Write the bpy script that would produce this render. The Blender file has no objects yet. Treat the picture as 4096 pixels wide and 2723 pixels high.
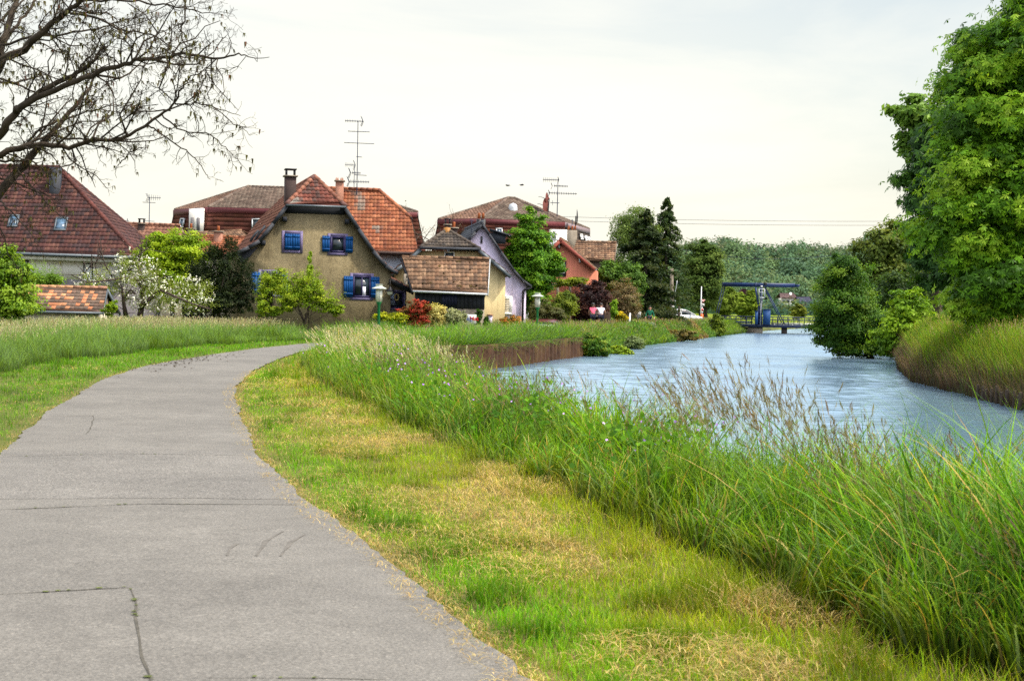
import bpy, bmesh, math, random
import numpy as np
from mathutils import Vector, Matrix
R = np.random.default_rng(7)
random.seed(7)
sc = bpy.context.scene
COL = sc.collection
# ------------------------------------------------------------------ camera
F, CX, CY, EYE = 6100., 2048., 1361.5, 1.6
ROLL, PITCH = math.radians(1.1), math.atan(140 / 6100)
def _rx(a): c, s = math.cos(a), math.sin(a); return np.array([[1, 0, 0], [0, c, -s], [0, s, c]])
def _rz(a): c, s = math.cos(a), math.sin(a); return np.array([[c, -s, 0], [s, c, 0], [0, 0, 1]])
RM = _rx(math.pi / 2 - PITCH) @ _rz(ROLL)
EYEP = np.array([0, 0, EYE])
def ray(px, py): return RM @ np.array([(px - CX) / F, -(py - CY) / F, -1.])
def at(px, py, Y):
    d = ray(px, py); return EYEP + d * (Y / d[1])
def ground(px, py, z=0.):
    d = ray(px, py); return EYEP + d * ((z - EYE) / d[2])
cam = bpy.data.cameras.new('camera')
cam.sensor_width = 23.5; cam.lens = F / 4096 * 23.5; cam.clip_end = 5000; cam.clip_start = .1
cam.dof.use_dof = True; cam.dof.focus_distance = 45; cam.dof.aperture_fstop = 5.6
co = bpy.data.objects.new('camera', cam); COL.objects.link(co)
M4 = Matrix([list(RM[0]) + [0], list(RM[1]) + [0], list(RM[2]) + [EYE], [0, 0, 0, 1]])
co.matrix_world = M4; sc.camera = co
sc.render.engine = 'CYCLES'
cy = sc.cycles
cy.use_denoising = False
cy.use_adaptive_sampling = False
try: cy.denoiser = 'OPENIMAGEDENOISE'; cy.denoising_input_passes = 'RGB_ALBEDO_NORMAL'; cy.denoising_prefilter = 'ACCURATE'
except Exception: pass
cy.max_bounces = 6; cy.diffuse_bounces = 3; cy.glossy_bounces = 3; cy.transmission_bounces = 4; cy.transparent_max_bounces = 6
cy.sample_clamp_direct = 12; cy.sample_clamp_indirect = 5; cy.caustics_reflective = False; cy.caustics_refractive = False
sc.view_settings.view_transform = 'Standard'; sc.view_settings.look = 'None'; sc.view_settings.exposure = 0; sc.view_settings.gamma = 1

# ------------------------------------------------------------------ noise helpers
def hash2(i, j, s=0):
    v = np.sin(i * 127.1 + j * 311.7 + s * 74.7) * 43758.5453
    return v - np.floor(v)
def noise(x, y, s=0):
    x = np.asarray(x, float); y = np.asarray(y, float)
    i, j = np.floor(x), np.floor(y); f, g = x - i, y - j
    f = f * f * (3 - 2 * f); g = g * g * (3 - 2 * g)
    a, b, c, d = hash2(i, j, s), hash2(i + 1, j, s), hash2(i, j + 1, s), hash2(i + 1, j + 1, s)
    return a * (1 - f) * (1 - g) + b * f * (1 - g) + c * (1 - f) * g + d * f * g
def fbm(x, y, s=0): return .55 * noise(x, y, s) + .3 * noise(x * 2.1, y * 2.1, s + 1) + .15 * noise(x * 4.3, y * 4.3, s + 2)
def sstep(a, b, x):
    t = np.clip((np.asarray(x, float) - a) / (b - a), 0, 1); return t * t * (3 - 2 * t)
def norm(v): v = np.asarray(v, float); return v / (np.linalg.norm(v, axis=-1, keepdims=True) + 1e-9)

# ------------------------------------------------------------------ mesh builder
class MB:
    def __init__(s): s.v = []; s.f = []; s.c = []; s.n = 0; s.m = []
    def add(s, V, Fs, col=None, mat=0):
        V = np.asarray(V, float).reshape(-1, 3)
        for fa in (Fs if isinstance(Fs, list) and len(Fs) and isinstance(Fs[0], np.ndarray) and Fs[0].ndim == 2 else [Fs]):
            if isinstance(fa, np.ndarray) and fa.ndim == 2:
                s.f.append(fa + s.n); s.m.append(np.full(len(fa), mat))
            else:
                for q in fa:
                    s.f.append(np.asarray([q]) + s.n); s.m.append(np.array([mat]))
        s.v.append(V)
        c = np.ones((len(V), 4)); 
        if col is not None: c[:, :3] = np.asarray(col, float)
        s.c.append(c); s.n += len(V)
        return s
    def box(s, o, ex, ey, ez, x, y, z, col=None, mat=0):
        o = np.asarray(o, float); V = []
        for k in (0, 1):
            for j in (0, 1):
                for i in (0, 1): V.append(o + np.asarray(ex) * x[i] + np.asarray(ey) * y[j] + np.asarray(ez) * z[k])
        fs = np.array([[0, 2, 3, 1], [4, 5, 7, 6], [0, 1, 5, 4], [2, 6, 7, 3], [0, 4, 6, 2], [1, 3, 7, 5]])
        if np.dot(np.cross(ex, ey), ez) < 0: fs = fs[:, ::-1]
        return s.add(V, fs, col, mat)
    def abox(s, c, d, col=None, mat=0):
        return s.box(c, (1, 0, 0), (0, 1, 0), (0, 0, 1), (-d[0] / 2, d[0] / 2), (-d[1] / 2, d[1] / 2), (-d[2] / 2, d[2] / 2), col, mat)
    def tube(s, P, r, n=6, col=None, mat=0, cap=True):
        P = np.asarray(P, float); r = np.broadcast_to(np.asarray(r, float), (len(P),))
        T = np.gradient(P, axis=0); T = norm(T)
        ref = np.array([0, 0, 1.]) if abs(T[0][2]) < .9 else np.array([1., 0, 0])
        V = []; a = np.arange(n) / n * 2 * np.pi
        U = norm(np.cross(ref, T[0]))
        for i in range(len(P)):
            U = norm(U - T[i] * np.dot(U, T[i])); W = np.cross(T[i], U)
            V.append(P[i] + r[i] * (np.cos(a)[:, None] * U + np.sin(a)[:, None] * W))
        V = np.concatenate(V); k = np.arange(n); k2 = (k + 1) % n; fs = []
        for i in range(len(P) - 1):
            fs.append(np.stack([i * n + k, i * n + k2, (i + 1) * n + k2, (i + 1) * n + k], 1))
        F_ = [np.concatenate(fs)]
        s.add(V, F_, col, mat)
        if cap and n > 3:
            s.f.append(np.array([k[::-1]]) + s.n - len(V)); s.m.append(np.array([mat]))
            s.f.append(np.array([k + (len(P) - 1) * n]) + s.n - len(V)); s.m.append(np.array([mat]))
        return s
    def lathe(s, c, prof, n=16, col=None, mat=0):
        c = np.asarray(c, float); a = np.arange(n) / n * 2 * np.pi; V = []
        for r, z in prof: V.append(c + np.stack([r * np.cos(a), r * np.sin(a), np.full(n, z)], 1))
        k = np.arange(n); k2 = (k + 1) % n; fs = []
        for i in range(len(prof) - 1): fs.append(np.stack([i * n + k, i * n + k2, (i + 1) * n + k2, (i + 1) * n + k], 1))
        return s.add(np.concatenate(V), [np.concatenate(fs)], col, mat)
    def poly(s, pts, col=None, mat=0):
        return s.add(pts, [list(range(len(pts)))], col, mat)
    def prism(s, pts, d, col=None, mat=0):
        pts = np.asarray(pts, float); n = len(pts); d = np.asarray(d, float)
        nn = np.zeros(3)
        for i in range(n): nn += np.cross(pts[i] - pts[0], pts[(i + 1) % n] - pts[0])
        if np.dot(nn, d) > 0: pts = pts[::-1]
        s.add(np.concatenate([pts, pts + d]), [list(range(n))], col, mat)
        off = s.n - 2 * n
        s.f.append(np.array([[n + i for i in range(n)][::-1]]) + off); s.m.append(np.array([mat]))
        q = np.array([[(i + 1) % n, i, n + i, n + (i + 1) % n] for i in range(n)])
        s.f.append(q + off); s.m.append(np.full(n, mat)); return s
    def build(s, name, mats, parent=None, loc=None, smooth=False):
        if not isinstance(mats, (list, tuple)): mats = [mats]
        V = np.concatenate(s.v) if s.v else np.zeros((0, 3))
        if parent is not None: V = V - np.array(parent['_o'])
        elif loc is not None: V = V - np.asarray(loc)
        lt = np.concatenate([np.full(len(f), f.shape[1]) for f in s.f]); li = np.concatenate([f.ravel() for f in s.f]); mi = np.concatenate(s.m)
        me = bpy.data.meshes.new(name); me.vertices.add(len(V)); me.vertices.foreach_set('co', V.astype(np.float32).ravel())
        me.loops.add(len(li)); me.loops.foreach_set('vertex_index', li.astype(np.int32))
        me.polygons.add(len(lt)); ls = np.concatenate([[0], np.cumsum(lt)[:-1]])
        me.polygons.foreach_set('loop_start', ls.astype(np.int32))
        me.polygons.foreach_set('material_index', mi.astype(np.int32))
        if smooth: me.polygons.foreach_set('use_smooth', np.ones(len(lt), bool))
        for m in mats: me.materials.append(m)
        a = me.attributes.new('col', 'FLOAT_COLOR', 'POINT'); a.data.foreach_set('color', np.concatenate(s.c).astype(np.float32).ravel())
        me.update(calc_edges=True); me.validate()
        o = bpy.data.objects.new(name, me); COL.objects.link(o)
        if parent is not None: o.parent = parent; o['_o'] = parent['_o']
        else:
            l = [0, 0, 0] if loc is None else [float(q) for q in loc]
            o.location = l; o['_o'] = l
        return o
def tag(o, label=None, cat=None, group=None, kind=None):
    if label: o['label'] = label
    if cat: o['category'] = cat
    if group: o['group'] = group
    if kind: o['kind'] = kind
    return o
def thing(name, loc, label, cat, group=None):
    o = bpy.data.objects.new(name, None); COL.objects.link(o); o.empty_display_size = .2
    o.location = [float(q) for q in loc]; o['_o'] = [float(q) for q in loc]
    return tag(o, label, cat, group)

# ------------------------------------------------------------------ materials
def mk(name):
    m = bpy.data.materials.new(name); m.use_nodes = True; nt = m.node_tree; nt.nodes.clear()
    out = nt.nodes.new('ShaderNodeOutputMaterial')
    return m, nt, out
def nd(nt, t, **kw):
    n = nt.nodes.new(t)
    for k, v in kw.items():
        if k.startswith('i_'):
            key = k[2:].replace('_', ' ')
            n.inputs[int(key) if key.isdigit() else key].default_value = v
        else: setattr(n, k, v)
    return n
def obj_noise(nt, scale, detail=4, rough=.6, vec=None):
    n = nd(nt, 'ShaderNodeTexNoise', i_Scale=scale, i_Detail=detail, i_Roughness=rough)
    if vec is None:
        tc = nd(nt, 'ShaderNodeTexCoord'); vec = tc.outputs['Object']
    nt.links.new(vec, n.inputs['Vector']); return n
def ramp(nt, fac, stops):
    r = nd(nt, 'ShaderNodeValToRGB'); e = r.color_ramp.elements
    while len(e) < len(stops): e.new(.5)
    for i, (p, c) in enumerate(stops): e[i].position = p; e[i].color = (*c, 1) if len(c) == 3 else c
    nt.links.new(fac, r.inputs[0]); return r
def mix(nt, fac, a, b, blend='MIX'):
    m = nd(nt, 'ShaderNodeMix', data_type='RGBA', blend_type=blend)
    for s_, v in ((m.inputs[0], fac), (m.inputs[6], a), (m.inputs[7], b)):
        if hasattr(v, 'is_output'): nt.links.new(v, s_)
        else: s_.default_value = v if not isinstance(v, tuple) or len(v) == 4 else (*v, 1)
    return m.outputs[2]
def surf(name, c, rough=.8, var=.25, scale=3., fine=40., bump=.0, bscale=60., spec=.3, attr=False, stain=None, metal=0):
    """painted / plastered / stone surface: two noises vary the tone, a third roughens it"""
    m, nt, out = mk(name)
    p = nd(nt, 'ShaderNodeBsdfPrincipled', i_Roughness=rough, i_Metallic=metal)
    p.inputs['Specular IOR Level'].default_value = spec
    n1 = obj_noise(nt, scale, 5); n2 = obj_noise(nt, fine, 3)
    if attr:
        a = nd(nt, 'ShaderNodeAttribute', attribute_name='col'); base = a.outputs['Color']
    else: base = (*c, 1)
    f1 = ramp(nt, n1.outputs[0], [(.3, (1 - var,) * 3), (.7, (1 + var * .6,) * 3)])
    f2 = ramp(nt, n2.outputs[0], [(.3, (1 - var * .6,) * 3), (.7, (1 + var * .4,) * 3)])
    x = mix(nt, 1., base, f1.outputs[0], 'MULTIPLY'); x = mix(nt, 1., x, f2.outputs[0], 'MULTIPLY')
    if 'render' in name or 'stucco' in name or name == 'concrete':   # rain streaks down the walls
        tcs = nd(nt, 'ShaderNodeTexCoord'); ms = nd(nt, 'ShaderNodeMapping'); ms.inputs['Scale'].default_value = (2.6, 2.6, .22); nt.links.new(tcs.outputs['Object'], ms.inputs[0])
        ns = obj_noise(nt, 1.6, 6, .65, ms.outputs[0]); fs_ = ramp(nt, ns.outputs[0], [(.34, (.72, .70, .66)), (.52, (1, 1, 1)), (.75, (1.06, 1.06, 1.06))]); x = mix(nt, .8, x, fs_.outputs[0], 'MULTIPLY')
    if stain:
        n3 = obj_noise(nt, .9, 6, .7)
        g = ramp(nt, n3.outputs[0], [(.5, (0, 0, 0)), (.68, (1, 1, 1))])
        x = mix(nt, g.outputs[0], x, (*stain, 1))
    nt.links.new(x, p.inputs['Base Color'])
    if bump:
        b = nd(nt, 'ShaderNodeBump', i_Strength=bump, i_Distance=.03); nb = obj_noise(nt, bscale, 4)
        nt.links.new(nb.outputs[0], b.inputs['Height']); nt.links.new(b.outputs[0], p.inputs['Normal'])
    nt.links.new(p.outputs[0], out.inputs[0]); return m
def leafmat(name, trans=.4, rough=.5, spec=.35, tint=(1.15, 1.1, .6)):
    m, nt, out = mk(name)
    a = nd(nt, 'ShaderNodeAttribute', attribute_name='col')
    p = nd(nt, 'ShaderNodeBsdfPrincipled', i_Roughness=rough); p.inputs['Specular IOR Level'].default_value = spec
    t = nd(nt, 'ShaderNodeBsdfTranslucent'); n = obj_noise(nt, 1.2, 3)
    f = ramp(nt, n.outputs[0], [(.3, (.75, .75, .75)), (.7, (1.2, 1.2, 1.2))])
    x = mix(nt, 1., a.outputs['Color'], f.outputs[0], 'MULTIPLY')
    nt.links.new(x, p.inputs['Base Color'])
    y = mix(nt, 1., x, (*tint, 1), 'MULTIPLY'); nt.links.new(y, t.inputs[0])
    s = nd(nt, 'ShaderNodeMixShader', i_0=trans); nt.links.new(p.outputs[0], s.inputs[1]); nt.links.new(t.outputs[0], s.inputs[2])
    nt.links.new(s.outputs[0], out.inputs[0]); return m
def glassmat(name, c=(.02, .03, .04), rough=.05):
    m, nt, out = mk(name)
    p = nd(nt, 'ShaderNodeBsdfPrincipled', i_Roughness=rough); p.inputs['Specular IOR Level'].default_value = .6
    n = obj_noise(nt, 2.5, 2); r = ramp(nt, n.outputs[0], [(.35, tuple(q * .5 for q in c)), (.7, tuple(q * 1.4 for q in c))])
    nt.links.new(r.outputs[0], p.inputs['Base Color'])
    b = nd(nt, 'ShaderNodeBump', i_Strength=.05); nt.links.new(n.outputs[0], b.inputs['Height']); nt.links.new(b.outputs[0], p.inputs['Normal'])
    nt.links.new(p.outputs[0], out.inputs[0]); return m

M = {}
M['grass'] = leafmat('grass_blade', .40, .55, .14, (1.25, 1.15, .45))
M['leaf'] = leafmat('leaf', .38, .5, .18, (1.2, 1.1, .5))
M['leaf_far'] = leafmat('far_leaf', .3, .8, .1, (1.05, 1.05, .8))
M['petal'] = leafmat('petal', .3, .6, .2, (1, 1, 1))
M['tile'] = surf('clay_tile', None, .85, .4, 1.5, 25., .3, 40., .2, attr=True)
M['tint'] = surf('tinted_paint', None, .6, .18, 4., 50., .05, 80., .35, attr=True)
M['bark'] = surf('bark', None, .9, .45, 6., 30., .6, 25., .2, attr=True)
M['brown_stucco'] = surf('brown_stucco', (.255, .205, .115), .95, .4, .9, 9., .9, 18., .15, stain=(.165, .135, .08))
M['white_wall'] = surf('white_render', (.80, .76, .71), .9, .08, .7, 30., .15, 60., .2)
M['grey_wall'] = surf('grey_render', (.17, .16, .17), .9, .12, 1., 20., .2)
M['yellow_wall'] = surf('yellow_render', (.64, .51, .27), .9, .15, .8, 20., .2, 50., .2)
M['lilac_wall'] = surf('lilac_render', (.62, .54, .68), .9, .13, .8, 20., .3, 40., .2)
M['salmon_wall'] = surf('salmon_render', (.60, .20, .125), .9, .15, .8, 20., .3, 40., .2)
M['cream_wall'] = surf('cream_render', (.60, .54, .42), .9, .15, .8, 20., .2)
M['paleblue_wall'] = surf('pale_blue_render', (.50, .54, .60), .9, .12, .8, 20., .1)
M['dark_board'] = surf('dark_boards', (.022, .024, .032), .8, .5, 1.5, 14., .4, 12., .3)
M['concrete'] = surf('concrete', (.27, .23, .18), .92, .3, 1.2, 16., .4, 30., .2)
M['zinc'] = surf('zinc', (.10, .12, .135), .5, .2, 2., 20., .05, 30., .5, metal=.4)
M['blue_shutter'] = surf('blue_shutter', (.004, .058, .20), .6, .2, 2., 20., .1, 30., .15)
M['violet_frame'] = surf('violet_frame', (.17, .14, .26), .7, .15, 2., 20., .1)
M['indigo_frame'] = surf('indigo_frame', (.028, .022, .085), .5, .15, 2., 20., .1)
M['white_paint'] = surf('white_paint', (.75, .75, .73), .5, .08, 3., 20.)
M['black_metal'] = surf('black_metal', (.016, .016, .02), .45, .3, 4., 30.)
M['dark_slate'] = surf('dark_slate', (.038, .042, .052), .6, .4, 2., 18., .2, 20., .25)
M['chimney_dark'] = surf('dark_chimney', (.05, .032, .028), .85, .25, 2., 18., .3)
M['chimney_clay'] = surf('clay_chimney', (.34, .165, .11), .9, .25, 2., 18., .3)
M['wood'] = surf('weathered_wood', (.20, .165, .125), .85, .35, 3., 30., .4, 20.)
M['bridge_blue'] = surf('bridge_blue', (.006, .028, .115), .5, .3, .8, 8., .1, 20., .4, stain=(.02, .03, .08))
M['bridge_dark'] = surf('bridge_dark', (.015, .025, .06), .6, .4, .8, 8., .1)
M['galv'] = surf('galvanised', (.50, .52, .53), .45, .15, 3., 20., metal=.3)
M['green_metal'] = surf('green_metal', (.008, .13, .04), .4, .2, 2., 20.)
M['lamp_glass'] = surf('lamp_glass', (.66, .66, .56), .3, .08, 4., 20., spec=.6)
M['lamp_hood'] = surf('lamp_hood', (.50, .54, .46), .5, .2, 6., 30.)
M['glass'] = glassmat('window_glass')
M['skyglass'] = glassmat('roof_window_glass', (.07, .13, .20), .3)
M['carglass'] = glassmat('car_glass', (.03, .04, .05), .03)
M['rust'] = surf('rusted_steel', (.055, .028, .016), .85, .5, 1.2, 10., .4, 20., .15, stain=(.085, .055, .02))
M['skin'] = surf('skin', (.52, .30, .21), .55, .08, 10., 60.)
M['hair'] = surf('hair', (.025, .018, .013), .5, .3, 20., 90.)
M['pink_cloth'] = surf('pink_cloth', (.80, .115, .19), .85, .12, 6., 60., .2)
M['white_cloth'] = surf('white_cloth', (.74, .73, .84), .85, .1, 6., 60., .2)
M['navy_cloth'] = surf('navy_cloth', (.018, .02, .045), .85, .2, 6., 60., .2)
M['green_cloth'] = surf('green_cloth', (.005, .13, .07), .8, .2, 6., 60., .2)
M['rubber'] = surf('rubber', (.015, .015, .016), .8, .2, 6., 60.)
M['car_white'] = surf('white_car_paint', (.72, .74, .78), .25, .05, 2., 10., spec=.6)
M['car_red'] = surf('red_car_paint', (.09, .008, .014), .3, .1, 2., 10., spec=.6)
M['car_silver'] = surf('silver_car_paint', (.55, .57, .58), .3, .06, 2., 10., spec=.6)
M['red_paint'] = surf('red_paint', (.55, .02, .025), .5, .15, 3., 20.)
M['orange_paint'] = surf('orange_paint', (.85, .12, .02), .5, .15, 3., 20.)
M['ink'] = surf('ink', (.02, .02, .03), .7, .1, 3., 20.)
M['blue_ink'] = surf('blue_ink', (.03, .05, .22), .7, .1, 3., 20.)

def asphalt(name, base, contrast, patchy):
    m, nt, out = mk(name)
    p = nd(nt, 'ShaderNodeBsdfPrincipled', i_Roughness=.92); p.inputs['Specular IOR Level'].default_value = .25
    g = obj_noise(nt, 60, 4, .8); v = nd(nt, 'ShaderNodeTexVoronoi', i_Scale=75.)
    tc = nd(nt, 'ShaderNodeTexCoord'); nt.links.new(tc.outputs['Object'], v.inputs['Vector'])
    big = obj_noise(nt, .55, 5, .6); mid = obj_noise(nt, 3.5, 5, .65)
    r1 = ramp(nt, g.outputs[0], [(.28, tuple(b * (1 - contrast) for b in base)), (.5, base), (.72, tuple(b * (1 + contrast * 1.2) for b in base))])
    r2 = ramp(nt, big.outputs[0], [(.3, (1 - patchy,) * 3), (.7, (1 + patchy, 1 + patchy, 1 + patchy * .95))])
    r3 = ramp(nt, mid.outputs[0], [(.3, (1 - patchy * .7,) * 3), (.7, (1 + patchy * .5,) * 3)])
    r4 = ramp(nt, v.outputs['Color'], [(.0, (.8, .8, .8)), (.8, (1., 1., 1.)), (1., (1.45, 1.42, 1.36))])
    x = mix(nt, 1., r1.outputs[0], r2.outputs[0], 'MULTIPLY'); x = mix(nt, 1., x, r3.outputs[0], 'MULTIPLY'); x = mix(nt, .8, x, r4.outputs[0], 'MULTIPLY')
    nt.links.new(x, p.inputs['Base Color'])
    b = nd(nt, 'ShaderNodeBump', i_Strength=.55, i_Distance=.006); nt.links.new(v.outputs['Distance'], b.inputs['Height']); nt.links.new(b.outputs[0], p.inputs['Normal'])
    nt.links.new(p.outputs[0], out.inputs[0]); return m
M['asphalt'] = asphalt('asphalt', (.148, .138, .122), .5, .17)
M['asphalt_coarse'] = asphalt('coarse_asphalt', (.150, .140, .125), .8, .15)
M['crack'] = surf('crack', (.08, .072, .056), .95, .5, 5., 30.)
M['moss'] = surf('moss', (.09, .11, .02), .95, .5, 8., 40.)

def soilmat():
    m, nt, out = mk('soil_and_turf')
    p = nd(nt, 'ShaderNodeBsdfPrincipled', i_Roughness=.95); p.inputs['Specular IOR Level'].default_value = .15
    a = nd(nt, 'ShaderNodeAttribute', attribute_name='col')
    n = obj_noise(nt, 9, 6, .7); n2 = obj_noise(nt, 1.1, 5, .6)
    f = ramp(nt, n.outputs[0], [(.3, (.55, .55, .55)), (.7, (1.35, 1.3, 1.2))]); g = ramp(nt, n2.outputs[0], [(.3, (.8, .85, .8)), (.7, (1.2, 1.12, 1.05))])
    x = mix(nt, 1., a.outputs['Color'], f.outputs[0], 'MULTIPLY'); x = mix(nt, 1., x, g.outputs[0], 'MULTIPLY')
    nt.links.new(x, p.inputs['Base Color'])
    b = nd(nt, 'ShaderNodeBump', i_Strength=.6, i_Distance=.05); nt.links.new(n.outputs[0], b.inputs['Height']); nt.links.new(b.outputs[0], p.inputs['Normal'])
    nt.links.new(p.outputs[0], out.inputs[0]); return m
M['soil'] = soilmat()
def watermat():
    m, nt, out = mk('canal_water')
    tc = nd(nt, 'ShaderNodeTexCoord')
    mp = nd(nt, 'ShaderNodeMapping'); mp.inputs['Scale'].default_value = (.8, 1.5, 1.); mp.inputs['Rotation'].default_value = (0, 0, .25); nt.links.new(tc.outputs['Object'], mp.inputs[0])
    w1 = obj_noise(nt, 2.2, 5, .62, mp.outputs[0]); w1.inputs['Distortion'].default_value = .6
    w2 = obj_noise(nt, .35, 3, .5, mp.outputs[0]); w3 = obj_noise(nt, 7.5, 3, .6, mp.outputs[0])
    ad = nd(nt, 'ShaderNodeMath', operation='MULTIPLY_ADD'); nt.links.new(w3.outputs[0], ad.inputs[0]); ad.inputs[1].default_value = .28; nt.links.new(w1.outputs[0], ad.inputs[2])
    # calmer and rougher patches of ripple
    am = ramp(nt, w2.outputs[0], [(.35, (.55, .55, .55)), (.65, (1., 1., 1.))])
    bp = nd(nt, 'ShaderNodeBump', i_Distance=.14); nt.links.new(ad.outputs[0], bp.inputs['Height'])
    ml = nd(nt, 'ShaderNodeMath', operation='MULTIPLY'); nt.links.new(am.outputs[0], ml.inputs[0]); ml.inputs[1].default_value = .02; nt.links.new(ml.outputs[0], bp.inputs['Strength'])
    g = nd(nt, 'ShaderNodeBsdfGlossy', i_Roughness=.19, distribution='MULTI_GGX'); g.inputs[0].default_value = (.72, .87, 1., 1)
    d = nd(nt, 'ShaderNodeBsdfDiffuse'); d.inputs[0].default_value = (.13, .21, .30, 1)
    fr = nd(nt, 'ShaderNodeFresnel', i_IOR=1.33); 
    for q in (g, d, fr): nt.links.new(bp.outputs[0], q.inputs['Normal'])
    mm = nd(nt, 'ShaderNodeMath', operation='MULTIPLY_ADD', use_clamp=True); nt.links.new(fr.outputs[0], mm.inputs[0]); mm.inputs[1].default_value = .35; mm.inputs[2].default_value = .50
    s = nd(nt, 'ShaderNodeMixShader'); nt.links.new(mm.outputs[0], s.inputs[0]); nt.links.new(d.outputs[0], s.inputs[1]); nt.links.new(g.outputs[0], s.inputs[2])
    nt.links.new(s.outputs[0], out.inputs[0]); return m
M['water'] = watermat()

# ------------------------------------------------------------------ light and sky
SUN_EL, SUN_AZ = math.radians(54), math.radians(108)   # azimuth measured from +Y (view direction) towards +X
sl = bpy.data.lights.new('sun', 'SUN'); sl.energy = 4.4; sl.angle = math.radians(3.0); sl.color = (1, .93, .80)
so = bpy.data.objects.new('sun', sl); COL.objects.link(so); so.location = (20, 40, 60)
sd = Vector((math.sin(SUN_AZ) * math.cos(SUN_EL), math.cos(SUN_AZ) * math.cos(SUN_EL), math.sin(SUN_EL)))
so.rotation_euler = sd.to_track_quat('Z', 'Y').to_euler()
w = bpy.data.worlds.new('World'); sc.world = w; w.use_nodes = True; nt = w.node_tree; nt.nodes.clear()
out = nt.nodes.new('ShaderNodeOutputWorld')
sky = nd(nt, 'ShaderNodeTexSky', sky_type='NISHITA'); sky.sun_disc = False; sky.sun_elevation = SUN_EL; sky.sun_rotation = SUN_AZ; sky.air_density = 1.2; sky.dust_density = 2.5; sky.altitude = 250
tc = nd(nt, 'ShaderNodeTexCoord'); sp = nd(nt, 'ShaderNodeSeparateXYZ'); nt.links.new(tc.outputs['Generated'], sp.inputs[0])
mp = nd(nt, 'ShaderNodeMapping'); mp.inputs['Scale'].default_value = (1, 1, 4.2); nt.links.new(tc.outputs['Generated'], mp.inputs[0])
cn = nd(nt, 'ShaderNodeTexNoise', i_Scale=3.1, i_Detail=7, i_Roughness=.55); cn.inputs['Distortion'].default_value = .35; nt.links.new(mp.outputs[0], cn.inputs['Vector'])
# thin veil everywhere, thicker towards the horizon; the clear patches lie high up and towards +X
hz = nd(nt, 'ShaderNodeMapRange', clamp=True); nt.links.new(sp.outputs[2], hz.inputs[0])
for i, v in ((1, .0), (2, .42), (3, .92), (4, .38)): hz.inputs[i].default_value = v
xr = nd(nt, 'ShaderNodeMapRange', clamp=True); nt.links.new(sp.outputs[0], xr.inputs[0])
for i, v in ((1, .05), (2, .30), (3, .0), (4, -.22)): xr.inputs[i].default_value = v
a1 = nd(nt, 'ShaderNodeMath', operation='ADD'); nt.links.new(hz.outputs[0], a1.inputs[0]); nt.links.new(xr.outputs[0], a1.inputs[1])
cr = nd(nt, 'ShaderNodeMapRange', clamp=True); nt.links.new(cn.outputs[0], cr.inputs[0])
for i, v in ((1, .40), (2, .64), (3, -.15), (4, .15)): cr.inputs[i].default_value = v
a2 = nd(nt, 'ShaderNodeMath', operation='ADD', use_clamp=True); nt.links.new(a1.outputs[0], a2.inputs[0]); nt.links.new(cr.outputs[0], a2.inputs[1])
sks = mix(nt, 1., sky.outputs[0], (1.95, 1.85, 1.7, 1), 'MULTIPLY')
cm = mix(nt, a2.outputs[0], sks, (12.0, 11.5, 10.1, 1))
# sky above the framed band brightened, an added fill for walls and ground
ov = nd(nt, 'ShaderNodeMapRange', clamp=True); nt.links.new(sp.outputs[2], ov.inputs[0])
for i, v in ((1, .22), (2, .55), (3, 1.), (4, 2.6)): ov.inputs[i].default_value = v
cm = mix(nt, 1., cm, ov.outputs[0], 'MULTIPLY')
bg = nd(nt, 'ShaderNodeBackground'); bg.inputs[1].default_value = .1
nt.links.new(cm, bg.inputs[0]); nt.links.new(bg.outputs[0], out.inputs[0])

# ------------------------------------------------------------------ plan of the place
PL = np.array([(-.9, -6), (-1.9, 2), (-3.0, 7), (-4.2, 12), (-4.96, 14.8), (-5.51, 17.1), (-6.39, 21), (-7.16, 25.5), (-8.0, 30.1), (-8.58, 36.4), (-8.6, 43.2), (-8.37, 50.8), (-7.7, 57.6), (-6.3, 63), (-4.4, 70), (-2.0, 77), (.2, 85), (2.4, 95), (4.6, 105), (7.9, 120), (11.3, 135), (15.3, 150)], float)
PR = np.array([(2.2, -6), (1.1, 2), (.07, 6.47), (-.36, 8), (-.73, 9.47), (-1.19, 10.7), (-1.62, 12), (-2.65, 15.9), (-3.63, 20.5), (-4.69, 25.7), (-5.29, 29.8), (-6.06, 36.8), (-6.63, 47.6), (-6.2, 54), (-4.8, 60), (-2.6, 66.5), (-.2, 73), (1.9, 82), (3.9, 91), (4.8, 95), (7.3, 106), (10.6, 120), (14, 135), (18, 150)], float)
BANK = np.array([(9.5, -10), (6.8, 3), (4.0, 9), (2.5, 13), (1.5, 17), (.1, 24), (-1.3, 35), (-2.6, 46), (-3.5, 52), (-3.5, 56.3), (-2.3, 57.2), (-.93, 59.2), (3.46, 77.35), (7.41, 96.15), (19.54, 143.2), (24.6, 163), (33, 192), (55, 260), (95, 370)], float)
RBANK = np.array([(19, -10), (13, 5), (12.3, 20), (12.9, 32), (13.51, 40), (14.52, 55.3), (17.2, 68), (20.6, 80.9), (24.5, 97), (33, 130), (41, 160), (50, 192), (75, 260), (120, 370)], float)
def interp_curve(P, n):
    d = np.concatenate([[0], np.cumsum(np.linalg.norm(np.diff(P, axis=0), axis=1))]); t = np.linspace(0, d[-1], n)
    # smooth (Catmull-Rom like) resampling
    from_ = np.stack([np.interp(t, d, P[:, k]) for k in (0, 1)], 1)
    k = np.ones(7) / 7; pad = np.pad(from_, ((3, 3), (0, 0)), mode='edge')
    return np.stack([np.convolve(pad[:, i], k, 'valid') for i in (0, 1)], 1)
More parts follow.
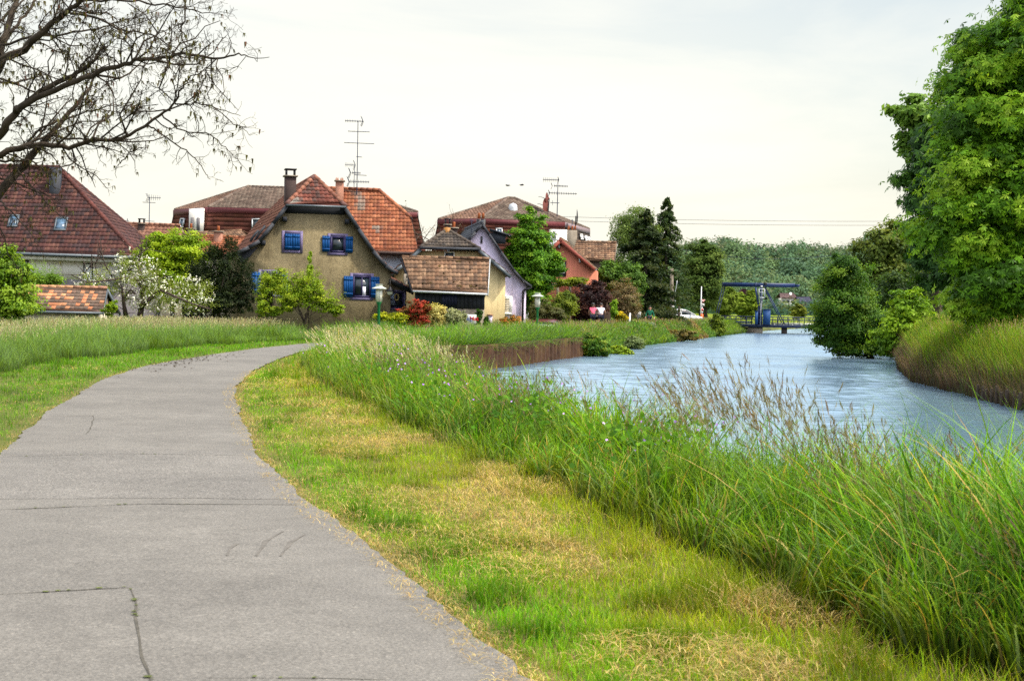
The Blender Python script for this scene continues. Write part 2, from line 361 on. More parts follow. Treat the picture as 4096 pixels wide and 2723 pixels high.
def seg_dist(x, y, P):
    d = np.full(np.shape(x), 1e9)
    for a, b in zip(P[:-1], P[1:]):
        ab = b - a; t = np.clip(((x - a[0]) * ab[0] + (y - a[1]) * ab[1]) / (ab @ ab), 0, 1)
        d = np.minimum(d, np.hypot(x - a[0] - t * ab[0], y - a[1] - t * ab[1]))
    return d
def inside(x, y, P):
    r = np.zeros(np.shape(x), bool); n = len(P); j = n - 1
    for i in range(n):
        xi, yi, xj, yj = *P[i], *P[j]
        c = ((yi > y) != (yj > y)) & (x < (xj - xi) * (y - yi) / (yj - yi + 1e-12) + xi); r ^= c; j = i
    return r
CANAL = np.concatenate([BANK, RBANK[::-1]]); PATH = np.concatenate([PL, PR[::-1]])
def canal_d(x, y):
    d = np.minimum(seg_dist(x, y, BANK), seg_dist(x, y, RBANK)); return np.where(inside(x, y, CANAL), -d, d)
def path_d(x, y):
    d = np.minimum(seg_dist(x, y, PL), seg_dist(x, y, PR)); return np.where(inside(x, y, PATH), -d, d)
def right_side(x, y): return x > np.interp(y, RBANK[:, 1], RBANK[:, 0]) - 3
def left_of_path(x, y):
    yy = np.clip(y, -6, 150); return x < np.interp(yy, PL[:, 1], PL[:, 0])
def tz(x, y):
    x = np.asarray(x, float); y = np.asarray(y, float)
    cd = canal_d(x, y); rs = right_side(x, y)
    s = np.where(left_of_path(x, y), seg_dist(x, y, PL), 0)
    far = sstep(72, 82, y)
    low = -.55 - .85 * sstep(-13, -21, x) * (1 - sstep(100, 140, y))
    drop = (1 - far) * sstep(8.5, 15, s) + far * sstep(2.2, 7, s)
    z = low * drop * (1 - sstep(118, 140, y))
    zr = .55 * sstep(.1, 2.0, cd) + (-.45 - 0) * (1 - sstep(.1, 1.4, cd))
    z = np.where(rs, zr, z)
    z = z + (fbm(x * .35, y * .35, 3) - .5) * .14 * sstep(.4, 2.5, np.abs(path_d(x, y)))
    wd = np.where(y > 77.5, 1.3, .5); e = np.where(rs, sstep(-.05, .35, cd), np.clip((cd + .05) / wd, 0, 1) ** .8)
    return np.where(cd < 0, -1.25 - .9 * sstep(0, 1.5, -cd), -1.25 + (z + 1.25) * e)

def growth(a, b, s, g):
    o = [a]; 
    while o[-1] < b: o.append(o[-1] + s); s *= g
    return o
xs = np.array(sorted(set([-q for q in growth(62, 1500, 4, 1.25)] + list(np.arange(-60, -20, 1.)) + list(np.arange(-20, 26, .4)) + list(np.arange(26, 62, 1.)) + growth(62, 1800, 4, 1.22))))
ys = np.array(list(np.arange(-24, 2, 2.)) + list(np.arange(2, 62, .5)) + list(np.arange(62, 170, 1.)) + growth(170, 2600, 3, 1.12))
GX, GY = np.meshgrid(xs, ys); GZ = tz(GX, GY)
ny, nx = GX.shape; idx = np.arange(nx * ny).reshape(ny, nx)
quads = np.stack([idx[:-1, :-1], idx[:-1, 1:], idx[1:, 1:], idx[1:, :-1]], -1).reshape(-1, 4)
gp = GX.ravel(), GY.ravel()
gc = np.empty((nx * ny, 3)); n_ = fbm(gp[0] * .5, gp[1] * .5, 9)[:, None]
gc[:] = (.085, .105, .022); gc = gc * (.8 + .5 * n_)
dry = (1 - sstep(1.6, 3.2, np.abs(path_d(*gp))))[:, None] * np.where((gp[1] < 60) & ~left_of_path(*gp), 1, .15)[:, None]
gc = gc * (1 - dry * .7) + dry * .7 * np.array((.15, .12, .045))
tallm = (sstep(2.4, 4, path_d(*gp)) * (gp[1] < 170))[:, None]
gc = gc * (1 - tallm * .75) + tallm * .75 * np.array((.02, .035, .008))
fld = (sstep(175, 230, gp[1]))[:, None]; gc = gc * (1 - fld) + fld * np.array((.20, .24, .05)) * (.85 + .3 * n_)
wet = (canal_d(*gp) < .3)[:, None]; gc = np.where(wet, np.array((.03, .028, .018)), gc)
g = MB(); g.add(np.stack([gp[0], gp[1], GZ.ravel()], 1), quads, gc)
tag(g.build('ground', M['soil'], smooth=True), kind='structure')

# water sheet: real ripples, so that troughs hide behind crests at this low angle
def ripple(x, y):
    h = 0 * x; rr = np.random.default_rng(12); amp = .35 + .9 * fbm(x * .16, y * .10, 151)
    for k in range(20):
        lam = .42 * 1.075 ** k * rr.uniform(.9, 1.1); a = math.pi / 2 + .25 + rr.normal(0, .55); kk = 2 * math.pi / lam
        h = h + .0042 * lam ** .8 * np.sin(kk * (x * math.cos(a) + y * math.sin(a)) + rr.uniform(0, 6.28) + 1.6 * noise(x * .5 / lam ** .5, y * .35 / lam ** .5, k))
    return h * amp
wl = MB()
for y0, y1, dy, nx_ in ((-10, 18, .5, 30), (18, 62, .085, 190), (62, 100, .16, 110), (100, 175, .35, 60), (175, 368, 3., 14)):
    ys_ = np.arange(y0, y1 + dy * .5, dy); u = np.linspace(-.06, 1.06, nx_); l = np.interp(ys_, BANK[:, 1], BANK[:, 0]); r = np.interp(ys_, RBANK[:, 1], RBANK[:, 0])
    X = l[:, None] + (r - l)[:, None] * u; Y = np.repeat(ys_[:, None], nx_, 1); H = ripple(X, Y) * (1. if y0 >= 18 and y1 < 200 else 0.); ii = np.arange(X.size).reshape(X.shape)
    wl.add(np.stack([X, Y, -.9 + H - (.004 if y0 > 18 else 0)], -1).reshape(-1, 3), np.stack([ii[:-1, :-1], ii[:-1, 1:], ii[1:, 1:], ii[1:, :-1]], -1).reshape(-1, 4))
tag(wl.build('water', M['water'], smooth=True), kind='structure')

# path: ragged edged asphalt strip, a coarser repair across it, joints and cracks
yy = np.concatenate([np.arange(-6, 3, 1.), np.arange(3, 30, .12), np.arange(30, 70, .3), np.arange(70, 150, 1.)])
def edge(P, y, s):
    c = interp_curve(P, 400); x = np.interp(y, c[:, 1], c[:, 0])
    return x + (noise(y * 7.1, y * 0 + s, s) - .5) * .055 + (noise(y * .9, y * 0 + s, s + 5) - .5) * .07
xl, xr_ = edge(PL, yy, 11), edge(PR, yy, 12)
def strip(y0, y1, z, l0=0., l1=1.):
    k = (yy >= y0) & (yy <= y1); t = np.linspace(l0, l1, 9)
    X = xl[k][:, None] * (1 - t) + xr_[k][:, None] * t; Y = np.repeat(yy[k][:, None], 9, 1)
    Z = np.full_like(X, z) + .012 * np.sin(t * np.pi)
    ii = np.arange(X.size).reshape(X.shape)
    return np.stack([X, Y, Z], -1).reshape(-1, 3), np.stack([ii[:-1, :-1], ii[:-1, 1:], ii[1:, 1:], ii[1:, :-1]], -1).reshape(-1, 4)
pb = MB(); pb.add(*strip(-6, 150, .03))
def slant(yl0, yr0, yl1, yr1, z, n=40, m=13):
    s, t = np.meshgrid(np.linspace(0, 1, n), np.linspace(0, 1, m), indexing='ij'); Y = (yl0 + (yl1 - yl0) * s) * (1 - t) + (yr0 + (yr1 - yr0) * s) * t + (s < .01) * (noise(t * 9, t * 0, 5) - .5) * .12
    X = np.interp(Y, yy, xl) * (1 - t) + np.interp(Y, yy, xr_) * t; ii = np.arange(X.size).reshape(X.shape)
    return np.stack([X, Y, np.full_like(X, z) + .012 * np.sin(t * np.pi)], -1).reshape(-1, 3), np.stack([ii[:-1, :-1], ii[:-1, 1:], ii[1:, 1:], ii[1:, :-1]], -1).reshape(-1, 4)
pb.add(*slant(11.75, 12.02, 15.2, 15.85, .0318), mat=1)
def crackline(px, wid, z=.046, mat=2, jit=.02, moss=0.):
    P = np.array([ground(a, b, .04)[:2] for a, b in px]); d = np.concatenate([[0], np.cumsum(np.linalg.norm(np.diff(P, axis=0), axis=1))])
    t = np.arange(0, d[-1], .04); Q = np.stack([np.interp(t, d, P[:, k]) for k in (0, 1)], 1); T = norm(np.gradient(Q, axis=0)); N = np.stack([-T[:, 1], T[:, 0]], 1)
    Q += N * ((noise(t * 2.5, t * 0, wid * 900) - .5) * jit * 2)[:, None]
    wv = wid * (.25 + 1.1 * noise(t * 5, t * 0 + 3, 4))[:, None]
    tt = np.clip((Q[:, 0] - np.interp(Q[:, 1], yy, xl)) / (np.interp(Q[:, 1], yy, xr_) - np.interp(Q[:, 1], yy, xl)), 0, 1); zz_ = .0326 + .012 * np.sin(tt * np.pi); V = np.concatenate([np.c_[Q - N * wv, zz_], np.c_[Q + N * wv, zz_]]); k = np.arange(len(Q) - 1); n = len(Q)
    pb.add(V, np.stack([k, k + 1, n + k + 1, n + k], 1), mat=mat)
    if moss:
        s = np.where(noise(t * 3, t * 0, 21) > .55)[0]
        for i in s[R.random(len(s)) < .3]:
            c = np.array([*(Q[i] + R.normal(0, .008, 2)), zz_[i] + .004]); a = np.arange(6) / 6 * 6.283; r = R.uniform(.004, .02)
            pb.add(c + np.stack([np.cos(a) * r * R.uniform(.5, 1.4, 6), np.sin(a) * r, 0 * a], 1), [list(range(6))], mat=3)
S = 1.7364
sc_ = lambda pts: [(a * S, b * S) for a, b in pts]
crackline(sc_([(-60, 1174), (150, 1168), (330, 1162), (690, 1160)]), .008, jit=.03, moss=1)
crackline(sc_([(12, 1050), (300, 1046), (592, 1047)]), .006, moss=1)
crackline(sc_([(-60, 1369), (150, 1360), (298, 1354), (318, 1420), (350, 1575)]), .006, moss=1)
crackline(sc_([(112, 957), (214, 957), (215, 980), (200, 1000)]), .006)
crackline(sc_([(195, 906), (300, 907), (400, 905)]), .005)
crackline(sc_([(80, 1013), (45, 1017)]), .007)
crackline(sc_([(270, 842), (360, 843)]), .006)
crackline(sc_([(480, 1564), (900, 1563)]), .003, moss=1)
for q in ([(592, 1280), (612, 1245), (655, 1222)], [(648, 1280), (668, 1248), (705, 1228)], [(525, 1280), (530, 1262), (548, 1250)]): crackline(sc_(q), .012, mat=4, jit=.01)
M['faint'] = surf('tyre_mark', (.125, .114, .098), .95, .3, 5., 30.)
tag(pb.build('path', [M['asphalt'], M['asphalt_coarse'], M['crack'], M['moss'], M['faint']], smooth=True), kind='structure')
# road over the bridge
rd = MB(); rd.box((-60, 166, 0), (1, 0, 0), (0, 1, 0), (0, 0, 1), (0, 80.2), (0, 6), (-.3, .07))
rd.box((42, 166, 0), (1, 0, 0), (0, 1, 0), (0, 0, 1), (0, 120), (0, 6), (-.3, .07))
tag(rd.build('road', M['asphalt']), kind='structure')
# ------------------------------------------------------------------ grasses
def blade_mesh(mb, P, H, W, az, lean, droop, cb, ct, segs=3, mat=0, face_az=None):
    """ribbons: P base, H length, W base width, bending towards az"""
    n = len(P); t = np.linspace(0, 1, segs + 1)
    H = np.broadcast_to(H, (n,)); W = np.broadcast_to(W, (n,)); lean = np.broadcast_to(lean, (n,)); droop = np.broadcast_to(droop, (n,))
    d = np.stack([np.cos(az), np.sin(az), 0 * az], 1)
    fa = az + np.pi / 2 + R.normal(0, .6, n) if face_az is None else face_az
    wv = np.stack([np.cos(fa), np.sin(fa), 0 * fa], 1)
    V = []; C = []
    for k, tk in enumerate(t):
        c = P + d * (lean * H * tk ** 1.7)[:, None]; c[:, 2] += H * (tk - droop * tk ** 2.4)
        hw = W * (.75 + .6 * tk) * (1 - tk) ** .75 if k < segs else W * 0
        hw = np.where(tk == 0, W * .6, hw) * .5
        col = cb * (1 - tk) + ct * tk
        if k < segs: V += [c - wv * hw[:, None], c + wv * hw[:, None]]; C += [col, col]
        else: V.append(c); C.append(col)
    m = 2 * segs + 1; V = np.stack(V, 1); C = np.stack(C, 1); o = np.arange(n)[:, None] * m
    fs = []
    for k in range(segs - 1): fs.append(np.concatenate([o + 2 * k, o + 2 * k + 1, o + 2 * k + 3, o + 2 * k + 2], 1))
    tri = np.concatenate([o + m - 3, o + m - 2, o + m - 1], 1)
    return mb.add(V.reshape(-1, 3), ([np.concatenate(fs)] if fs else []) + [tri], C.reshape(-1, 3), mat)
def wedge(n, y0, y1, p, xl=-.42, xr=.42, pad=1.5):
    """points in front of the camera, density falling as distance**-p"""
    q = 2 - p; u = R.random(n)
    y = (y0 ** q + u * (y1 ** q - y0 ** q)) ** (1 / q)
    x = R.uniform(xl, xr, n) * y + R.uniform(-pad, pad, n)
    return x, y
GAIN = 1.
def pick(pal, n, wts=None):
    pal = np.asarray(pal, float); i = R.choice(len(pal), n, p=wts); return pal[i] * GAIN * R.uniform(.75, 1.25, (n, 1)) * R.uniform(.92, 1.08, (n, 3))
TRX = np.array([(2.75, 4.6), (2.05, 6.63), (1.81, 7.18), (1.49, 8.06), (1.34, 9.4), (.9, 10.5), (.5, 12.6), (-.9, 18.1), (-2.69, 25.1), (-4.35, 32), (-5.5, 40), (-6.1, 47), (-5.8, 54)])
def tall_right_x(y): return np.interp(y, TRX[:, 1], TRX[:, 0]) + (fbm(y * 1.3, y * 0, 31) - .5) * .55
def zone(x, y):
    """1 mown verge by the water, 2 tall bank, 3 mown far verge, 4 tall meadow, 5 dyke beyond the bend, 6 opposite bank"""
    pd = path_d(x, y); cd = canal_d(x, y); lp = left_of_path(x, y); rs = right_side(x, y)
    z = np.zeros(len(x), int); land = (cd > -.02) & (pd > -.05)
    tr = x > tall_right_x(y)
    s = seg_dist(x, y, PL); mw = 2.4 + (fbm(x * .7, y * .7, 41) - .5) * 1.2 - 1.3 * sstep(50, 64, y)
    z[land & ~lp & ~rs & ~tr & (y < 56)] = 1; z[land & ~lp & ~rs & tr & (y < 56)] = 2
    z[land & lp & (s < mw) & (y < 150)] = 3; z[land & lp & (s >= mw) & (s < 13) & (y < 66)] = 4
    z[land & ~lp & ~rs & (y >= 56)] = 5; z[land & lp & (s >= mw) & (s < 5) & (y >= 66)] = 5
    z[land & rs] = 6
    return z, pd, cd, s
def Y_(z): return z

GAIN = 1.5
GREENS = [(.075, .165, .012), (.055, .14, .016), (.10, .20, .02), (.05, .125, .03)]
LUSH = [(.078, .185, .004), (.11, .24, .005), (.042, .12, .006), (.155, .28, .006), (.09, .165, .018)]
STRAW = [(.40, .30, .10), (.32, .225, .07), (.48, .37, .15), (.22, .145, .05)]
# mown turf
mb = MB()
for n, y0, y1 in ((380000, 4.8, 34), (300000, 13, 75)):
    x, y = wedge(n, y0, y1, 1.5, -.36, .30); zn, pd, cd, s = zone(x, y)
    if y0 > 10: k = (zn == 3) | ((zn == 1) & (y > 30))
    else: k = (zn == 1)
    k &= ~((pd < .0) & (R.random(n) < .7)); x, y, pd, zn_ = x[k], y[k], pd[k], zn[k]; m = len(x)
    dryn = fbm(x * 1.1, y * .8, 51); yel = np.clip((dryn - .46) * 3.4, 0, 1) * np.where((zn_ == 3), .12, 1.)
    if y0 < 10: yel = np.clip(yel * .65 + .38 * sstep(.7, 1.8, pd) * sstep(26, 12, y), 0, 1)
    edge_ = sstep(.25, 0., pd); hayn = np.clip((fbm(x * 1.25 + 7, y * .9, 71) - .45) * 7, 0, 1) * (zn_ == 1) * sstep(.5, 1.2, pd); pdry = np.clip(.03 + .30 * yel ** 1.2 + .55 * hayn + .6 * edge_, 0, .88)
    isd = R.random(m) < pdry
    gcol = pick([(.13, .26, .004), (.09, .215, .006), (.18, .285, .004), (.23, .30, .006)], m) * (1 - .35 * yel[:, None]) + np.array((.32, .26, .012)) * .8 * yel[:, None]
    c = np.where(isd[:, None], pick(STRAW, m), gcol)
    dT = x - tall_right_x(y); h = np.where(isd, R.uniform(.02, .06, m), R.uniform(.035, .095, m)) * (1 + 1.1 * sstep(-1.0, -.1, dT) * (zn_ == 1) * (R.random(m) < .35)) * (.7 + .9 * fbm(x * 2.2, y * 2.2, 61)) * (1 + (y > 30) * .3)
    c[~isd & (zn_ == 3)] *= np.array((.62, .92, 1.)); gz_ = ~isd & (zn_ == 1); c[gz_] *= (1 - np.array((.32, .04, 0)) * sstep(.9, .35, pd[gz_])[:, None]); tuf = sstep(.62, .8, noise(x * 2.6, y * 2.6, 66)); c = c * np.where(isd, 1., 1 - .45 * tuf)[:, None] * (.78 + .45 * fbm(x * 3.5, y * 3.5, 67))[:, None]; h = h * (1 + .9 * tuf * (pd > .2)) * (1 - .5 * edge_)
    P = np.stack([x, y, tz(x, y) - .01 + .02 * (pd < .05)], 1)
    wd = np.maximum(.0055, y / 1525 * .5) * R.uniform(.7, 1.4, m)
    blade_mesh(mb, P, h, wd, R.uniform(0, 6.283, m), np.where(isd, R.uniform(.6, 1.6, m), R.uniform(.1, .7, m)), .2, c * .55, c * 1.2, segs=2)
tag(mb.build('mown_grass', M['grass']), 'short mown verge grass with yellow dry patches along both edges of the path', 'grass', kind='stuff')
# cut hay lying about
mb = MB(); n = 130000
x, y = wedge(n, 5, 34, 1.3, -.3, .34); zn, pd, cd, s = zone(x, y)
hay = fbm(x * 1.25 + 7, y * .9, 71); d2 = x - tall_right_x(y)
near_edge = (pd > -.18) & (pd < .10) & (fbm(y * 1.5, x * .1, 77) > .36)
k = ((zn == 1) & (R.random(n) < np.clip((hay - .45) * 9, 0, 1) * (.35 + .65 * sstep(-2.4, -.4, d2)))) | (near_edge & (R.random(n) < .55) & (y < 34) & (s > 1)) | ((zn == 3) & (hay > .62) & (R.random(n) < .4))
x, y, pd, hay = x[k], y[k], pd[k], hay[k]; m = len(x)
z = tz(x, y) + np.where(pd < .06, .045, R.uniform(.02, .10, m) * np.clip((hay - .38) * 4, .25, 1.1)) 
L_ = R.uniform(.06, .26, m) * np.where(pd < .1, .6, 1); az = R.uniform(0, 6.283, m)
blade_mesh(mb, np.stack([x, y, z], 1), L_ * .35, np.maximum(.005, y / 1525 * .5), az, R.uniform(1.8, 2.7, m), R.uniform(.7, 1.1, m), pick(STRAW, m), pick(STRAW, m), segs=3, face_az=az + 1.57)
tag(mb.build('cut_hay', M['grass']), 'tan cut hay lying in loose swathes on the mown verge', 'hay', kind='stuff')

def plume(mb, tip, d, L, col, wid, spread, m=9):
    """feathery seed heads hanging from the top of a stalk"""
    n = len(tip); u = R.random((n, m)); az = R.uniform(0, 6.283, (n, m)); sp = spread[:, None] * (1 - u * .75) * R.uniform(.3, 1, (n, m))
    c = tip[:, None] - d[:, None] * (L[:, None] * (1 - u))[..., None] + np.stack([np.cos(az) * sp, np.sin(az) * sp, -sp * .3], -1)
    c = c.reshape(-1, 3); dd = norm(np.repeat(d, m, 0) + R.normal(0, .25, (n * m, 3))); wv = norm(np.cross(dd, R.normal(0, 1, (n * m, 3))))
    l = np.repeat(L, m)[:, None] * .16; ww = np.repeat(wid, m)[:, None]
    V = np.stack([c - dd * l, c + wv * ww, c + dd * l, c - wv * ww], 1).reshape(-1, 3)
    cc = np.repeat(np.repeat(col, m, 0) * R.uniform(.7, 1.3, (n * m, 1)), 4, 0)
    mb.add(V, np.arange(n * m * 4).reshape(-1, 4), cc)
def stalks(mb, x, y, h, lx, ly, wid, cs, ch, m=9, Lf=.2, sp=.018):
    n = len(x); P = np.stack([x, y, tz(x, y)], 1); az = np.arctan2(ly, lx); le = np.hypot(lx, ly)
    blade_mesh(mb, P, h, wid, az, le, .06, cs, cs * 1.1, segs=4)
    tip = P + np.stack([np.cos(az) * le * h, np.sin(az) * le * h, h * .94], 1)
    d = norm(np.stack([np.cos(az) * le * 1.7, np.sin(az) * le * 1.7, np.full(n, .9)], 1))
    plume(mb, tip, d, h * Lf, ch, np.maximum(wid * .9, .003), np.full(n, sp) * R.uniform(.5, 1.3, n), m)
# tall bank between the verge and the water
mb = MB(); n = 270000
x, y = wedge(n, 3.6, 56, 1.35, -.22, .55); zn, pd, cd, s = zone(x, y); inside_ = x - tall_right_x(y)
k = (zn == 2) & (cd > .0); x, y, cd, ins = x[k], y[k], cd[k], inside_[k]; m = len(x)
tc_ = np.round(x * 3.2 + R.normal(0, .25, m)), np.round(y * 3.2 + R.normal(0, .25, m))       # tussocks
th = hash2(*tc_, 5); cxx, cyy = tc_[0] / 3.2 + (hash2(*tc_, 6) - .5) * .3, tc_[1] / 3.2 + (hash2(*tc_, 7) - .5) * .3
f = fbm(x * .7, y * .5, 81)
hh = (.46 + .46 * f + .30 * (th - .3)) * (.45 + .55 * sstep(-.15, .8, ins)) * (1 + .30 * sstep(11, 7.5, y)) * (1 + .12 * sstep(24, 40, y)) * (1 - .25 * sstep(.3, 0., cd))
hh *= 1 - .45 * sstep(.60, .74, noise(x * .55 + 3, y * .4, 88)) * (y > 12)
h = np.clip(hh, .12, 1.3) * R.uniform(.65, 1.12, m)
az = np.arctan2(y - cyy, x - cxx) + R.normal(0, .5, m)
mixw = R.random(m) < .5; az = np.where(mixw, hash2(*tc_, 8) * 6.283 + R.normal(0, .45, m), az)
blue = (noise(x * .9, y * .9, 91) > .62)[:, None]
c = pick(LUSH, m); c = np.where(blue, c * np.array((.85, .95, 1.3)) + np.array((.01, .015, .012)), c)
yl = sstep(.25, -.15, ins)[:, None] * .8; c = c * (1 - yl) + yl * np.array((.20, .19, .02)) * R.uniform(.7, 1.2, (m, 1))
deadb = (R.random(m) < .05); c[deadb] = pick(STRAW, deadb.sum())
P = np.stack([x, y, tz(x, y) - .02], 1)
lit = R.random(m) < .08; c[lit] = pick([(.17, .27, .06), (.22, .30, .10), (.20, .27, .13)], lit.sum())  # highlights put into the colour of a few random blades
wd = np.maximum(R.uniform(.006, .014, m), y / 1525 * .55); wide = (hash2(*tc_, 9) > .5) & (R.random(m) < .45); wd = np.where(wide & (y < 24), wd * 2.1, wd); c[wide] *= np.array((.75, .9, .9))
blade_mesh(mb, P, h * 1.16, wd, az, R.uniform(.1, .8, m) * (.7 + .5 * th), R.uniform(.08, .6, m), c * .19 * np.array((1.1, 1, 1)), c * 1.3 * np.array((1.12, 1, .8)), segs=6)  # blade feet coloured dark to stand for shade inside the tussocks
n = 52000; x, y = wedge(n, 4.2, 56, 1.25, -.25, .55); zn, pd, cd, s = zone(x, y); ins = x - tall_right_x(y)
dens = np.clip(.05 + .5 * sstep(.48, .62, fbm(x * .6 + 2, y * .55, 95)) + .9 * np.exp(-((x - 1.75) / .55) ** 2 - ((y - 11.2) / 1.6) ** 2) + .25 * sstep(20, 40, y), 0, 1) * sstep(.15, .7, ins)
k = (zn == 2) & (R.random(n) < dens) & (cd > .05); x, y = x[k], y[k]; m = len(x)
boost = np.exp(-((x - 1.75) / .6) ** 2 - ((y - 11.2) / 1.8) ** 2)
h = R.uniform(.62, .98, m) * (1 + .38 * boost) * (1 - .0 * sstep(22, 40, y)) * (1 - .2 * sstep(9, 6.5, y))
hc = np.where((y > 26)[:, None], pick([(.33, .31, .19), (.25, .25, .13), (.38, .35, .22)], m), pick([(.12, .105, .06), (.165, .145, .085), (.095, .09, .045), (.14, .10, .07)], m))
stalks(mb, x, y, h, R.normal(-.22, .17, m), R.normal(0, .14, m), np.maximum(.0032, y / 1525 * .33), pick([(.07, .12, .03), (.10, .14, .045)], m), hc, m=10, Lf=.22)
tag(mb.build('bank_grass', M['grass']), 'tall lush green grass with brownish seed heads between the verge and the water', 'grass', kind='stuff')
# cranesbill leaves and mauve flowers among the bank grass
mb = MB(); fl = MB()
cl = [(-2.3, 25.5), (-1.15, 20.4), (-.2, 17), (.75, 12.9), (-3.3, 31.5)]
_ = [(-2.9, 29), (-1.6, 22.5), (-.6, 18.6), (.1, 15.6), (.9, 12.4), (1.5, 10.6), (-1., 20.4), (.45, 14.2), (1.75, 8.8), (2.3, 7.3), (-3.9, 35), (2.6, 8.4), (-.1, 17.2), (-2.2, 25.)]
for (a, b) in cl:
    n = 420; sx = .30 + .010 * b
    x, y = a + .55 + R.normal(0, sx * .8, n), b + R.normal(0, sx * 1.6, n); keep = (canal_d(x, y) > .1) & (path_d(x, y) > 1.); x, y = x[keep], y[keep]; n = len(x)
    z = tz(x, y) + R.uniform(.30, .66, n) * (.7 + .3 * (x > tall_right_x(y)))
    nv = norm(R.normal(0, .55, (n, 3)) + np.array((0, -.35, .8))); u = norm(np.cross(nv, R.normal(0, 1, (n, 3)))); v = np.cross(nv, u)
    r = R.uniform(.012, .03, n)[:, None] * (1 + b * .012); ang = np.arange(10) / 10 * 6.283; rr = np.where(np.arange(10) % 2 == 0, 1., .74)
    C = np.stack([x, y, z], 1); V = C[:, None] + (u[:, None] * np.cos(ang)[None, :, None] + v[:, None] * np.sin(ang)[None, :, None]) * (rr[None, :, None] * r[:, None]) + nv[:, None] * (r[:, None] * .25 * (rr[None, :, None] - .5))
    mb.add(V.reshape(-1, 3), np.arange(n * 10).reshape(n, 10), np.repeat(pick([(.06, .15, .010), (.09, .19, .012), (.045, .11, .014)], n), 10, 0))
    m = int(n * .07); j = R.choice(n, m, replace=False); C = np.stack([x[j], y[j], z[j] + R.uniform(.03, .16, m)], 1)
    nv = norm(R.normal(0, .4, (m, 3)) + np.array((0, -.8, .5))); u = norm(np.cross(nv, R.normal(0, 1, (m, 3)))); v = np.cross(nv, u); r = R.uniform(.007, .011, m)[:, None] * (1 + b * .03)
    V = C[:, None] + (u[:, None] * np.cos(ang)[None, :, None] + v[:, None] * np.sin(ang)[None, :, None]) * (np.where(np.arange(10) % 2 == 0, 1., .65)[None, :, None] * r[:, None])
    fl.add(V.reshape(-1, 3), np.arange(m * 10).reshape(m, 10), np.repeat(pick([(.36, .17, .56), (.45, .25, .66), (.30, .12, .48)], m), 10, 0))
M['weed'] = leafmat('weed_leaf', .45, .8, .08)
tag(mb.build('cranesbill_foliage', M['weed']), 'lobed bright green weed leaves growing through the bank grass', 'weeds', kind='stuff')
tag(fl.build('wildflowers', M['petal']), 'scattered small mauve wildflowers in the bank grass', 'wildflowers', kind='stuff')
# tall meadow on the outside of the bend
mb = MB(); n = 330000
x, y = wedge(n, 17, 74, .7, -.40, -.02, 2); zn, pd, cd, s = zone(x, y); k = (zn == 4); x, y, s = x[k], y[k], s[k]; m = len(x)
mw = sstep(2.0, 3.6, s); f = fbm(x * .45, y * .45, 101)
tc_ = np.round(x * 1.6 + R.normal(0, .25, m)), np.round(y * 1.6 + R.normal(0, .25, m)); th = hash2(*tc_, 15)
h = (.36 + .58 * f + .24 * th) * (.45 + .55 * mw) * R.uniform(.6, 1.1, m)
c = pick(LUSH + [(.08, .15, .04), (.07, .14, .05)], m); gr = (fbm(x * .3, y * .3, 105)[:, None] - .3); c = c * .62 + .38 * np.array((.13, .16, .055)) + gr * np.array((.05, .06, .05)) * .8
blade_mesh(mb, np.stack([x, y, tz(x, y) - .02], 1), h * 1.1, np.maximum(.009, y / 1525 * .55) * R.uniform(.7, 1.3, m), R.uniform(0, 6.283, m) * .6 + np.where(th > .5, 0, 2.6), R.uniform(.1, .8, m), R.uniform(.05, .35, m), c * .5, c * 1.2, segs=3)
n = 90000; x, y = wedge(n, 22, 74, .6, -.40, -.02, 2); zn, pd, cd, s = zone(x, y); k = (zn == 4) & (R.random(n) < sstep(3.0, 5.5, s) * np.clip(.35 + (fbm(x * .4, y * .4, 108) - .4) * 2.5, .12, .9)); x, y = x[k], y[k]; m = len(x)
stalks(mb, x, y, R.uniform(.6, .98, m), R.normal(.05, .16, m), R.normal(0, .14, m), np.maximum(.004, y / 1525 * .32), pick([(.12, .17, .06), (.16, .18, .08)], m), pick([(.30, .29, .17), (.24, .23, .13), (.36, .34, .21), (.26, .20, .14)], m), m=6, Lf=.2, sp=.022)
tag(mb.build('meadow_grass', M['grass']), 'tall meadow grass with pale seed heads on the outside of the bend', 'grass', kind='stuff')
# dyke beyond the bend, drooping over the sheet piles
mb = MB(); n = 620000
x, y = wedge(n, 55, 168, .8, -.16, .17, 2); zn, pd, cd, s = zone(x, y); k = (zn == 5) & (cd < 9) & (pd > 0); x, y, cd, s = x[k], y[k], cd[k], s[k]; m = len(x)
tc_ = np.round(x * 1.1 + R.normal(0, .22, m)), np.round(y * 1.1 + R.normal(0, .22, m)); th = hash2(*tc_, 25)
near = sstep(.9, .0, cd) * (y < 78); h = (.46 + .5 * fbm(x * .4, y * .4, 111) + .32 * (th - .3)) * R.uniform(.6, 1.15, m) * (1 - .12 * sstep(76, 86, y))
az = R.uniform(0, 6.283, m); az = np.where(R.random(m) < near * .8, R.normal(-.25, .5, m), az)
c = pick(LUSH + [(.07, .12, .055), (.09, .12, .06), (.06, .10, .03)], m) * (.75 + .6 * fbm(x * .35, y * .25, 113))[:, None]; c = np.where((y > 78)[:, None], c * np.array((1.15, .98, 1.)), c)
blade_mesh(mb, np.stack([x, y, np.maximum(tz(x, y), np.where(y < 77.5, -.25 + .2 * (cd > .2), -.95)) - .02], 1), h * 1.1, np.maximum(.012, y / 1525 * .55) * R.uniform(.7, 1.3, m), az, R.uniform(.2, .9, m) + near * .5, R.uniform(.05, .4, m) + near * R.uniform(.1, .75, m), c * .5, c * 1.2, segs=3)
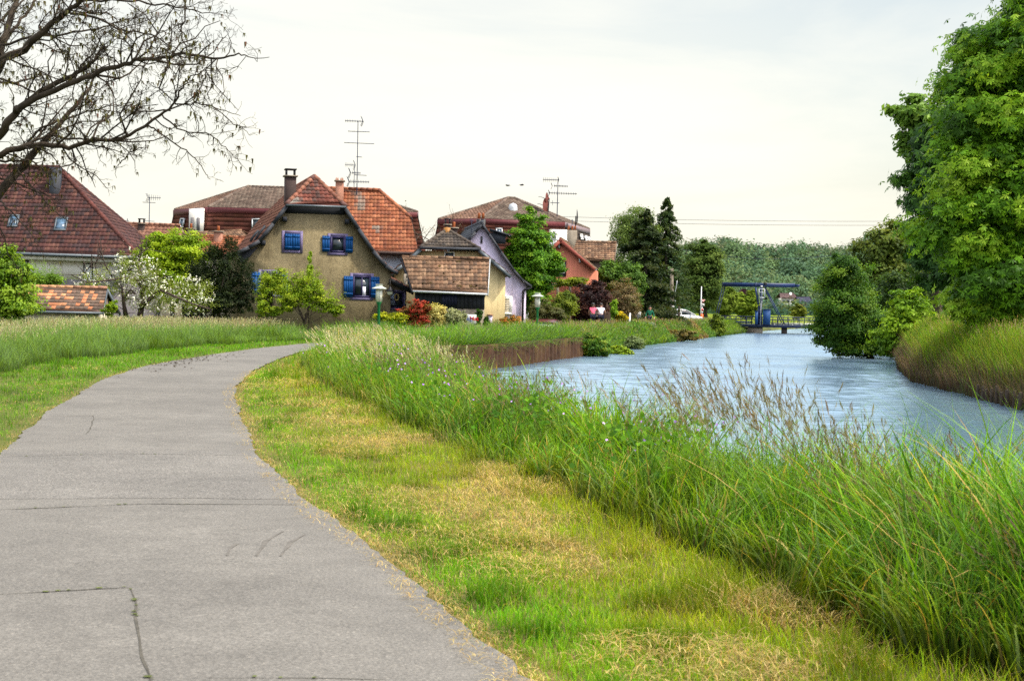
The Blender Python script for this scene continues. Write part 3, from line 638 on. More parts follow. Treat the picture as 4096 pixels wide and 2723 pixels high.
n = 60000; x, y = wedge(n, 56, 150, .8, -.16, .17, 2); zn, pd, cd, s = zone(x, y); k = (zn == 5) & (cd > .6) & (cd < 7) & (R.random(n) < .10 + .75 * sstep(75, 92, y) * sstep(.4, .6, fbm(x * .3, y * .2, 115))); x, y = x[k], y[k]; m = len(x)
stalks(mb, x, y, R.uniform(.6, .9, m), R.normal(.0, .2, m), R.normal(0, .15, m), y / 1525 * .34, pick([(.12, .16, .06)], m), pick([(.28, .24, .14), (.22, .20, .11), (.24, .15, .10)], m), m=6, Lf=.2, sp=.025)
tag(mb.build('dyke_grass', M['grass']), 'rough grass drooping over the rusty sheet piling beyond the bend', 'grass', kind='stuff')
# leafy weeds on the sloping bank past the piling
mb = MB(); n = 26000; y = 77.2 + 66 * R.random(n); xb = np.interp(y, BANK[:, 1], BANK[:, 0]); o_ = R.uniform(-.1, 1.9, n); x = xb - o_; k = noise(x * .8, y * .35, 141) > .28; x, y, o_ = x[k], y[k], o_[k]; n = len(x)
z = np.maximum(tz(x, y), -.95) + R.uniform(.05, .55, n) * (.6 + .6 * noise(x * .7, y * .5, 142)); nz = noise(x * .5, y * .22, 143)[:, None]
c = np.where(nz > .72, pick([(.20, .17, .03), (.16, .09, .035), (.13, .075, .045)], n), np.where(nz < .25, pick([(.13, .17, .11), (.10, .14, .07)], n), pick([(.045, .12, .012), (.07, .16, .014), (.10, .18, .02), (.03, .08, .012)], n)))
nv = norm(R.normal(0, .6, (n, 3)) + np.array((.3, -.5, .6))); T_ = norm(np.cross(nv, R.normal(0, 1, (n, 3)))); B_ = np.cross(nv, T_); s_ = R.uniform(.06, .13, n)[:, None]; C_ = np.stack([x, y, z], 1)
mb.add(np.stack([C_ - T_ * s_, C_ + B_ * s_ * .5, C_ + T_ * s_, C_ - B_ * s_ * .5], 1).reshape(-1, 3), np.arange(n * 4).reshape(-1, 4), np.repeat(c, 4, 0))
tag(mb.build('bank_weeds', M['grass']), 'mixed leafy weeds on the bank sloping to the water past the sheet piling', 'weeds', kind='stuff')
# opposite bank
mb = MB(); n = 420000
x, y = wedge(n, 28, 108, .8, .14, .46, 1); zn, pd, cd, s = zone(x, y); k = (zn == 6) & (cd < 8); x, y, cd = x[k], y[k], cd[k]; m = len(x)
tc_ = np.round(x * 1.3 + R.normal(0, .22, m)), np.round(y * 1.3 + R.normal(0, .22, m)); th = hash2(*tc_, 35)
low = sstep(.55, .1, cd); h = (.62 + .60 * fbm(x * .5, y * .5, 121) + .25 * (th - .3)) * R.uniform(.6, 1.15, m)
c = pick(LUSH + [(.15, .17, .02), (.17, .16, .03), (.13, .17, .03), (.19, .17, .04)], m) * (.8 + .5 * fbm(x * .5, y * .4, 123))[:, None]
brown = (R.random(m) < np.clip(low * 1.0 - .05, 0, .9)); c[brown] = pick([(.13, .095, .065), (.10, .075, .05), (.17, .12, .085), (.08, .05, .035)], brown.sum())
az = np.where(R.random(m) < .55, R.normal(3.3, .5, m), R.uniform(0, 6.283, m))
blade_mesh(mb, np.stack([x, y, np.maximum(tz(x, y), -.93)], 1), h * 1.15 * (1 - .15 * low), np.maximum(.010, y / 1525 * .5) * R.uniform(.7, 1.3, m), az, R.uniform(.1, .5, m), R.uniform(.05, .4, m), c * .4, c * 1.2, segs=3)
n = 160000; x, y = wedge(n, 30, 108, .8, .14, .46, 1); zn, pd, cd, s = zone(x, y); k = (zn == 6) & (cd > .9) & (cd < 8) & (R.random(n) < .10 + .5 * sstep(2.2, 4.2, cd)); x, y = x[k], y[k]; m = len(x)
stalks(mb, x, y, R.uniform(.75, 1.15, m), R.normal(.0, .16, m), R.normal(0, .15, m), np.maximum(.004, y / 1525 * .3), pick([(.12, .15, .05)], m), pick([(.25, .17, .11), (.20, .16, .08), (.29, .22, .13)], m), m=6, Lf=.24, sp=.022)
tag(mb.build('far_bank_grass', M['grass']), 'tall grass with reddish seed heads and dead brown stems on the opposite bank', 'grass', kind='stuff')
# rough turf of the gardens behind the dyke and the field past the bridge
mb = MB(); n = 90000
x = R.uniform(-45, 20, n); y = R.uniform(60, 128, n); k = (path_d(x, y) > 4) & (canal_d(x, y) > 6); x, y = x[k], y[k]; m = len(x); c = pick(LUSH + GREENS, m)
blade_mesh(mb, np.stack([x, y, tz(x, y)], 1), R.uniform(.12, .4, m), .05, R.uniform(0, 6.28, m), .5, .2, c * .6, c * 1.1, segs=2)
tag(mb.build('garden_turf', M['grass']), 'rough garden grass between the dyke and the houses', 'grass', kind='stuff')
mb = MB(); n = 60000
y = R.uniform(176, 480, n); x = R.uniform(.08, .24, n) * y; k = canal_d(x, y) > 1; x, y = x[k], y[k]; m = len(x); c = pick([(.20, .27, .04), (.26, .29, .06), (.13, .2, .04)], m)
blade_mesh(mb, np.stack([x, y, tz(x, y)], 1), R.uniform(.2, .6, m), y / 1525 * .9, R.uniform(0, 6.28, m), .5, .2, c * .7, c * 1.1, segs=2)
tag(mb.build('field_grass', M['grass']), 'yellow green field grass beyond the lifting bridge', 'grass', kind='stuff')
# dropped catkins on the asphalt
mb = MB(); n = 170
x = R.normal(-8.0, .35, n); y = R.normal(39, 3.2, n); x = np.interp(y, PL[:, 1], PL[:, 0]) + np.abs(R.normal(0, .55, n)); az = R.uniform(0, 6.28, n)
blade_mesh(mb, np.stack([x, y, np.full(n, .05)], 1), .05, .05, az, 2.4, .8, pick([(.03, .02, .012)], n), pick([(.04, .028, .015)], n), segs=3, face_az=az + 1.57)
tag(mb.build('fallen_catkins', M['grass']), 'dark fallen catkins strewn on the asphalt at the bend', 'litter', kind='stuff')
# ------------------------------------------------------------------ buildings
class Fac:
    """vertical plane of a facade through a known point; ang>0 means the far end lies towards +X"""
    def __init__(s, px, py, Y, ang):
        s.p = at(px, py, Y); a = math.radians(ang)
        s.ex = np.array([math.cos(a), math.sin(a), 0]); s.n = np.array([math.sin(a), -math.cos(a), 0]); s.b = -s.n; s.ez = np.array([0, 0, 1.])
    def pt(s, px, py, off=0.):
        d = ray(px, py); t = np.dot(s.p + s.n * off - EYEP, s.n) / np.dot(d, s.n); return EYEP + d * t
    def xz(s, px, py, off=0.):
        q = s.pt(px, py, off) - s.p; return np.dot(q, s.ex), q[2]
    def P(s, x, z, off=0.): return s.p + s.ex * x + s.ez * z + s.n * off
    def box(s, mb, x, z, o, col=None, mat=0): return mb.box(s.p, s.ex, s.n, s.ez, x, o, z, col, mat)
def plane_pt(px, py, p0, n):
    d = ray(px, py); return EYEP + d * (np.dot(p0 - EYEP, n) / np.dot(d, n))
def tile_roof(mb, poly, pal, w=.23, h=.34, amp=.034, lift=.05, wts=None, grey=None, flat=False, seed=0):
    """overlapping clay tiles laid over a convex planar polygon"""
    P = np.asarray(poly, float); n = norm(sum(np.cross(P[i] - P[0], P[(i + 1) % len(P)] - P[0]) for i in range(len(P))))
    if n[2] < 0: n = -n
    u = norm(np.cross([0, 0, 1.], n)); v = np.cross(n, u)
    if v[2] < 0: v = -v; u = -u
    o = P[0]; U = (P - o) @ u; Vv = (P - o) @ v; v0, v1 = Vv.min(), Vv.max()
    def rng(vv):
        lo, hi = 1e9, -1e9; vv = min(max(vv, v0 + 1e-4), v1 - 1e-4)
        for i in range(len(P)):
            a, b = i, (i + 1) % len(P)
            if (Vv[a] - vv) * (Vv[b] - vv) <= 0 and abs(Vv[a] - Vv[b]) > 1e-9:
                q = U[a] + (U[b] - U[a]) * (vv - Vv[a]) / (Vv[b] - Vv[a]); lo = min(lo, q); hi = max(hi, q)
        return lo, hi
    k = max(1, int(round((v1 - v0) / h))); hh = (v1 - v0) / k; rr = np.random.default_rng(seed + 5)
    prof = np.array([(0, 0), (.3, .1), (.55, .9), (.78, 1.), (1., .0)]) if not flat else np.array([(0, .0), (.12, 1.), (.16, .1), (.96, .1), (1., 0)])
    pal = np.asarray(pal, float)
    for r in range(k):
        a, b = v0 + r * hh, v0 + (r + 1) * hh; la, ha = rng(a); lb, hb = rng(b)
        j0, j1 = math.floor(min(la, lb) / w), math.ceil(max(ha, hb) / w); sh = 0
        for j in range(j0, j1):
            uu = (j + prof[:, 0]) * w + sh; ub = np.clip(uu, la, ha); ut = np.clip(uu, lb, hb)
            if ub[-1] - ub[0] < 1e-3 and ut[-1] - ut[0] < 1e-3: continue
            wv = prof[:, 1] * amp; dz = rr.normal(0, .004)
            B = o + np.outer(ub, u) + v * a + np.outer(wv + lift + dz, n); T = o + np.outer(ut, u) + v * (b + .02) + np.outer(wv + .004, n); B0 = o + np.outer(ub, u) + v * a - n * .004
            if ub[-1] - ub[0] < 1e-3: B0 = B = np.repeat(B[:1], 5, 0)
            m = len(prof); q = np.arange(m - 1)
            c = pal[rr.choice(len(pal), p=wts)] * rr.uniform(.88, 1.12) * (.72 + .56 * fbm(j * w * .55 + seed * 7, a * .5, 2))
            if grey is not None:
                gx = noise((j * w) * .9 + seed, a * .5, 3) + .25 * noise(j * w * 4, a * 3, 9); f = float(sstep(grey[1], grey[1] + .15, gx)); c = c * (1 - f) + np.array(grey[0]) * f * rr.uniform(.8, 1.2)
            mb.add(np.concatenate([B, T, B0]), [np.concatenate([np.stack([q, q + 1, m + q + 1, m + q], 1), np.stack([2 * m + q, 2 * m + q + 1, q + 1, q], 1)])], np.concatenate([np.repeat([c * .93], m, 0), np.repeat([c * 1.03], m, 0), np.repeat([c * .5], m, 0)]))
    mb.poly(P - n * .03, pal[0] * .4)
def ridge(mb, a, b, pal, r=.11, L=.38, seed=0):
    a, b = np.asarray(a, float), np.asarray(b, float); D = np.linalg.norm(b - a); k = max(1, int(D / L)); rr = np.random.default_rng(seed); d = (b - a) / D
    for i in range(k):
        p, q = a + d * D * i / k, a + d * D * (i + 1) / k; c = np.asarray(pal[rr.integers(len(pal))]) * rr.uniform(.75, 1.2)
        mb.tube([p + (0, 0, .02), q + (0, 0, .02)], [r * 1.12, r * .92], 6, c)
def plank(mb, a, b, w, th, up, col=None, mat=0, down=0.):
    """board from a to b: w along 'up', th along the other normal"""
    a, b = np.asarray(a, float), np.asarray(b, float); L = np.linalg.norm(b - a); ex = (b - a) / L; ez = norm(np.asarray(up) - ex * np.dot(up, ex)); ey = np.cross(ez, ex)
    mb.box(a, ex, ey, ez, (0, L), (-th / 2, th / 2), (-w - down, -down), col, mat)
def gutter(root, a, b, mat, r=.07, name='gutter'):
    m = MB(); m.tube([a, b], r, 8); return m.build(name, mat, root, smooth=True)
def window(root, F, px, mats, bars=(1, 0), fw=.07, depth=.05, off=0., surround=None, sill=None, pane_col=None, recess=True, blind=None):
    """frame (part) > pane, surround, sill (sub-parts); px = pixel corners (x0, y0, x1, y1)"""
    x0, z1 = F.xz(px[0], px[1], off); x1, z0 = F.xz(px[2], px[3], off); a, b = F.xz((px[0] + px[2]) / 2, (px[1] + px[3]) / 2, off); w_ = (x1 - x0) / 2; h_ = (z1 - z0) / 2; x0, x1, z0, z1 = a - w_, a + w_, b - h_, b + h_
    m = MB(); o = (off + .004, off + depth)
    F.box(m, (x0, x0 + fw), (z0, z1), o); F.box(m, (x1 - fw, x1), (z0, z1), o); F.box(m, (x0 + fw, x1 - fw), (z0, z0 + fw), o); F.box(m, (x0 + fw, x1 - fw), (z1 - fw, z1), o)
    for i in range(bars[0]): c = x0 + (x1 - x0) * (i + 1) / (bars[0] + 1); F.box(m, (c - fw * .4, c + fw * .4), (z0 + fw, z1 - fw), (o[0], o[1] - .006))
    for i in range(bars[1]): c = z0 + (z1 - z0) * (i + 1) / (bars[1] + 1); F.box(m, (x0 + fw, x1 - fw), (c - fw * .25, c + fw * .25), (o[0], o[1] - .012))
    f = m.build('window', mats[0], root)
    m = MB(); F.box(m, (x0 + fw * .5, x1 - fw * .5), (z0 + fw * .5, z1 - fw * .5), (off + .001, off + .016)); m.build('pane', mats[1], f)
    if surround:
        s_, mt = surround; m = MB(); oo = (off + .002, off + .03)
        F.box(m, (x0 - s_, x0 - .003), (z0 - s_, z1 + s_), oo); F.box(m, (x1 + .003, x1 + s_), (z0 - s_, z1 + s_), oo); F.box(m, (x0 - .003, x1 + .003), (z1 + .003, z1 + s_), oo); F.box(m, (x0 - .003, x1 + .003), (z0 - s_, z0 - .003), oo); m.build('surround', mt, f)
    if sill: m = MB(); F.box(m, (x0 - .1, x1 + .1), (z0 - .09, z0 - .004), (off, off + .12)); m.build('sill', sill, f)
    if blind:
        fr, mt = blind; m = MB(); zt, zb = z1 - fw * .6, z1 - (z1 - z0) * fr; k = max(3, int((zt - zb) / .11))
        for i in range(k): F.box(m, (x0 + fw, x1 - fw), (zb + (zt - zb) * i / k, zb + (zt - zb) * (i + .88) / k), (off + .02, off + .038))
        m.build('blind', mt, f)
    return f, (x0, x1, z0, z1)
def shutter(f, F, x, z, off, mat):
    m = MB(); n = max(2, int((x[1] - x[0]) / .12)); w = (x[1] - x[0]) / n
    for i in range(n): F.box(m, (x[0] + w * i + .004, x[0] + w * (i + 1) - .004), z, (off, off + .035))
    for q in (.16, .84): c = z[0] + (z[1] - z[0]) * q; F.box(m, (x[0], x[1]), (c - .04, c + .04), (off + .035, off + .052))
    s = m.build('shutter', mat, f); m = MB()
    return s
def chimney(root, base, w, d, h, mat, cap=None, pots=(), F=None, slab=None):
    ex, ey = (F.ex, F.b) if F else (np.array([1., 0, 0]), np.array([0, 1., 0]))
    m = MB(); m.box(base, ex, ey, (0, 0, 1), (-w / 2, w / 2), (-d / 2, d / 2), (-1.2, h)); c = m.build('chimney', mat, root)
    if slab: m = MB(); m.box(base, ex, ey, (0, 0, 1), (-w / 2 - .08, w / 2 + .08), (-d / 2 - .08, d / 2 + .08), (h + .002, h + .07)); m.build('slab', slab, c)
    if cap == 'frame':
        m = MB()
        for i in (-1, 1): m.box(base + ex * i * w * .38, ex, ey, (0, 0, 1), (-.03, .03), (-d / 2, d / 2), (h + .07, h + .36))
        m.box(base, ex, ey, (0, 0, 1), (-w / 2 - .02, w / 2 + .02), (-d / 2 - .04, d / 2 + .04), (h + .362, h + .42)); m.build('cap', M['black_metal'], c)
    for q in pots:
        m = MB(); m.lathe(base + ex * q + np.array([0, 0, h + .06]), [(.0, 0), (.10, 0), (.085, .3), (.095, .34), (.06, .35)], 10, (.42, .12, .04)); m.build('chimney_pot', M['tint'], c, smooth=True)
    return c
def gable_wall(root, F, pts, D, mat, name='wall'):
    m = MB(); m.prism(pts, F.b * D); return m.build(name, mat, root)
BROWN = [(.21, .085, .055), (.17, .07, .05), (.25, .11, .07), (.13, .065, .055)]
ORANGE = [(.32, .115, .055), (.28, .092, .045), (.36, .14, .07), (.22, .08, .045)]
OLDTILE = [(.22, .13, .078), (.16, .095, .06), (.27, .165, .10), (.12, .075, .05), (.19, .105, .062)]
DARKTILE = [(.085, .068, .055), (.11, .088, .068), (.065, .055, .048)]
MANSARD = [(.145, .105, .08), (.12, .085, .065), (.165, .125, .095)]

def Z(zoom, pts):
    ox, oy, s = zoom; return [(ox + a * s, oy + b * s) for a, b in pts]
ZA, ZB, ZC = (0, 600, 1100 / 2359), (900, 600, 1100 / 2359), (1700, 650, 1100 / 2359)

# --- house with the blue shutters --------------------------------------------------------
def blue_shutter_house():
    Fw = Fac(1264, 1240, 80, 15); D = 12.5
    base = Fw.P(0, 0) * np.array([1, 1, 0]) + np.array([0, 0, -.8])
    t = thing('gable_house', base, 'ochre stucco gable house with bright blue shutters and a half-hipped tile roof', 'house')
    ov = .38
    vL = [Fw.pt(*p, ov) for p in Z(ZB, [(525, 470), (405, 625), (290, 772), (200, 826), (105, 872)])]
    vR = [Fw.pt(*p, ov) for p in Z(ZB, [(1035, 487), (1155, 672), (1280, 862), (1385, 986), (1488, 1052)])]
    gz = -1.
    wl_ = [q - Fw.n * ov for q in vL]; wr_ = [q - Fw.n * ov for q in vR]
    # wall: front gable outline, a little inside the verge
    xl_ = Fw.xz(*Z(ZB, [(152, 985)])[0])[0]; xr__ = Fw.xz(*Z(ZB, [(1424, 1060)])[0])[0]
    top = [q + np.array([0, 0, -.16]) for q in wl_[:4]]; topr = [q + np.array([0, 0, -.16]) for q in wr_[:4]]
    def clampx(q, lo, hi): x = np.dot(q - Fw.p, Fw.ex); xx = min(max(x, lo), hi); return q + Fw.ex * (xx - x)
    zl = Fw.xz(*Z(ZB, [(152, 900)])[0])[1]; zr = Fw.xz(*Z(ZB, [(1424, 1000)])[0])[1]
    outline = [Fw.P(xl_, gz - Fw.p[2]), Fw.P(xr__, gz - Fw.p[2]), Fw.P(xr__, zr)] + [clampx(q, xl_, xr__) for q in topr[::-1]] + [clampx(q, xl_, xr__) for q in top] + [Fw.P(xl_, zl)]
    gable_wall(t, Fw, outline, D - .8, M['brown_stucco'])
    # roof
    m = MB(); pal = [(.27, .115, .075), (.22, .09, .06), (.32, .15, .10), (.18, .08, .06)]; dep = Fw.b * D
    apex = plane_pt(*Z(ZB, [(767, 228)])[0], (vL[0] + vR[0]) / 2 + Fw.b * 2.0, Fw.n); r1 = apex + Fw.b * (D - 2.0)
    for a, b in zip(vL[:-1], vL[1:]): tile_roof(m, [b, a, a + dep, b + dep], pal, seed=1)
    for a, b in zip(vR[:-1], vR[1:]): tile_roof(m, [a, b, b + dep, a + dep], pal, seed=2)
    tile_roof(m, [vL[0], apex, r1, vL[0] + dep], pal, seed=3); tile_roof(m, [vR[0], apex, r1, vR[0] + dep], pal, seed=4)
    tile_roof(m, [vL[0], vR[0], apex], [(.19, .06, .042), (.15, .055, .042), (.23, .085, .06), (.11, .06, .05)], grey=((.17, .15, .13), .78), seed=5)
    ridge(m, apex, r1, pal); ridge(m, vL[0], apex, BROWN, .12); ridge(m, vR[0], apex, BROWN, .12)
    rf = m.build('roof', M['tile'], t)
    m = MB()
    for V in (vL, vR):
        m = MB()
        for a, b in zip(V[:-1], V[1:]): plank(m, a, b, .19, .05, (0, 0, 1), down=-.03)
        m.build('barge_board', M['dark_slate'], rf)
    m = MB()   # dark soffit under the half hip and boards under the left eave
    m.prism([vL[0] - (0, 0, .06), vR[0] - (0, 0, .06), wr_[0] - (0, 0, .42), wl_[0] - (0, 0, .42)], Fw.b * .05)
    m.build('soffit', M['dark_board'], rf); m = MB(); q0 = clampx(wl_[4], xl_ - .35, 99) + np.array([0, 0, -.1]); m.prism([wl_[4] + (0, 0, -.1), wl_[3] + (0, 0, -.2), wl_[2] + (0, 0, -.35), Fw.pt(*Z(ZB, [(150, 990)])[0])], Fw.n * .03)
    m.build('soffit', M['dark_board'], rf)
    gutter(rf, vL[0] + (0, 0, -.02) + Fw.n * .06, vR[0] + (0, 0, -.02) + Fw.n * .06, M['zinc'], .06)
    for p in Z(ZB, [(509, 595), (1042, 615), (325, 797), ]): m = MB(); x, z = Fw.xz(*p); Fw.box(m, (x - .11, x + .11), (z - .12, z + .12), (0, .3)); m.build('purlin_end', M['dark_board'], t)
    # windows
    mats = (M['indigo_frame'], M['glass']); vf = (.15, M['violet_frame'])
    q = Z(ZB, [(512, 716), (641, 860)]); f, r = window(t, Fw, (*q[0], *q[1]), mats, surround=vf); mid = (r[0] + r[1]) / 2
    shutter(f, Fw, (r[0] + .01, mid - .006), (r[2] + .01, r[3] - .01), .055, M['blue_shutter']); shutter(f, Fw, (mid + .006, r[1] - .01), (r[2] + .01, r[3] - .01), .055, M['blue_shutter'])
    q = Z(ZB, [(905, 740), (1028, 880)]); f, r = window(t, Fw, (*q[0], *q[1]), mats, bars=(0, 0), fw=.09, surround=vf)
    for a, b, c, d in ((833, 735, 897, 873), (1034, 742, 1095, 882)): x0, z1 = Fw.xz(*Z(ZB, [(a, b)])[0]); x1, z0 = Fw.xz(*Z(ZB, [(c, d)])[0]); shutter(f, Fw, (x0, x1), (z0, z1), .04, M['blue_shutter'])
    q = Z(ZB, [(1098, 1080), (1248, 1264)]); f, r = window(t, Fw, (*q[0], *q[1]), mats, bars=(1, 0), fw=.08, surround=vf)
    for a, b, c, d in ((1018, 1080, 1093, 1262), (1252, 1087, 1321, 1268)): x0, z1 = Fw.xz(*Z(ZB, [(a, b)])[0]); x1, z0 = Fw.xz(*Z(ZB, [(c, d)])[0]); shutter(f, Fw, (x0, x1), (z0, z1), .04, M['blue_shutter'])
    m = MB(); x0, z1 = Fw.xz(*Z(ZB, [(1178, 1172)])[0]); x1, z0 = Fw.xz(*Z(ZB, [(1206, 1252)])[0]); Fw.box(m, (x0, x1), (z0, z1), (.018, .024)); m.build('curtain', M['white_cloth'], f)
    q = Z(ZB, [(312, 1050), (470, 1235)]); f, r = window(t, Fw, (*q[0], *q[1]), mats, bars=(1, 0), fw=.08, surround=vf)
    for a, b, c, d in ((225, 1045, 300, 1232), (482, 1053, 535, 1240)): x0, z1 = Fw.xz(*Z(ZB, [(a, b)])[0]); x1, z0 = Fw.xz(*Z(ZB, [(c, d)])[0]); shutter(f, Fw, (x0, x1), (z0, z1), .04, M['blue_shutter'])
    # chimney: stands on the slope turned towards the meadow
    c0 = plane_pt(*Z(ZB, [(557, 440)])[0], vL[0] + Fw.b * 1.0, Fw.n); ct = plane_pt(*Z(ZB, [(557, 232)])[0], vL[0] + Fw.b * 1.0, Fw.n)
    chimney(t, c0, .56, .6, ct[2] - c0[2], M['chimney_dark'], 'frame', F=Fw, slab=M['concrete'])
    # snow guards on the slope
    m = MB()
    for p, q in (((250, 790), (345, 650)), ((215, 785), (290, 690))):
        a = plane_pt(*Z(ZB, [p])[0], vL[1] + Fw.b * .5, Fw.n); b = plane_pt(*Z(ZB, [q])[0], vL[1] + Fw.b * .5, Fw.n); m.tube([a, (a + b) / 2 + (0, 0, .05), b], .07, 6)
    m.build('roof_vent', M['dark_slate'], rf)
    # wall lamp by the corner
    m = MB(); x, z = Fw.xz(*Z(ZB, [(1405, 1210)])[0]); m.tube([Fw.P(x, z + .35, 0), Fw.P(x, z + .62, .18), Fw.P(x, z + .5, .34), Fw.P(x, z + .2, .36)], .025, 6); m.lathe(Fw.P(x, z, .36), [(.05, .22), (.1, .12), (.26, .0), (.24, -.02)], 12); wlp = m.build('wall_lamp', M['black_metal'], t, smooth=True)
    m = MB(); m.lathe(Fw.P(x, z - .02, .36), [(.17, 0), (.15, -.12), (.06, -.2), (0, -.22)], 12); m.build('globe', M['lamp_glass'], wlp, smooth=True)
    return t, Fw
bsh, FB = blue_shutter_house()

# --- long orange-roofed house behind it ------------------------------------------------------
def orange_house():
    Y = 93; f = Fac(1500, 1015, Y, 4); base = f.P(0, 0) * np.array([1, 1, 0]) + (0, 0, -1)
    t = thing('tiled_house', base, 'pale blue house under a long orange clay tile roof with one half-hipped end', 'house')
    pp = lambda x, y, off=0: f.pt(*Z(ZB, [(x, y)])[0], off)
    eR, eL = pp(1662, 890), pp(820, 866); slope_b = 4.4
    rR = pp(1318, 345, -slope_b); rL = pp(700, 322, -slope_b)
    # slope plane through eave and ridge
    n = norm(np.cross(eR - eL, rL - eL)); hk = plane_pt(*Z(ZB, [(1592, 580)])[0], eR, n)
    m = MB(); gr = ((.25, .20, .16), .93)
    tile_roof(m, [eL, eR, hk, rR, rL], ORANGE, grey=gr, seed=11, w=.235, h=.36)
    back = np.array([0, 2 * slope_b + .4, 0]); mir = lambda q: q + f.b * 2 * (np.dot(rR - q, f.b))
    tile_roof(m, [mir(eL), mir(eR), mir(hk), rR, rL], ORANGE, seed=12); tile_roof(m, [hk, mir(hk), rR], ORANGE, seed=13)
    ridge(m, rL, rR, ORANGE, .12); ridge(m, rR, hk, ORANGE, .12); ridge(m, rR, mir(hk), ORANGE, .12)
    rf = m.build('roof', M['tile'], t)
    gutter(rf, eL + f.n * .05, eR + f.n * .05, M['chimney_dark'], .085)
    m = MB(); m.tube([hk + (.02, -.1, 0), (hk + mir(hk)) / 2 + (.1, 0, 0), mir(hk)], .07, 6); plank(m, eR, hk, .2, .05, (0, 0, 1)); m.build('barge_board', M['chimney_dark'], rf)
    ins = f.b * .5; wx = lambda q, z: np.array([q[0], q[1], z])
    m = MB(); a, b = eL + ins, eR + ins - f.ex * .45; gz = -1.2
    bk = f.b * (2 * slope_b - 1.0)
    m.prism([wx(a, gz), wx(b, gz), wx(b, b[2] + .15), wx(a, a[2] + .15)], bk)
    hkk = hk - f.ex * .5; m.prism([b + (0, 0, .1), b + bk + (0, 0, .1), mir(hkk) - f.ex * 0 + (0, 0, -.1), hkk + (0, 0, -.1)], -f.ex * .2)
    m.build('wall', M['paleblue_wall'], t)
    q = pp(982, 400, -slope_b + .9); qt = pp(982, 272, -slope_b + .9)
    c = chimney(t, q, .5, .5, qt[2] - q[2], M['chimney_clay'], slab=M['concrete'], F=f)
    for dx in (-.2, -.1, .1, .2): m = MB(); m.lathe(qt + f.ex * dx + (0, 0, .06), [(.07, 0), (.03, .16), (0, .22)], 6); m.build('cowl', M['chimney_clay'], c)
    return t, f, pp
orh, FO, ppo = orange_house()

def antenna(name, label, foot, top, booms, rod=.028, dirx=1., root_h=.3):
    """roof aerial: pole, each boom with its comb of elements"""
    t = thing(name, foot, label, 'antenna', 'television aerials on the roofs'); foot = np.asarray(foot); top = np.asarray(top); H = np.linalg.norm(top - foot)
    m = MB(); m.tube([foot - (0, 0, root_h), foot, top], [rod * 1.25, rod * 1.15, rod * .9], 6); m.build('pole', M['bridge_dark'], t)
    for (fr, l, r_, n, el, vert, refl) in booms:
        c = foot + (top - foot) * fr; m = MB(); a, b = c + (l, 0, .02), c + (r_, 0, -.02 * (r_ > 1)); m.tube([a, b], rod * .75, 5)
        for k in range(n):
            p = a + (b - a) * (k + .5) / n; s = el * (1 - .35 * k / n)
            d = np.array([0, .25, 1.]) if vert else np.array([.25, 1., .06])
            m.tube([p - norm(d) * s / 2, p + norm(d) * s / 2], rod * .42, 4)
        if refl is not None:
            x = c[0] + refl
            for k in range(5): m.tube([(x - .06 * abs(k - 2), c[1] - .35, c[2] + .14 * (k - 2)), (x - .06 * abs(k - 2), c[1] + .35, c[2] + .14 * (k - 2))], rod * .4, 4)
            for s in (-.3, 0, .3): m.tube([(x - .12, c[1] + s, c[2] - .3), (x, c[1] + s, c[2]), (x - .12, c[1] + s, c[2] + .3)], rod * .4, 4)
        m.build('boom', M['bridge_dark'], t)
    return t
a0 = ppo(1131, 380, -3.9); a1 = ppo(1141, -245, -3.9); kx = 4.0 / (a1[2] - a0[2])
antenna('roof_antenna', 'tall mast of stacked television aerials on the orange roof', a0, a1,
        [(1.0, -.83, .33, 11, .2, True, .32), (.857, -.62, .75, 4, .9, False, None), (.70, -.85, 1.05, 7, .8, False, None), (.51, -.03, .28, 2, .8, False, None), (.29, -.35, .22, 6, .25, True, -.42), (.26, -.15, .6, 4, .7, False, None), (.17, -.48, .78, 12, .25, True, -.5)])
b0 = ppo(1106, 345, -4.6); b1 = ppo(1111, 126, -4.6)
antenna('roof_antenna', 'short second aerial mast standing close behind the tall one on the orange roof', b0, b1, [(.98, -.62, .0, 8, .28, True, .05)], .02)

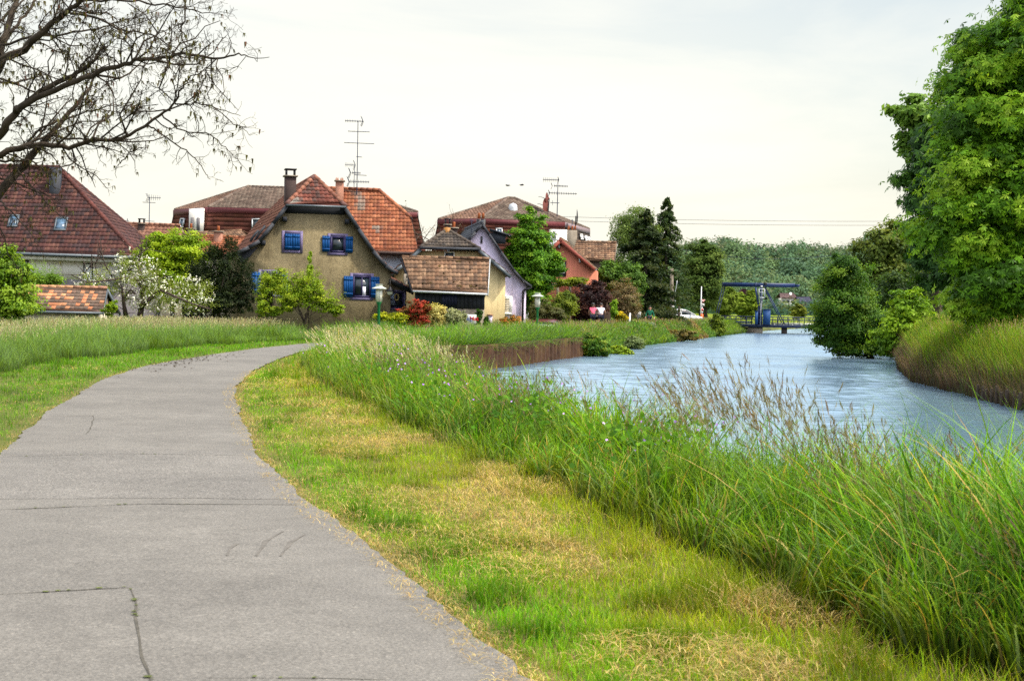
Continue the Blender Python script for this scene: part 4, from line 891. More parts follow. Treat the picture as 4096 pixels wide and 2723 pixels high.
# --- big hipped house with dark red tiles ------------------------------------------------
def red_roof_house():
    f = Fac(300, 1016, 92, 3); base = f.P(0, 0) * np.array([1, 1, 0]) + (0, 0, -1.4)
    t = thing('hipped_house', base, 'white rendered house under a huge dark red hipped tile roof', 'house')
    pp = lambda x, y, off=0: f.pt(*Z(ZA, [(x, y)])[0], off)
    eR, eL = pp(1195, 925), pp(-760, 858); sb = 6.0
    rR, rL = pp(500, 150, -sb), pp(-300, 128, -sb)
    m = MB(); pal = [(.082, .034, .030), (.068, .033, .032), (.10, .042, .035), (.055, .032, .032), (.12, .055, .042)]
    tile_roof(m, [eL, eR, rR, rL], pal, seed=21, w=.26, h=.37, amp=.03, lift=.045)
    mir = lambda q: q + f.b * 2 * (np.dot(rR - q, f.b))
    tile_roof(m, [mir(eL), mir(eR), rR, rL], pal, seed=22); tile_roof(m, [eR, mir(eR), rR], pal, seed=23); tile_roof(m, [eL, mir(eL), rL], pal, seed=24)
    ridge(m, rL, rR, pal, .13); ridge(m, rR, eR, [(.11, .036, .028), (.09, .032, .026)], .15); ridge(m, rR, mir(eR), pal, .13); ridge(m, rL, eL, pal)
    rf = m.build('roof', M['tile'], t); gutter(rf, eL + f.n * .05, eR + f.n * .05 + f.ex * .0, M['zinc'], .1)
    gz = -1.8; bnd = pp(600, 1112, -.6)[2]; wx = lambda q, z: np.array([q[0], q[1], z])
    a, b = eL + f.b * .6, eR + f.b * .6 - f.ex * .7; bk = f.b * (2 * sb - 1.2)
    m = MB(); m.prism([wx(a, bnd), wx(b, bnd), wx(b, b[2] + .1), wx(a, a[2] + .1)], bk); m.build('wall', M['white_wall'], t)
    m = MB(); m.prism([wx(a, gz), wx(b, gz), wx(b, bnd - .003), wx(a, bnd - .003)], bk); m.build('plinth', M['grey_wall'], t)
    m = MB(); m.prism([wx(eL, eL[2] - .05) + f.b * .12, wx(eR, eR[2] - .05) + f.b * .12, wx(eR, eR[2] - .32) + f.b * .12, wx(eL, eL[2] - .32) + f.b * .12], f.b * .5); m.build('eave_board', M['white_wall'], rf)
    fw = Fac(300, 1016, 92, 3); fw.p = f.p + f.b * .6
    q = Z(ZA, [(717, 972), (797, 1110)]); window(t, fw, (*q[0], *q[1]), (M['black_metal'], M['glass']), bars=(0, 0), fw=.06, sill=M['white_paint'], blind=(.98, M['white_paint']))
    q = Z(ZA, [(137, 945), (243, 1085)]); window(t, fw, (*q[0], *q[1]), (M['black_metal'], M['glass']), bars=(0, 0), fw=.06, sill=M['white_paint'], blind=(.5, M['galv']))
    n = norm(np.cross(eR - eL, rL - eL)); n = n if n[2] > 0 else -n
    for x0, y0, x1, y1 in ((76, 578, 140, 660), (474, 600, 556, 692)):
        P = [plane_pt(*p, eR, n) for p in Z(ZA, [(x0, y1), (x1, y1), (x1, y0), (x0, y0)])]
        ex = norm(P[1] - P[0]); ev = norm(np.cross(n, ex)); W, H = np.dot(P[1] - P[0], ex), abs(np.dot(P[3] - P[0], ev)); ev = ev if ev[2] > 0 else -ev
        m = MB(); m.box(P[0], ex, ev, n, (-.08, W + .08), (-.1, 0), (.03, .15)); m.box(P[0], ex, ev, n, (-.08, W + .08), (H, H + .1), (.03, .15)); m.box(P[0], ex, ev, n, (-.08, 0), (0, H), (.03, .15)); m.box(P[0], ex, ev, n, (W, W + .08), (0, H), (.03, .15)); sk = m.build('roof_window', M['zinc'], rf)
        m = MB(); m.box(P[0], ex, ev, n, (0, W), (0, H), (.04, .11)); m.build('pane', M['skyglass'], sk)
    q = plane_pt(*Z(ZA, [(462, 390)])[0], eR, n); zt = at(*Z(ZA, [(462, 148)])[0], q[1])[2]
    chimney(t, q + (0, .3, 0), .62, .6, zt - q[2], M['dark_slate'], F=f)
    return t
red_roof_house()

# --- long low house in the gap ----------------------------------------------------------------
def low_house():
    f = Fac(560, 1000, 112, 2); base = f.P(0, 0) * np.array([1, 1, 0]) + (0, 0, -1)
    t = thing('low_house', base, 'long low cream house with a reddish tile roof and one capped chimney', 'house')
    pp = lambda x, y, off=0: f.pt(*Z(ZA, [(x, y)])[0], off)
    rL, rR = pp(780, 620, -4.5), pp(1548, 648, -4.5); eL, eR = pp(700, 960), pp(1690, 985)
    m = MB(); pal = [(.27, .13, .085), (.23, .105, .07), (.31, .16, .11)]
    tile_roof(m, [eL, eR, rR, rL], pal, seed=31, w=.3, h=.42); mir = lambda q: q + f.b * 2 * np.dot(rR - q, f.b); tile_roof(m, [mir(eL), mir(eR), rR, rL], pal, seed=32); ridge(m, rL, rR, pal, .13)
    rf = m.build('roof', M['tile'], t); m = MB(); plank(m, eR, rR, .18, .06, (0, 0, 1)); m.build('barge_board', M['white_paint'], rf)
    m = MB(); a, b = eL + f.b * .5, eR + f.b * .5 - f.ex * .4; g_ = lambda q, z: np.array([q[0], q[1], z]); m.prism([g_(a, -1.2), g_(b, -1.2), g_(b, b[2] + .1), g_(a, a[2] + .1)], f.b * 8); m.build('wall', M['cream_wall'], t)
    q, z = pp(1215, 690, -3.9), pp(1215, 636, -3.9)[2]; chimney(t, q, .45, .45, z - q[2], M['chimney_dark'], 'frame', F=f, slab=M['concrete'])
    m = MB(); q = pp(998, 735, -2.9); m.tube([q - (0, 0, .3), q + (0, 0, .55)], .09, 8); m.lathe(q + (0, 0, .5), [(.16, 0), (.16, .1), (.03, .2)], 10); m.build('vent_pipe', M['galv'], t, smooth=True)
    a0, a1 = pp(1279, 640, -4.5), pp(1284, 405, -4.5)
    antenna('roof_antenna', 'thin aerial on the long low roof beside the capped chimney', a0, a1, [(.98, -.1, .85, 6, .5, True, -.1), (.8, -.5, .45, 5, .6, False, None), (.12, -.4, .4, 5, .5, False, None)], .03)
    a0, a1 = pp(1098, 626, -4.5), pp(1094, 588, -4.5)
    antenna('roof_antenna', 'low horizontal yagi aerial just above the long low roof', a0, a1, [(.5, -2.9, .1, 9, .5, True, None)], .022)
low_house()

# --- small outbuildings between -------------------------------------------------------------
def outbuilding():
    f = Fac(930, 1005, 100, -4); base = f.P(0, 0) * np.array([1, 1, 0]) + (0, 0, -1)
    t = thing('outbuilding', base, 'small orange tiled outbuilding with a pink chimney, squeezed behind the dark yew', 'outbuilding')
    pp = lambda x, y, off=0: f.pt(*Z(ZA, [(x, y)])[0], off)
    rL, rR, eL, eR = pp(1700, 735, -2.8), pp(2300, 762, -2.8), pp(1700, 900), pp(2300, 915)
    m = MB(); tile_roof(m, [eL, eR, rR, rL], ORANGE, seed=41); mir = lambda q: q + f.b * 2 * np.dot(rR - q, f.b); tile_roof(m, [mir(eL), mir(eR), rR, rL], ORANGE, seed=42); ridge(m, rL, rR, ORANGE); m.build('roof', M['tile'], t)
    g_ = lambda q, z: np.array([q[0], q[1], z]); m = MB(); a, b = eL + f.b * .4, eR + f.b * .4; m.prism([g_(a, -1.2), g_(b, -1.2), g_(b, b[2] + .1), g_(a, a[2] + .1)], f.b * 5); m.build('wall', M['cream_wall'], t)
    q, z = pp(1872, 780, -2.2), pp(1872, 705, -2.2)[2]; chimney(t, q, .5, .5, z - q[2], M['chimney_clay'], slab=M['concrete'], pots=(0,), F=f)
    f2 = Fac(960, 950, 107, -3); t2 = thing('outbuilding', f2.P(0, 0) * np.array([1, 1, 0]) + (0, 0, -1), 'low shed roof with weathered brown tiles and a squat grey chimney, behind the pink chimney', 'outbuilding')
    p2 = lambda x, y, off=0: f2.pt(*Z(ZA, [(x, y)])[0], off)
    a, b, c, d = p2(1560, 770), p2(2130, 748), p2(2072, 692, -2.), p2(1560, 722, -2.)
    m = MB(); tile_roof(m, [a, b, c, d], OLDTILE, seed=43); mir = lambda q: q + f2.b * 2 * np.dot(c - q, f2.b); tile_roof(m, [mir(a), mir(b), c, d], OLDTILE, seed=44); ridge(m, d, c, OLDTILE); m.build('roof', M['tile'], t2)
    m = MB(); q0, q1 = a + f2.b * .3, b + f2.b * .3 - f2.ex * .3; m.prism([g_(q0, -1), g_(q1, -1), g_(q1, q1[2]), g_(q0, q0[2])], f2.b * 3.3); m.prism([b + f2.b * .2 - f2.ex * .4, mir(b) - f2.b * .2 - f2.ex * .4, c - f2.ex * .5], -f2.ex * .1); m.build('wall', M['dark_board'], t2)
    q, z = p2(1638, 730, -1.2), p2(1638, 680, -1.2)[2]; chimney(t2, q, .42, .42, z - q[2], M['concrete'], pots=(0,), slab=M['concrete'], F=f2)
outbuilding()

# --- garden shed with patchwork tiles -----------------------------------------------------
def garden_shed():
    f = Fac(300, 1255, 62, 3); t = thing('garden_shed', f.P(0, 0) * np.array([1, 1, 0]) + (0, 0, -1.4), 'low cream garden shed whose tile roof is a patchwork of orange and brown', 'shed')
    s = 480 / 2352; zz = (0, 1000, s); pp = lambda x, y, off=0: f.pt(*Z(zz, [(x, y)])[0], off)
    eL, eR, rR, rL = pp(60, 1195), pp(2010, 1240), pp(2098, 752, -1.75), pp(300, 716, -1.75)
    rL = rL + f.ex * (np.dot(eL - rL, f.ex)); rR = rR + f.ex * (np.dot(eR - rR, f.ex)) * .0
    m = MB(); pal = [(.145, .10, .075), (.165, .105, .078), (.125, .09, .07), (.50, .235, .12), (.52, .21, .105)]
    tile_roof(m, [eL, eR, rR, rL], pal, w=.185, h=.255, amp=.025, lift=.03, wts=[.27, .24, .2, .15, .14], flat=True, seed=51); mir = lambda q: q + f.b * 2 * np.dot(rR - q, f.b)
    tile_roof(m, [mir(eL), mir(eR), rR, rL], pal, w=.22, seed=52); ridge(m, rL, rR, [(.48, .24, .13), (.55, .29, .15), (.42, .22, .14)], .085, .32); rf = m.build('roof', M['tile'], t)
    gutter(rf, eL + f.n * .04, eR + f.n * .04, M['zinc'], .05); m = MB(); plank(m, eR + f.ex * .02, rR + f.ex * .02, .15, .04, (0, 0, 1)); m.build('barge_board', M['zinc'], rf); m = MB(); plank(m, mir(eR) + f.ex * .02, rR + f.ex * .02, .15, .04, (0, 0, 1)); m.build('barge_board', M['zinc'], rf)
    g_ = lambda q, z: np.array([q[0], q[1], z]); a, b = eL + f.b * .2, eR + f.b * .2 - f.ex * .25; bk = f.b * 3.2
    m = MB(); m.prism([g_(a, -1.7), g_(b, -1.7), g_(b, b[2] + .02), g_(a, a[2] + .02)], bk); m.build('wall', M['cream_wall'], t)
    m = MB(); m.prism([b + (0, 0, .04), b + bk + (0, 0, .04), g_(b + bk / 2, rR[2] - .1)], -f.ex * .1); m.build('gable_board', M['wood'], t)
garden_shed()

# --- yellow house, half-hipped, grey tiles ---------------------------------------------------
def yellow_house():
    f = Fac(1900, 1150, 90, 6); D = 11; t = thing('gable_house', f.P(0, 0) * np.array([1, 1, 0]) + (0, 0, -.8), 'pale yellow gable house with dark grey half-hipped roof behind the boarded barn', 'house')
    pp = lambda x, y, off=0: f.pt(*Z(ZC, [(x, y)])[0], off)
    ov = .4; hL, hR = pp(-45, 735, ov), pp(470, 743, ov); vR = [hR, pp(600, 850, ov), pp(745, 973, ov)]; vL = [hL, pp(-175, 850, ov), pp(-310, 960, ov)]
    apex = plane_pt(*Z(ZC, [(190, 578)])[0], (hL + hR) / 2 + f.b * 2., f.n); r1 = apex + f.b * (D - 2); dep = f.b * D
    m = MB(); tile_roof(m, [hL, hR, apex], DARKTILE, seed=61, w=.22, h=.32)
    for V in (vL, vR):
        for a, b in zip(V[:-1], V[1:]): tile_roof(m, [a, b, b + dep, a + dep], [(.14, .10, .075), (.12, .085, .065)], seed=62)
        tile_roof(m, [V[0], apex, r1, V[0] + dep], [(.15, .11, .085), (.125, .095, .075)], seed=63)
    ridge(m, hL, apex, DARKTILE); ridge(m, hR, apex, DARKTILE); ridge(m, apex, r1, DARKTILE); rf = m.build('roof', M['tile'], t)
    m = MB(); m.lathe(apex + (0, -.1, .0), [(.25, -.2), (.2, .12), (.0, .16)], 8, (.30, .13, .02)); m.build('lichen_cap', M['tint'], rf)
    gutter(rf, hL + f.n * .05, hR + f.n * .05, M['dark_slate'], .08)
    for V in (vL, vR):
        m = MB()
        for a, b in zip(V[:-1], V[1:]): plank(m, a, b, .2, .06, (0, 0, 1))
        m.build('barge_board', M['zinc'], rf)
    w = [q - f.n * ov - (0, 0, .12) for q in (hL, hR)]; xr = f.xz(*Z(ZC, [(690, 1000)])[0])[0]; xl2 = f.xz(*Z(ZC, [(-250, 1000)])[0])[0]; zr = f.xz(*Z(ZC, [(690, 918)])[0])[1]
    gable_wall(t, f, [f.P(xl2, -3.5), f.P(xr, -3.5), f.P(xr, zr - .1), w[1], w[0], f.P(xl2, zr - .1)], D - .8, M['yellow_wall'])
    q = Z(ZC, [(165, 765), (252, 835)]); window(t, f, (*q[0], *q[1]), (M['white_paint'], M['glass']), bars=(0, 0), fw=.06)
    for x, y0, y1, w_ in ((193, 575, 540, .34), (246, 610, 568, .42)):
        q = pp(x, y0, -3.4); z = pp(x, y1, -3.4)[2]; chimney(t, q, w_, .5, z - q[2], M['chimney_dark'], 'frame' if x < 200 else None, pots=() if x < 200 else (0,), slab=M['concrete'], F=f)
    m = MB(); x0, z0 = f.xz(*Z(ZC, [(541, 1360)])[0]); x1, z1 = f.xz(*Z(ZC, [(574, 1312)])[0]); f.box(m, (x0, x1), (z0 - .5, z1), (.0, .35)); mb_ = m.build('meter_box', M['lilac_wall'], t); m = MB(); f.box(m, (x0 - .04, x1 + .04), (z1 + .003, z1 + .06), (0, .4)); m.build('lid', M['chimney_clay'], mb_)
yellow_house()

# --- lilac house --------------------------------------------------------------------------------
def lilac_house():
    f = Fac(1960, 1200, 97, 8); D = 10; t = thing('gable_house', f.P(0, 0) * np.array([1, 1, 0]) + (0, 0, -.8), 'tall lilac gable house with steep dark slate roof and black downpipe', 'house')
    pp = lambda x, y, off=0: f.pt(*Z(ZC, [(x, y)])[0], off); ov = .3; dep = f.b * D
    ap = pp(493, 512, ov); V = [ap, pp(560, 612, ov), pp(660, 762, ov), pp(770, 918, ov), pp(840, 1000, ov), pp(918, 1056, ov)]; VL = [ap, pp(425, 590, ov), pp(355, 672, ov), pp(200, 850, ov), pp(120, 930, ov)]
    m = MB(); pal = [(.085, .095, .115), (.07, .08, .095), (.11, .12, .14)]
    for A in (V, VL):
        for a, b in zip(A[:-1], A[1:]): tile_roof(m, [a, b, b + dep, a + dep], pal, w=.4, h=.3, amp=.006, lift=.02, flat=True, seed=71)
    ridge(m, ap, ap + dep, pal, .1); rf = m.build('roof', M['tile'], t)
    for A in (V, VL):
        m = MB()
        for a, b in zip(A[:-1], A[1:]): plank(m, a, b, .15, .05, (0, 0, 1))
        m.build('barge_board', M['dark_slate'], rf)
    xr = f.xz(*Z(ZC, [(868, 1080)])[0])[0]; xl2 = f.xz(*Z(ZC, [(170, 1080)])[0])[0]; dn = lambda q: q - f.n * ov - np.array([0, 0, .15]); cl_ = lambda q: q + f.ex * (min(max(np.dot(q - f.p, f.ex), xl2), xr) - np.dot(q - f.p, f.ex))
    gable_wall(t, f, [f.P(xl2, -4.), f.P(xr, -4.), f.P(xr, f.xz(*Z(ZC, [(868, 1045)])[0])[1])] + [cl_(dn(q)) for q in V[4::-1]] + [cl_(dn(q)) for q in VL[1:4]] + [f.P(xl2, f.xz(*Z(ZC, [(170, 900)])[0])[1])], D - .5, M['lilac_wall'])
    q = Z(ZC, [(476, 633), (493, 692)]); window(t, f, (*q[0], *q[1]), (M['grey_wall'], M['glass']), bars=(0, 1), fw=.03)
    q = Z(ZC, [(668, 1162), (728, 1290)]); window(t, f, (*q[0], *q[1]), (M['white_paint'], M['glass']), bars=(0, 0), fw=.05, surround=(.14, M['white_paint']), sill=M['white_paint'], blind=(.97, M['cream_wall']))
    m = MB(); m.tube([pp(915, 1070, .25), pp(855, 1092, .22), pp(842, 1108, .12), pp(838, 1250, .12), pp(835, 1450, .12)], .075, 8); m.build('downpipe', M['black_metal'], t, smooth=True)
    # dormer on the far slope
    a = pp(612, 645, -2.4); m = MB(); m.abox(a + (.1, 1.2, .0), (1.0, 2.4, .62)); m.box(a + (.1, 1.2, .34), (1, 0, -.28), (0, 1, 0), (.28, 0, 1), (-.55, .85), (-1.4, 1.3), (0, .09)); m.build('dormer', M['dark_slate'], t)
    for x in (462, 497): q = pp(x, 545, -4.2); z = pp(x, 487, -4.2)[2]; chimney(t, q, .3, .35, z - q[2], M['black_metal'], pots=(0,), F=f)
    # light mast aerial on the slate
    a0, a1 = pp(398, 600, -1.2), pp(402, 478, -1.2); antenna('roof_antenna', 'bare thin rod aerial on the grey slate roof', a0, a1, [(.8, -.15, .15, 2, .3, True, None)], .02)
lilac_house()

# --- dark boarded barn ------------------------------------------------------------------------
def barn():
    f = Fac(1800, 1175, 79, 3); t = thing('boarded_barn', f.P(0, 0) * np.array([1, 1, 0]) + (0, 0, -.8), 'dark boarded barn with mossy weathered brown tiles', 'barn')
    pp = lambda x, y, off=0: f.pt(*Z(ZB, [(x, y)])[0], off); sb = 2.3
    eL, eR = pp(1612, 1212), pp(2250, 1238); rL, rR = pp(1518, 920, -sb), pp(2268, 936, -sb)
    m = MB(); tile_roof(m, [eL, eR, rR, rL], OLDTILE, seed=81, w=.225, h=.335, amp=.03, lift=.04); mir = lambda q: q + f.b * 2 * np.dot(rR - q, f.b)
    tile_roof(m, [mir(eL), mir(eR), rR, rL], OLDTILE, seed=82); ridge(m, rL, rR, OLDTILE, .1); rf = m.build('roof', M['tile'], t)
    gutter(rf, eL + f.n * .05, eR + f.n * .05, M['galv'], .055)
    n = norm(np.cross(eR - eL, rL - eL)); n = n if n[2] > 0 else -n; m = MB(); rr = np.random.default_rng(4)
    for _ in range(26):
        m = MB()
        q = plane_pt(*Z(ZB, [(rr.uniform(1700, 2200), rr.choice([978, 1010, 1043, 1080, 1110, 1145, 1180]) + rr.normal(0, 5))])[0], eR, n); m.add(q + n * .05 + rr.normal(0, .05, (8, 3)) * (1.6, .6, .6) + np.array([[a, b, c] for a in (-.05, .05) for b in (-.03, .03) for c in (-.03, .03)]), np.array([[0, 2, 3, 1], [4, 5, 7, 6], [0, 1, 5, 4], [2, 6, 7, 3], [0, 4, 6, 2], [1, 3, 7, 5]]), np.array((.075, .05, .012)) * rr.uniform(.6, 1.4)); m.build('moss_patch', M['bark'], rf)
    m = MB(); plank(m, eR + f.ex * .03, rR + f.ex * .03, .16, .05, (0, 0, 1)); m.build('barge_board', M['galv'], rf); m = MB(); plank(m, mir(eR) + f.ex * .03, rR + f.ex * .03, .16, .05, (0, 0, 1)); m.build('barge_board', M['galv'], rf)
    m = MB(); plank(m, eL - f.ex * .03, rL - f.ex * .03, .2, .05, (0, 0, 1)); m.build('verge_board', M['dark_board'], rf); m = MB(); plank(m, mir(eL) - f.ex * .03, rL - f.ex * .03, .2, .05, (0, 0, 1)); m.build('verge_board', M['dark_board'], rf)
    g_ = lambda q, z: np.array([q[0], q[1], z]); a, b = eL + f.b * .35 + f.ex * .1, eR + f.b * .35 - f.ex * .12; zc = pp(1900, 1358)[2]; bk = f.b * (2 * sb - .7)
    m = MB(); L = np.dot(b - a, f.ex); k = int(L / .21)
    for i in range(k):
        o = .012 * (i % 2) + .004 * ((i * 7) % 3); m.box(a * (1, 1, 0), f.ex, f.n, (0, 0, 1), (L * i / k + .006, L * (i + 1) / k - .006), (-.03, .02 + o), (zc, eL[2] + .03))
    m.prism([g_(a, zc), g_(b, zc), g_(b, b[2]), g_(a, a[2])], bk)
    m.prism([a + (0, 0, -.1), a + bk + (0, 0, -.1), g_(a + bk / 2, rL[2] - .1)], f.ex * .1); m.prism([b + (0, 0, -.1), b + bk + (0, 0, -.1), g_(b + bk / 2, rR[2] - .1)], -f.ex * .1)
    m.build('wall', M['dark_board'], t)
    m = MB(); m.prism([g_(a, -1), g_(b, -1), g_(b, zc - .003), g_(a, zc - .003)], bk); m.build('plinth', M['concrete'], t)
    fw = Fac(1800, 1175, 79, 3); fw.p = f.p + f.b * .28
    q = Z(ZB, [(1860, 1228), (1988, 1335)]); m = MB(); x0, z1 = fw.xz(*q[0]); x1, z0 = fw.xz(*q[1]); nn = 5
    for i in range(nn): fw.box(m, (x0 + (x1 - x0) * i / nn + .006, x0 + (x1 - x0) * (i + 1) / nn - .006), (z0, z1), (0, .05))
    m.build('hatch', surf('navy_hatch', (.008, .01, .035), .6, .3, 2, 16), t)
    # slim window in the gable end
    fg = Fac(1600, 1100, 79.5, -72); 
    m = MB(); gl = lambda x, y: plane_pt(*Z(ZB, [(x, y)])[0], a - f.ex * .02, f.ex)
    p0, p1, p2, p3 = gl(1540, 1145), gl(1556, 1148), gl(1558, 1075), gl(1542, 1070); m.tube([p0, p1, p2, p3, p0], .04, 4); m.tube([(p0 + p3) / 2, (p1 + p2) / 2], .035, 4); m.build('window', M['wood'], t)
    return f
FBN = barn()

# --- lean-to between the ochre house and the barn -----------------------------------------
def lean_to():
    f = Fac(1600, 1200, 82.3, 6); t = thing('lean_to', f.P(0, 0) * np.array([1, 1, 0]) + (0, 0, -.8), 'small grey lean-to with slanting red tiled roof and violet framed window, beside the ochre house', 'lean-to')
    s = 320 / 2359; zz = (1480, 1080, s); pp = lambda x, y, off=0: f.pt(*Z(zz, [(x, y)])[0], off)
    a, b = pp(470, 150, .2), pp(1260, 555, .2); dep = f.b * 3
    m = MB(); tile_roof(m, [a, b, b + dep, a + dep], BROWN, seed=91); rf = m.build('roof', M['tile'], t); m = MB(); plank(m, a, b, .26, .06, (0, 0, 1), down=.02); m.build('barge_board', M['dark_slate'], rf)
    gz = -1.2; bb = pp(1080, 470); m = MB(); q0 = pp(470, 230); m.prism([np.array([q0[0], q0[1], gz]), np.array([bb[0], bb[1], gz]), bb, q0 - (0, 0, .05)], f.b * 2.8); m.build('wall', M['concrete'], t)
    q = Z(zz, [(520, 645), (985, 1120)]); fr, r = window(t, f, (*q[0], *q[1]), (M['indigo_frame'], M['glass']), bars=(1, 1), fw=.07, surround=(.11, M['violet_frame']))
    m = MB(); x, z = f.xz(*Z(zz, [(785, 800)])[0]); A = np.arange(17) / 16 * 6.2832; m.tube([f.P(x + .14 * math.cos(k) * .75, z + .17 * math.sin(k), .024) for k in A], .045, 6, (.50, .38, .16)); m.build('wreath', M['tint'], fr)
    m = MB(); x0, z1 = f.xz(*Z(zz, [(610, 655)])[0]); x1, z0 = f.xz(*Z(zz, [(735, 1040)])[0]); f.box(m, (x0, x1), (z0, z1), (.018, .022), (.30, .36, .52)); m.build('curtain', M['tint'], fr)
lean_to()

# --- salmon house -----------------------------------------------------------------------------
def salmon_house():
    f = Fac(2290, 1150, 112, -6); D = 9; t = thing('gable_house', f.P(0, 0) * np.array([1, 1, 0]) + (0, 0, -.8), 'salmon pink gable house with dark framed window and tiled side wing', 'house')
    pp = lambda x, y, off=0: f.pt(*Z(ZC, [(x, y)])[0], off); ov = .35; dep = f.b * D
    ap = pp(1163, 655, ov); V = [ap, pp(1465, 916, ov)]; VL = [ap, pp(1000, 808, ov), pp(880, 915, ov)]
    m = MB(); pal = OLDTILE
    for A in (V, VL):
        for a, b in zip(A[:-1], A[1:]): tile_roof(m, [a, b, b + dep, a + dep], pal, seed=101)
    ridge(m, ap, ap + dep, pal); rf = m.build('roof', M['tile'], t)
    for A in (V, VL):
        m = MB()
        for a, b in zip(A[:-1], A[1:]): plank(m, a + (0, 0, .04), b + (0, 0, .04), .24, .1, (0, 0, 1), (.26, .055, .035))
        m.build('barge_board', M['tint'], rf)
    for p, q in (((1150, 690), (1150, 735)), ((1325, 808), (1327, 858))): m = MB(); m.tube([pp(*p, .1), pp(*q, .1)], .07, 5); m.build('bracket', M['galv'], t)
    m = MB(); m.tube([pp(1330, 808, .2), pp(1470, 925, .2)], .05, 5); m.build('bracket', M['galv'], t)
    xr = f.xz(*Z(ZC, [(1470, 1000)])[0])[0]; xl2 = f.xz(*Z(ZC, [(905, 1000)])[0])[0]
    gable_wall(t, f, [f.P(xl2, -3.5), f.P(xr, -3.5), f.P(xr, f.xz(*Z(ZC, [(1470, 930)])[0])[1]), ap - f.n * ov - (0, 0, .15), f.P(xl2, f.xz(*Z(ZC, [(905, 905)])[0])[1])], D - .5, M['salmon_wall'])
    q = Z(ZC, [(1124, 846), (1209, 978)]); window(t, f, (*q[0], *q[1]), (M['black_metal'], M['glass']), bars=(0, 0), fw=.1, blind=(.8, M['white_paint']))
    # side wing
    f2 = Fac(2390, 1040, 117, -4); p2 = lambda x, y, off=0: f2.pt(*Z(ZC, [(x, y)])[0], off)
    eL, eR, rR, rL = p2(1260, 828), p2(1625, 845), p2(1645, 688, -2.4), p2(1297, 680, -2.4); eL = p2(1255, 829)
    m = MB(); tile_roof(m, [eL, eR, rR, rL], OLDTILE, seed=103, w=.25); mir = lambda q: q + f2.b * 2 * np.dot(rR - q, f2.b); tile_roof(m, [mir(eL), mir(eR), rR, rL], OLDTILE, seed=104); ridge(m, rL, rR, OLDTILE); w_ = m.build('wing_roof', M['tile'], t)
    g_ = lambda q, z: np.array([q[0], q[1], z]); a, b = eL + f2.b * .35, eR + f2.b * .35 - f2.ex * .2; bk = f2.b * 4; m = MB(); m.prism([g_(a, -1), g_(b, -1), g_(b, b[2] + .05), g_(a, a[2] + .05)], bk); m.prism([b, b + bk, g_(b + bk / 2, rR[2] - .1)], -f2.ex * .1); m.build('wing_wall', surf('umber_wall', (.12, .085, .065), .9, .2, 1., 20., .2), t)
    m = MB(); plank(m, mir(eR), rR, .2, .06, (0, 0, 1)); m.build('barge_board', M['wood'], w_); m = MB(); plank(m, eR, rR, .16, .06, (0, 0, 1)); m.build('barge_board', M['wood'], w_)
    # pergola
    m = MB()
    for x, y in ((1140, 1060), (1245, 1065), (1345, 1070)): q = pp(x, y, 2.2); m.tube([q * (1, 1, 0) + (0, 0, -.9), q], .11, 6)
    a, b = pp(1090, 1045, 2.2), pp(1390, 1055, 2.2); m.tube([a, b], .10, 6); m.tube([a + f.b * 2, b + f.b * 2], .10, 6)
    for k in range(7): q = a + (b - a) * k / 6; m.tube([q, q + f.b * 2], .06, 5)
    m.build('pergola', M['wood'], t)
salmon_house()

# --- flat-topped apartment blocks with mansard roofs -------------------------------------------
def roofwin(t, tri, zoom, P, mat, pane):
    n = norm(np.cross(tri[1] - tri[0], tri[2] - tri[0])); n = n if n[1] < 0 else -n
    q = [plane_pt(*p, tri[0], n) for p in Z(zoom, [(P[0], P[3]), (P[2], P[3]), (P[0], P[1])])]; ex = norm(q[1] - q[0]); ev = norm(np.cross(n, ex)); ev = ev if ev[2] > 0 else -ev; W, H = np.dot(q[1] - q[0], ex), np.dot(q[2] - q[0], ev); o = q[0]
    m = MB(); m.box(o, ex, ev, n, (0, W), (0, .1), (.06, .2)); m.box(o, ex, ev, n, (0, W), (H - .1, H), (.06, .2)); m.box(o, ex, ev, n, (0, .1), (.1, H - .1), (.06, .2)); m.box(o, ex, ev, n, (W - .1, W), (.1, H - .1), (.06, .2)); k = m.build('roof_window', mat, t)
    m = MB(); m.box(o, ex, ev, n, (.08, W - .08), (.08, H - .08), (.05, .14)); m.build('pane', pane, k)
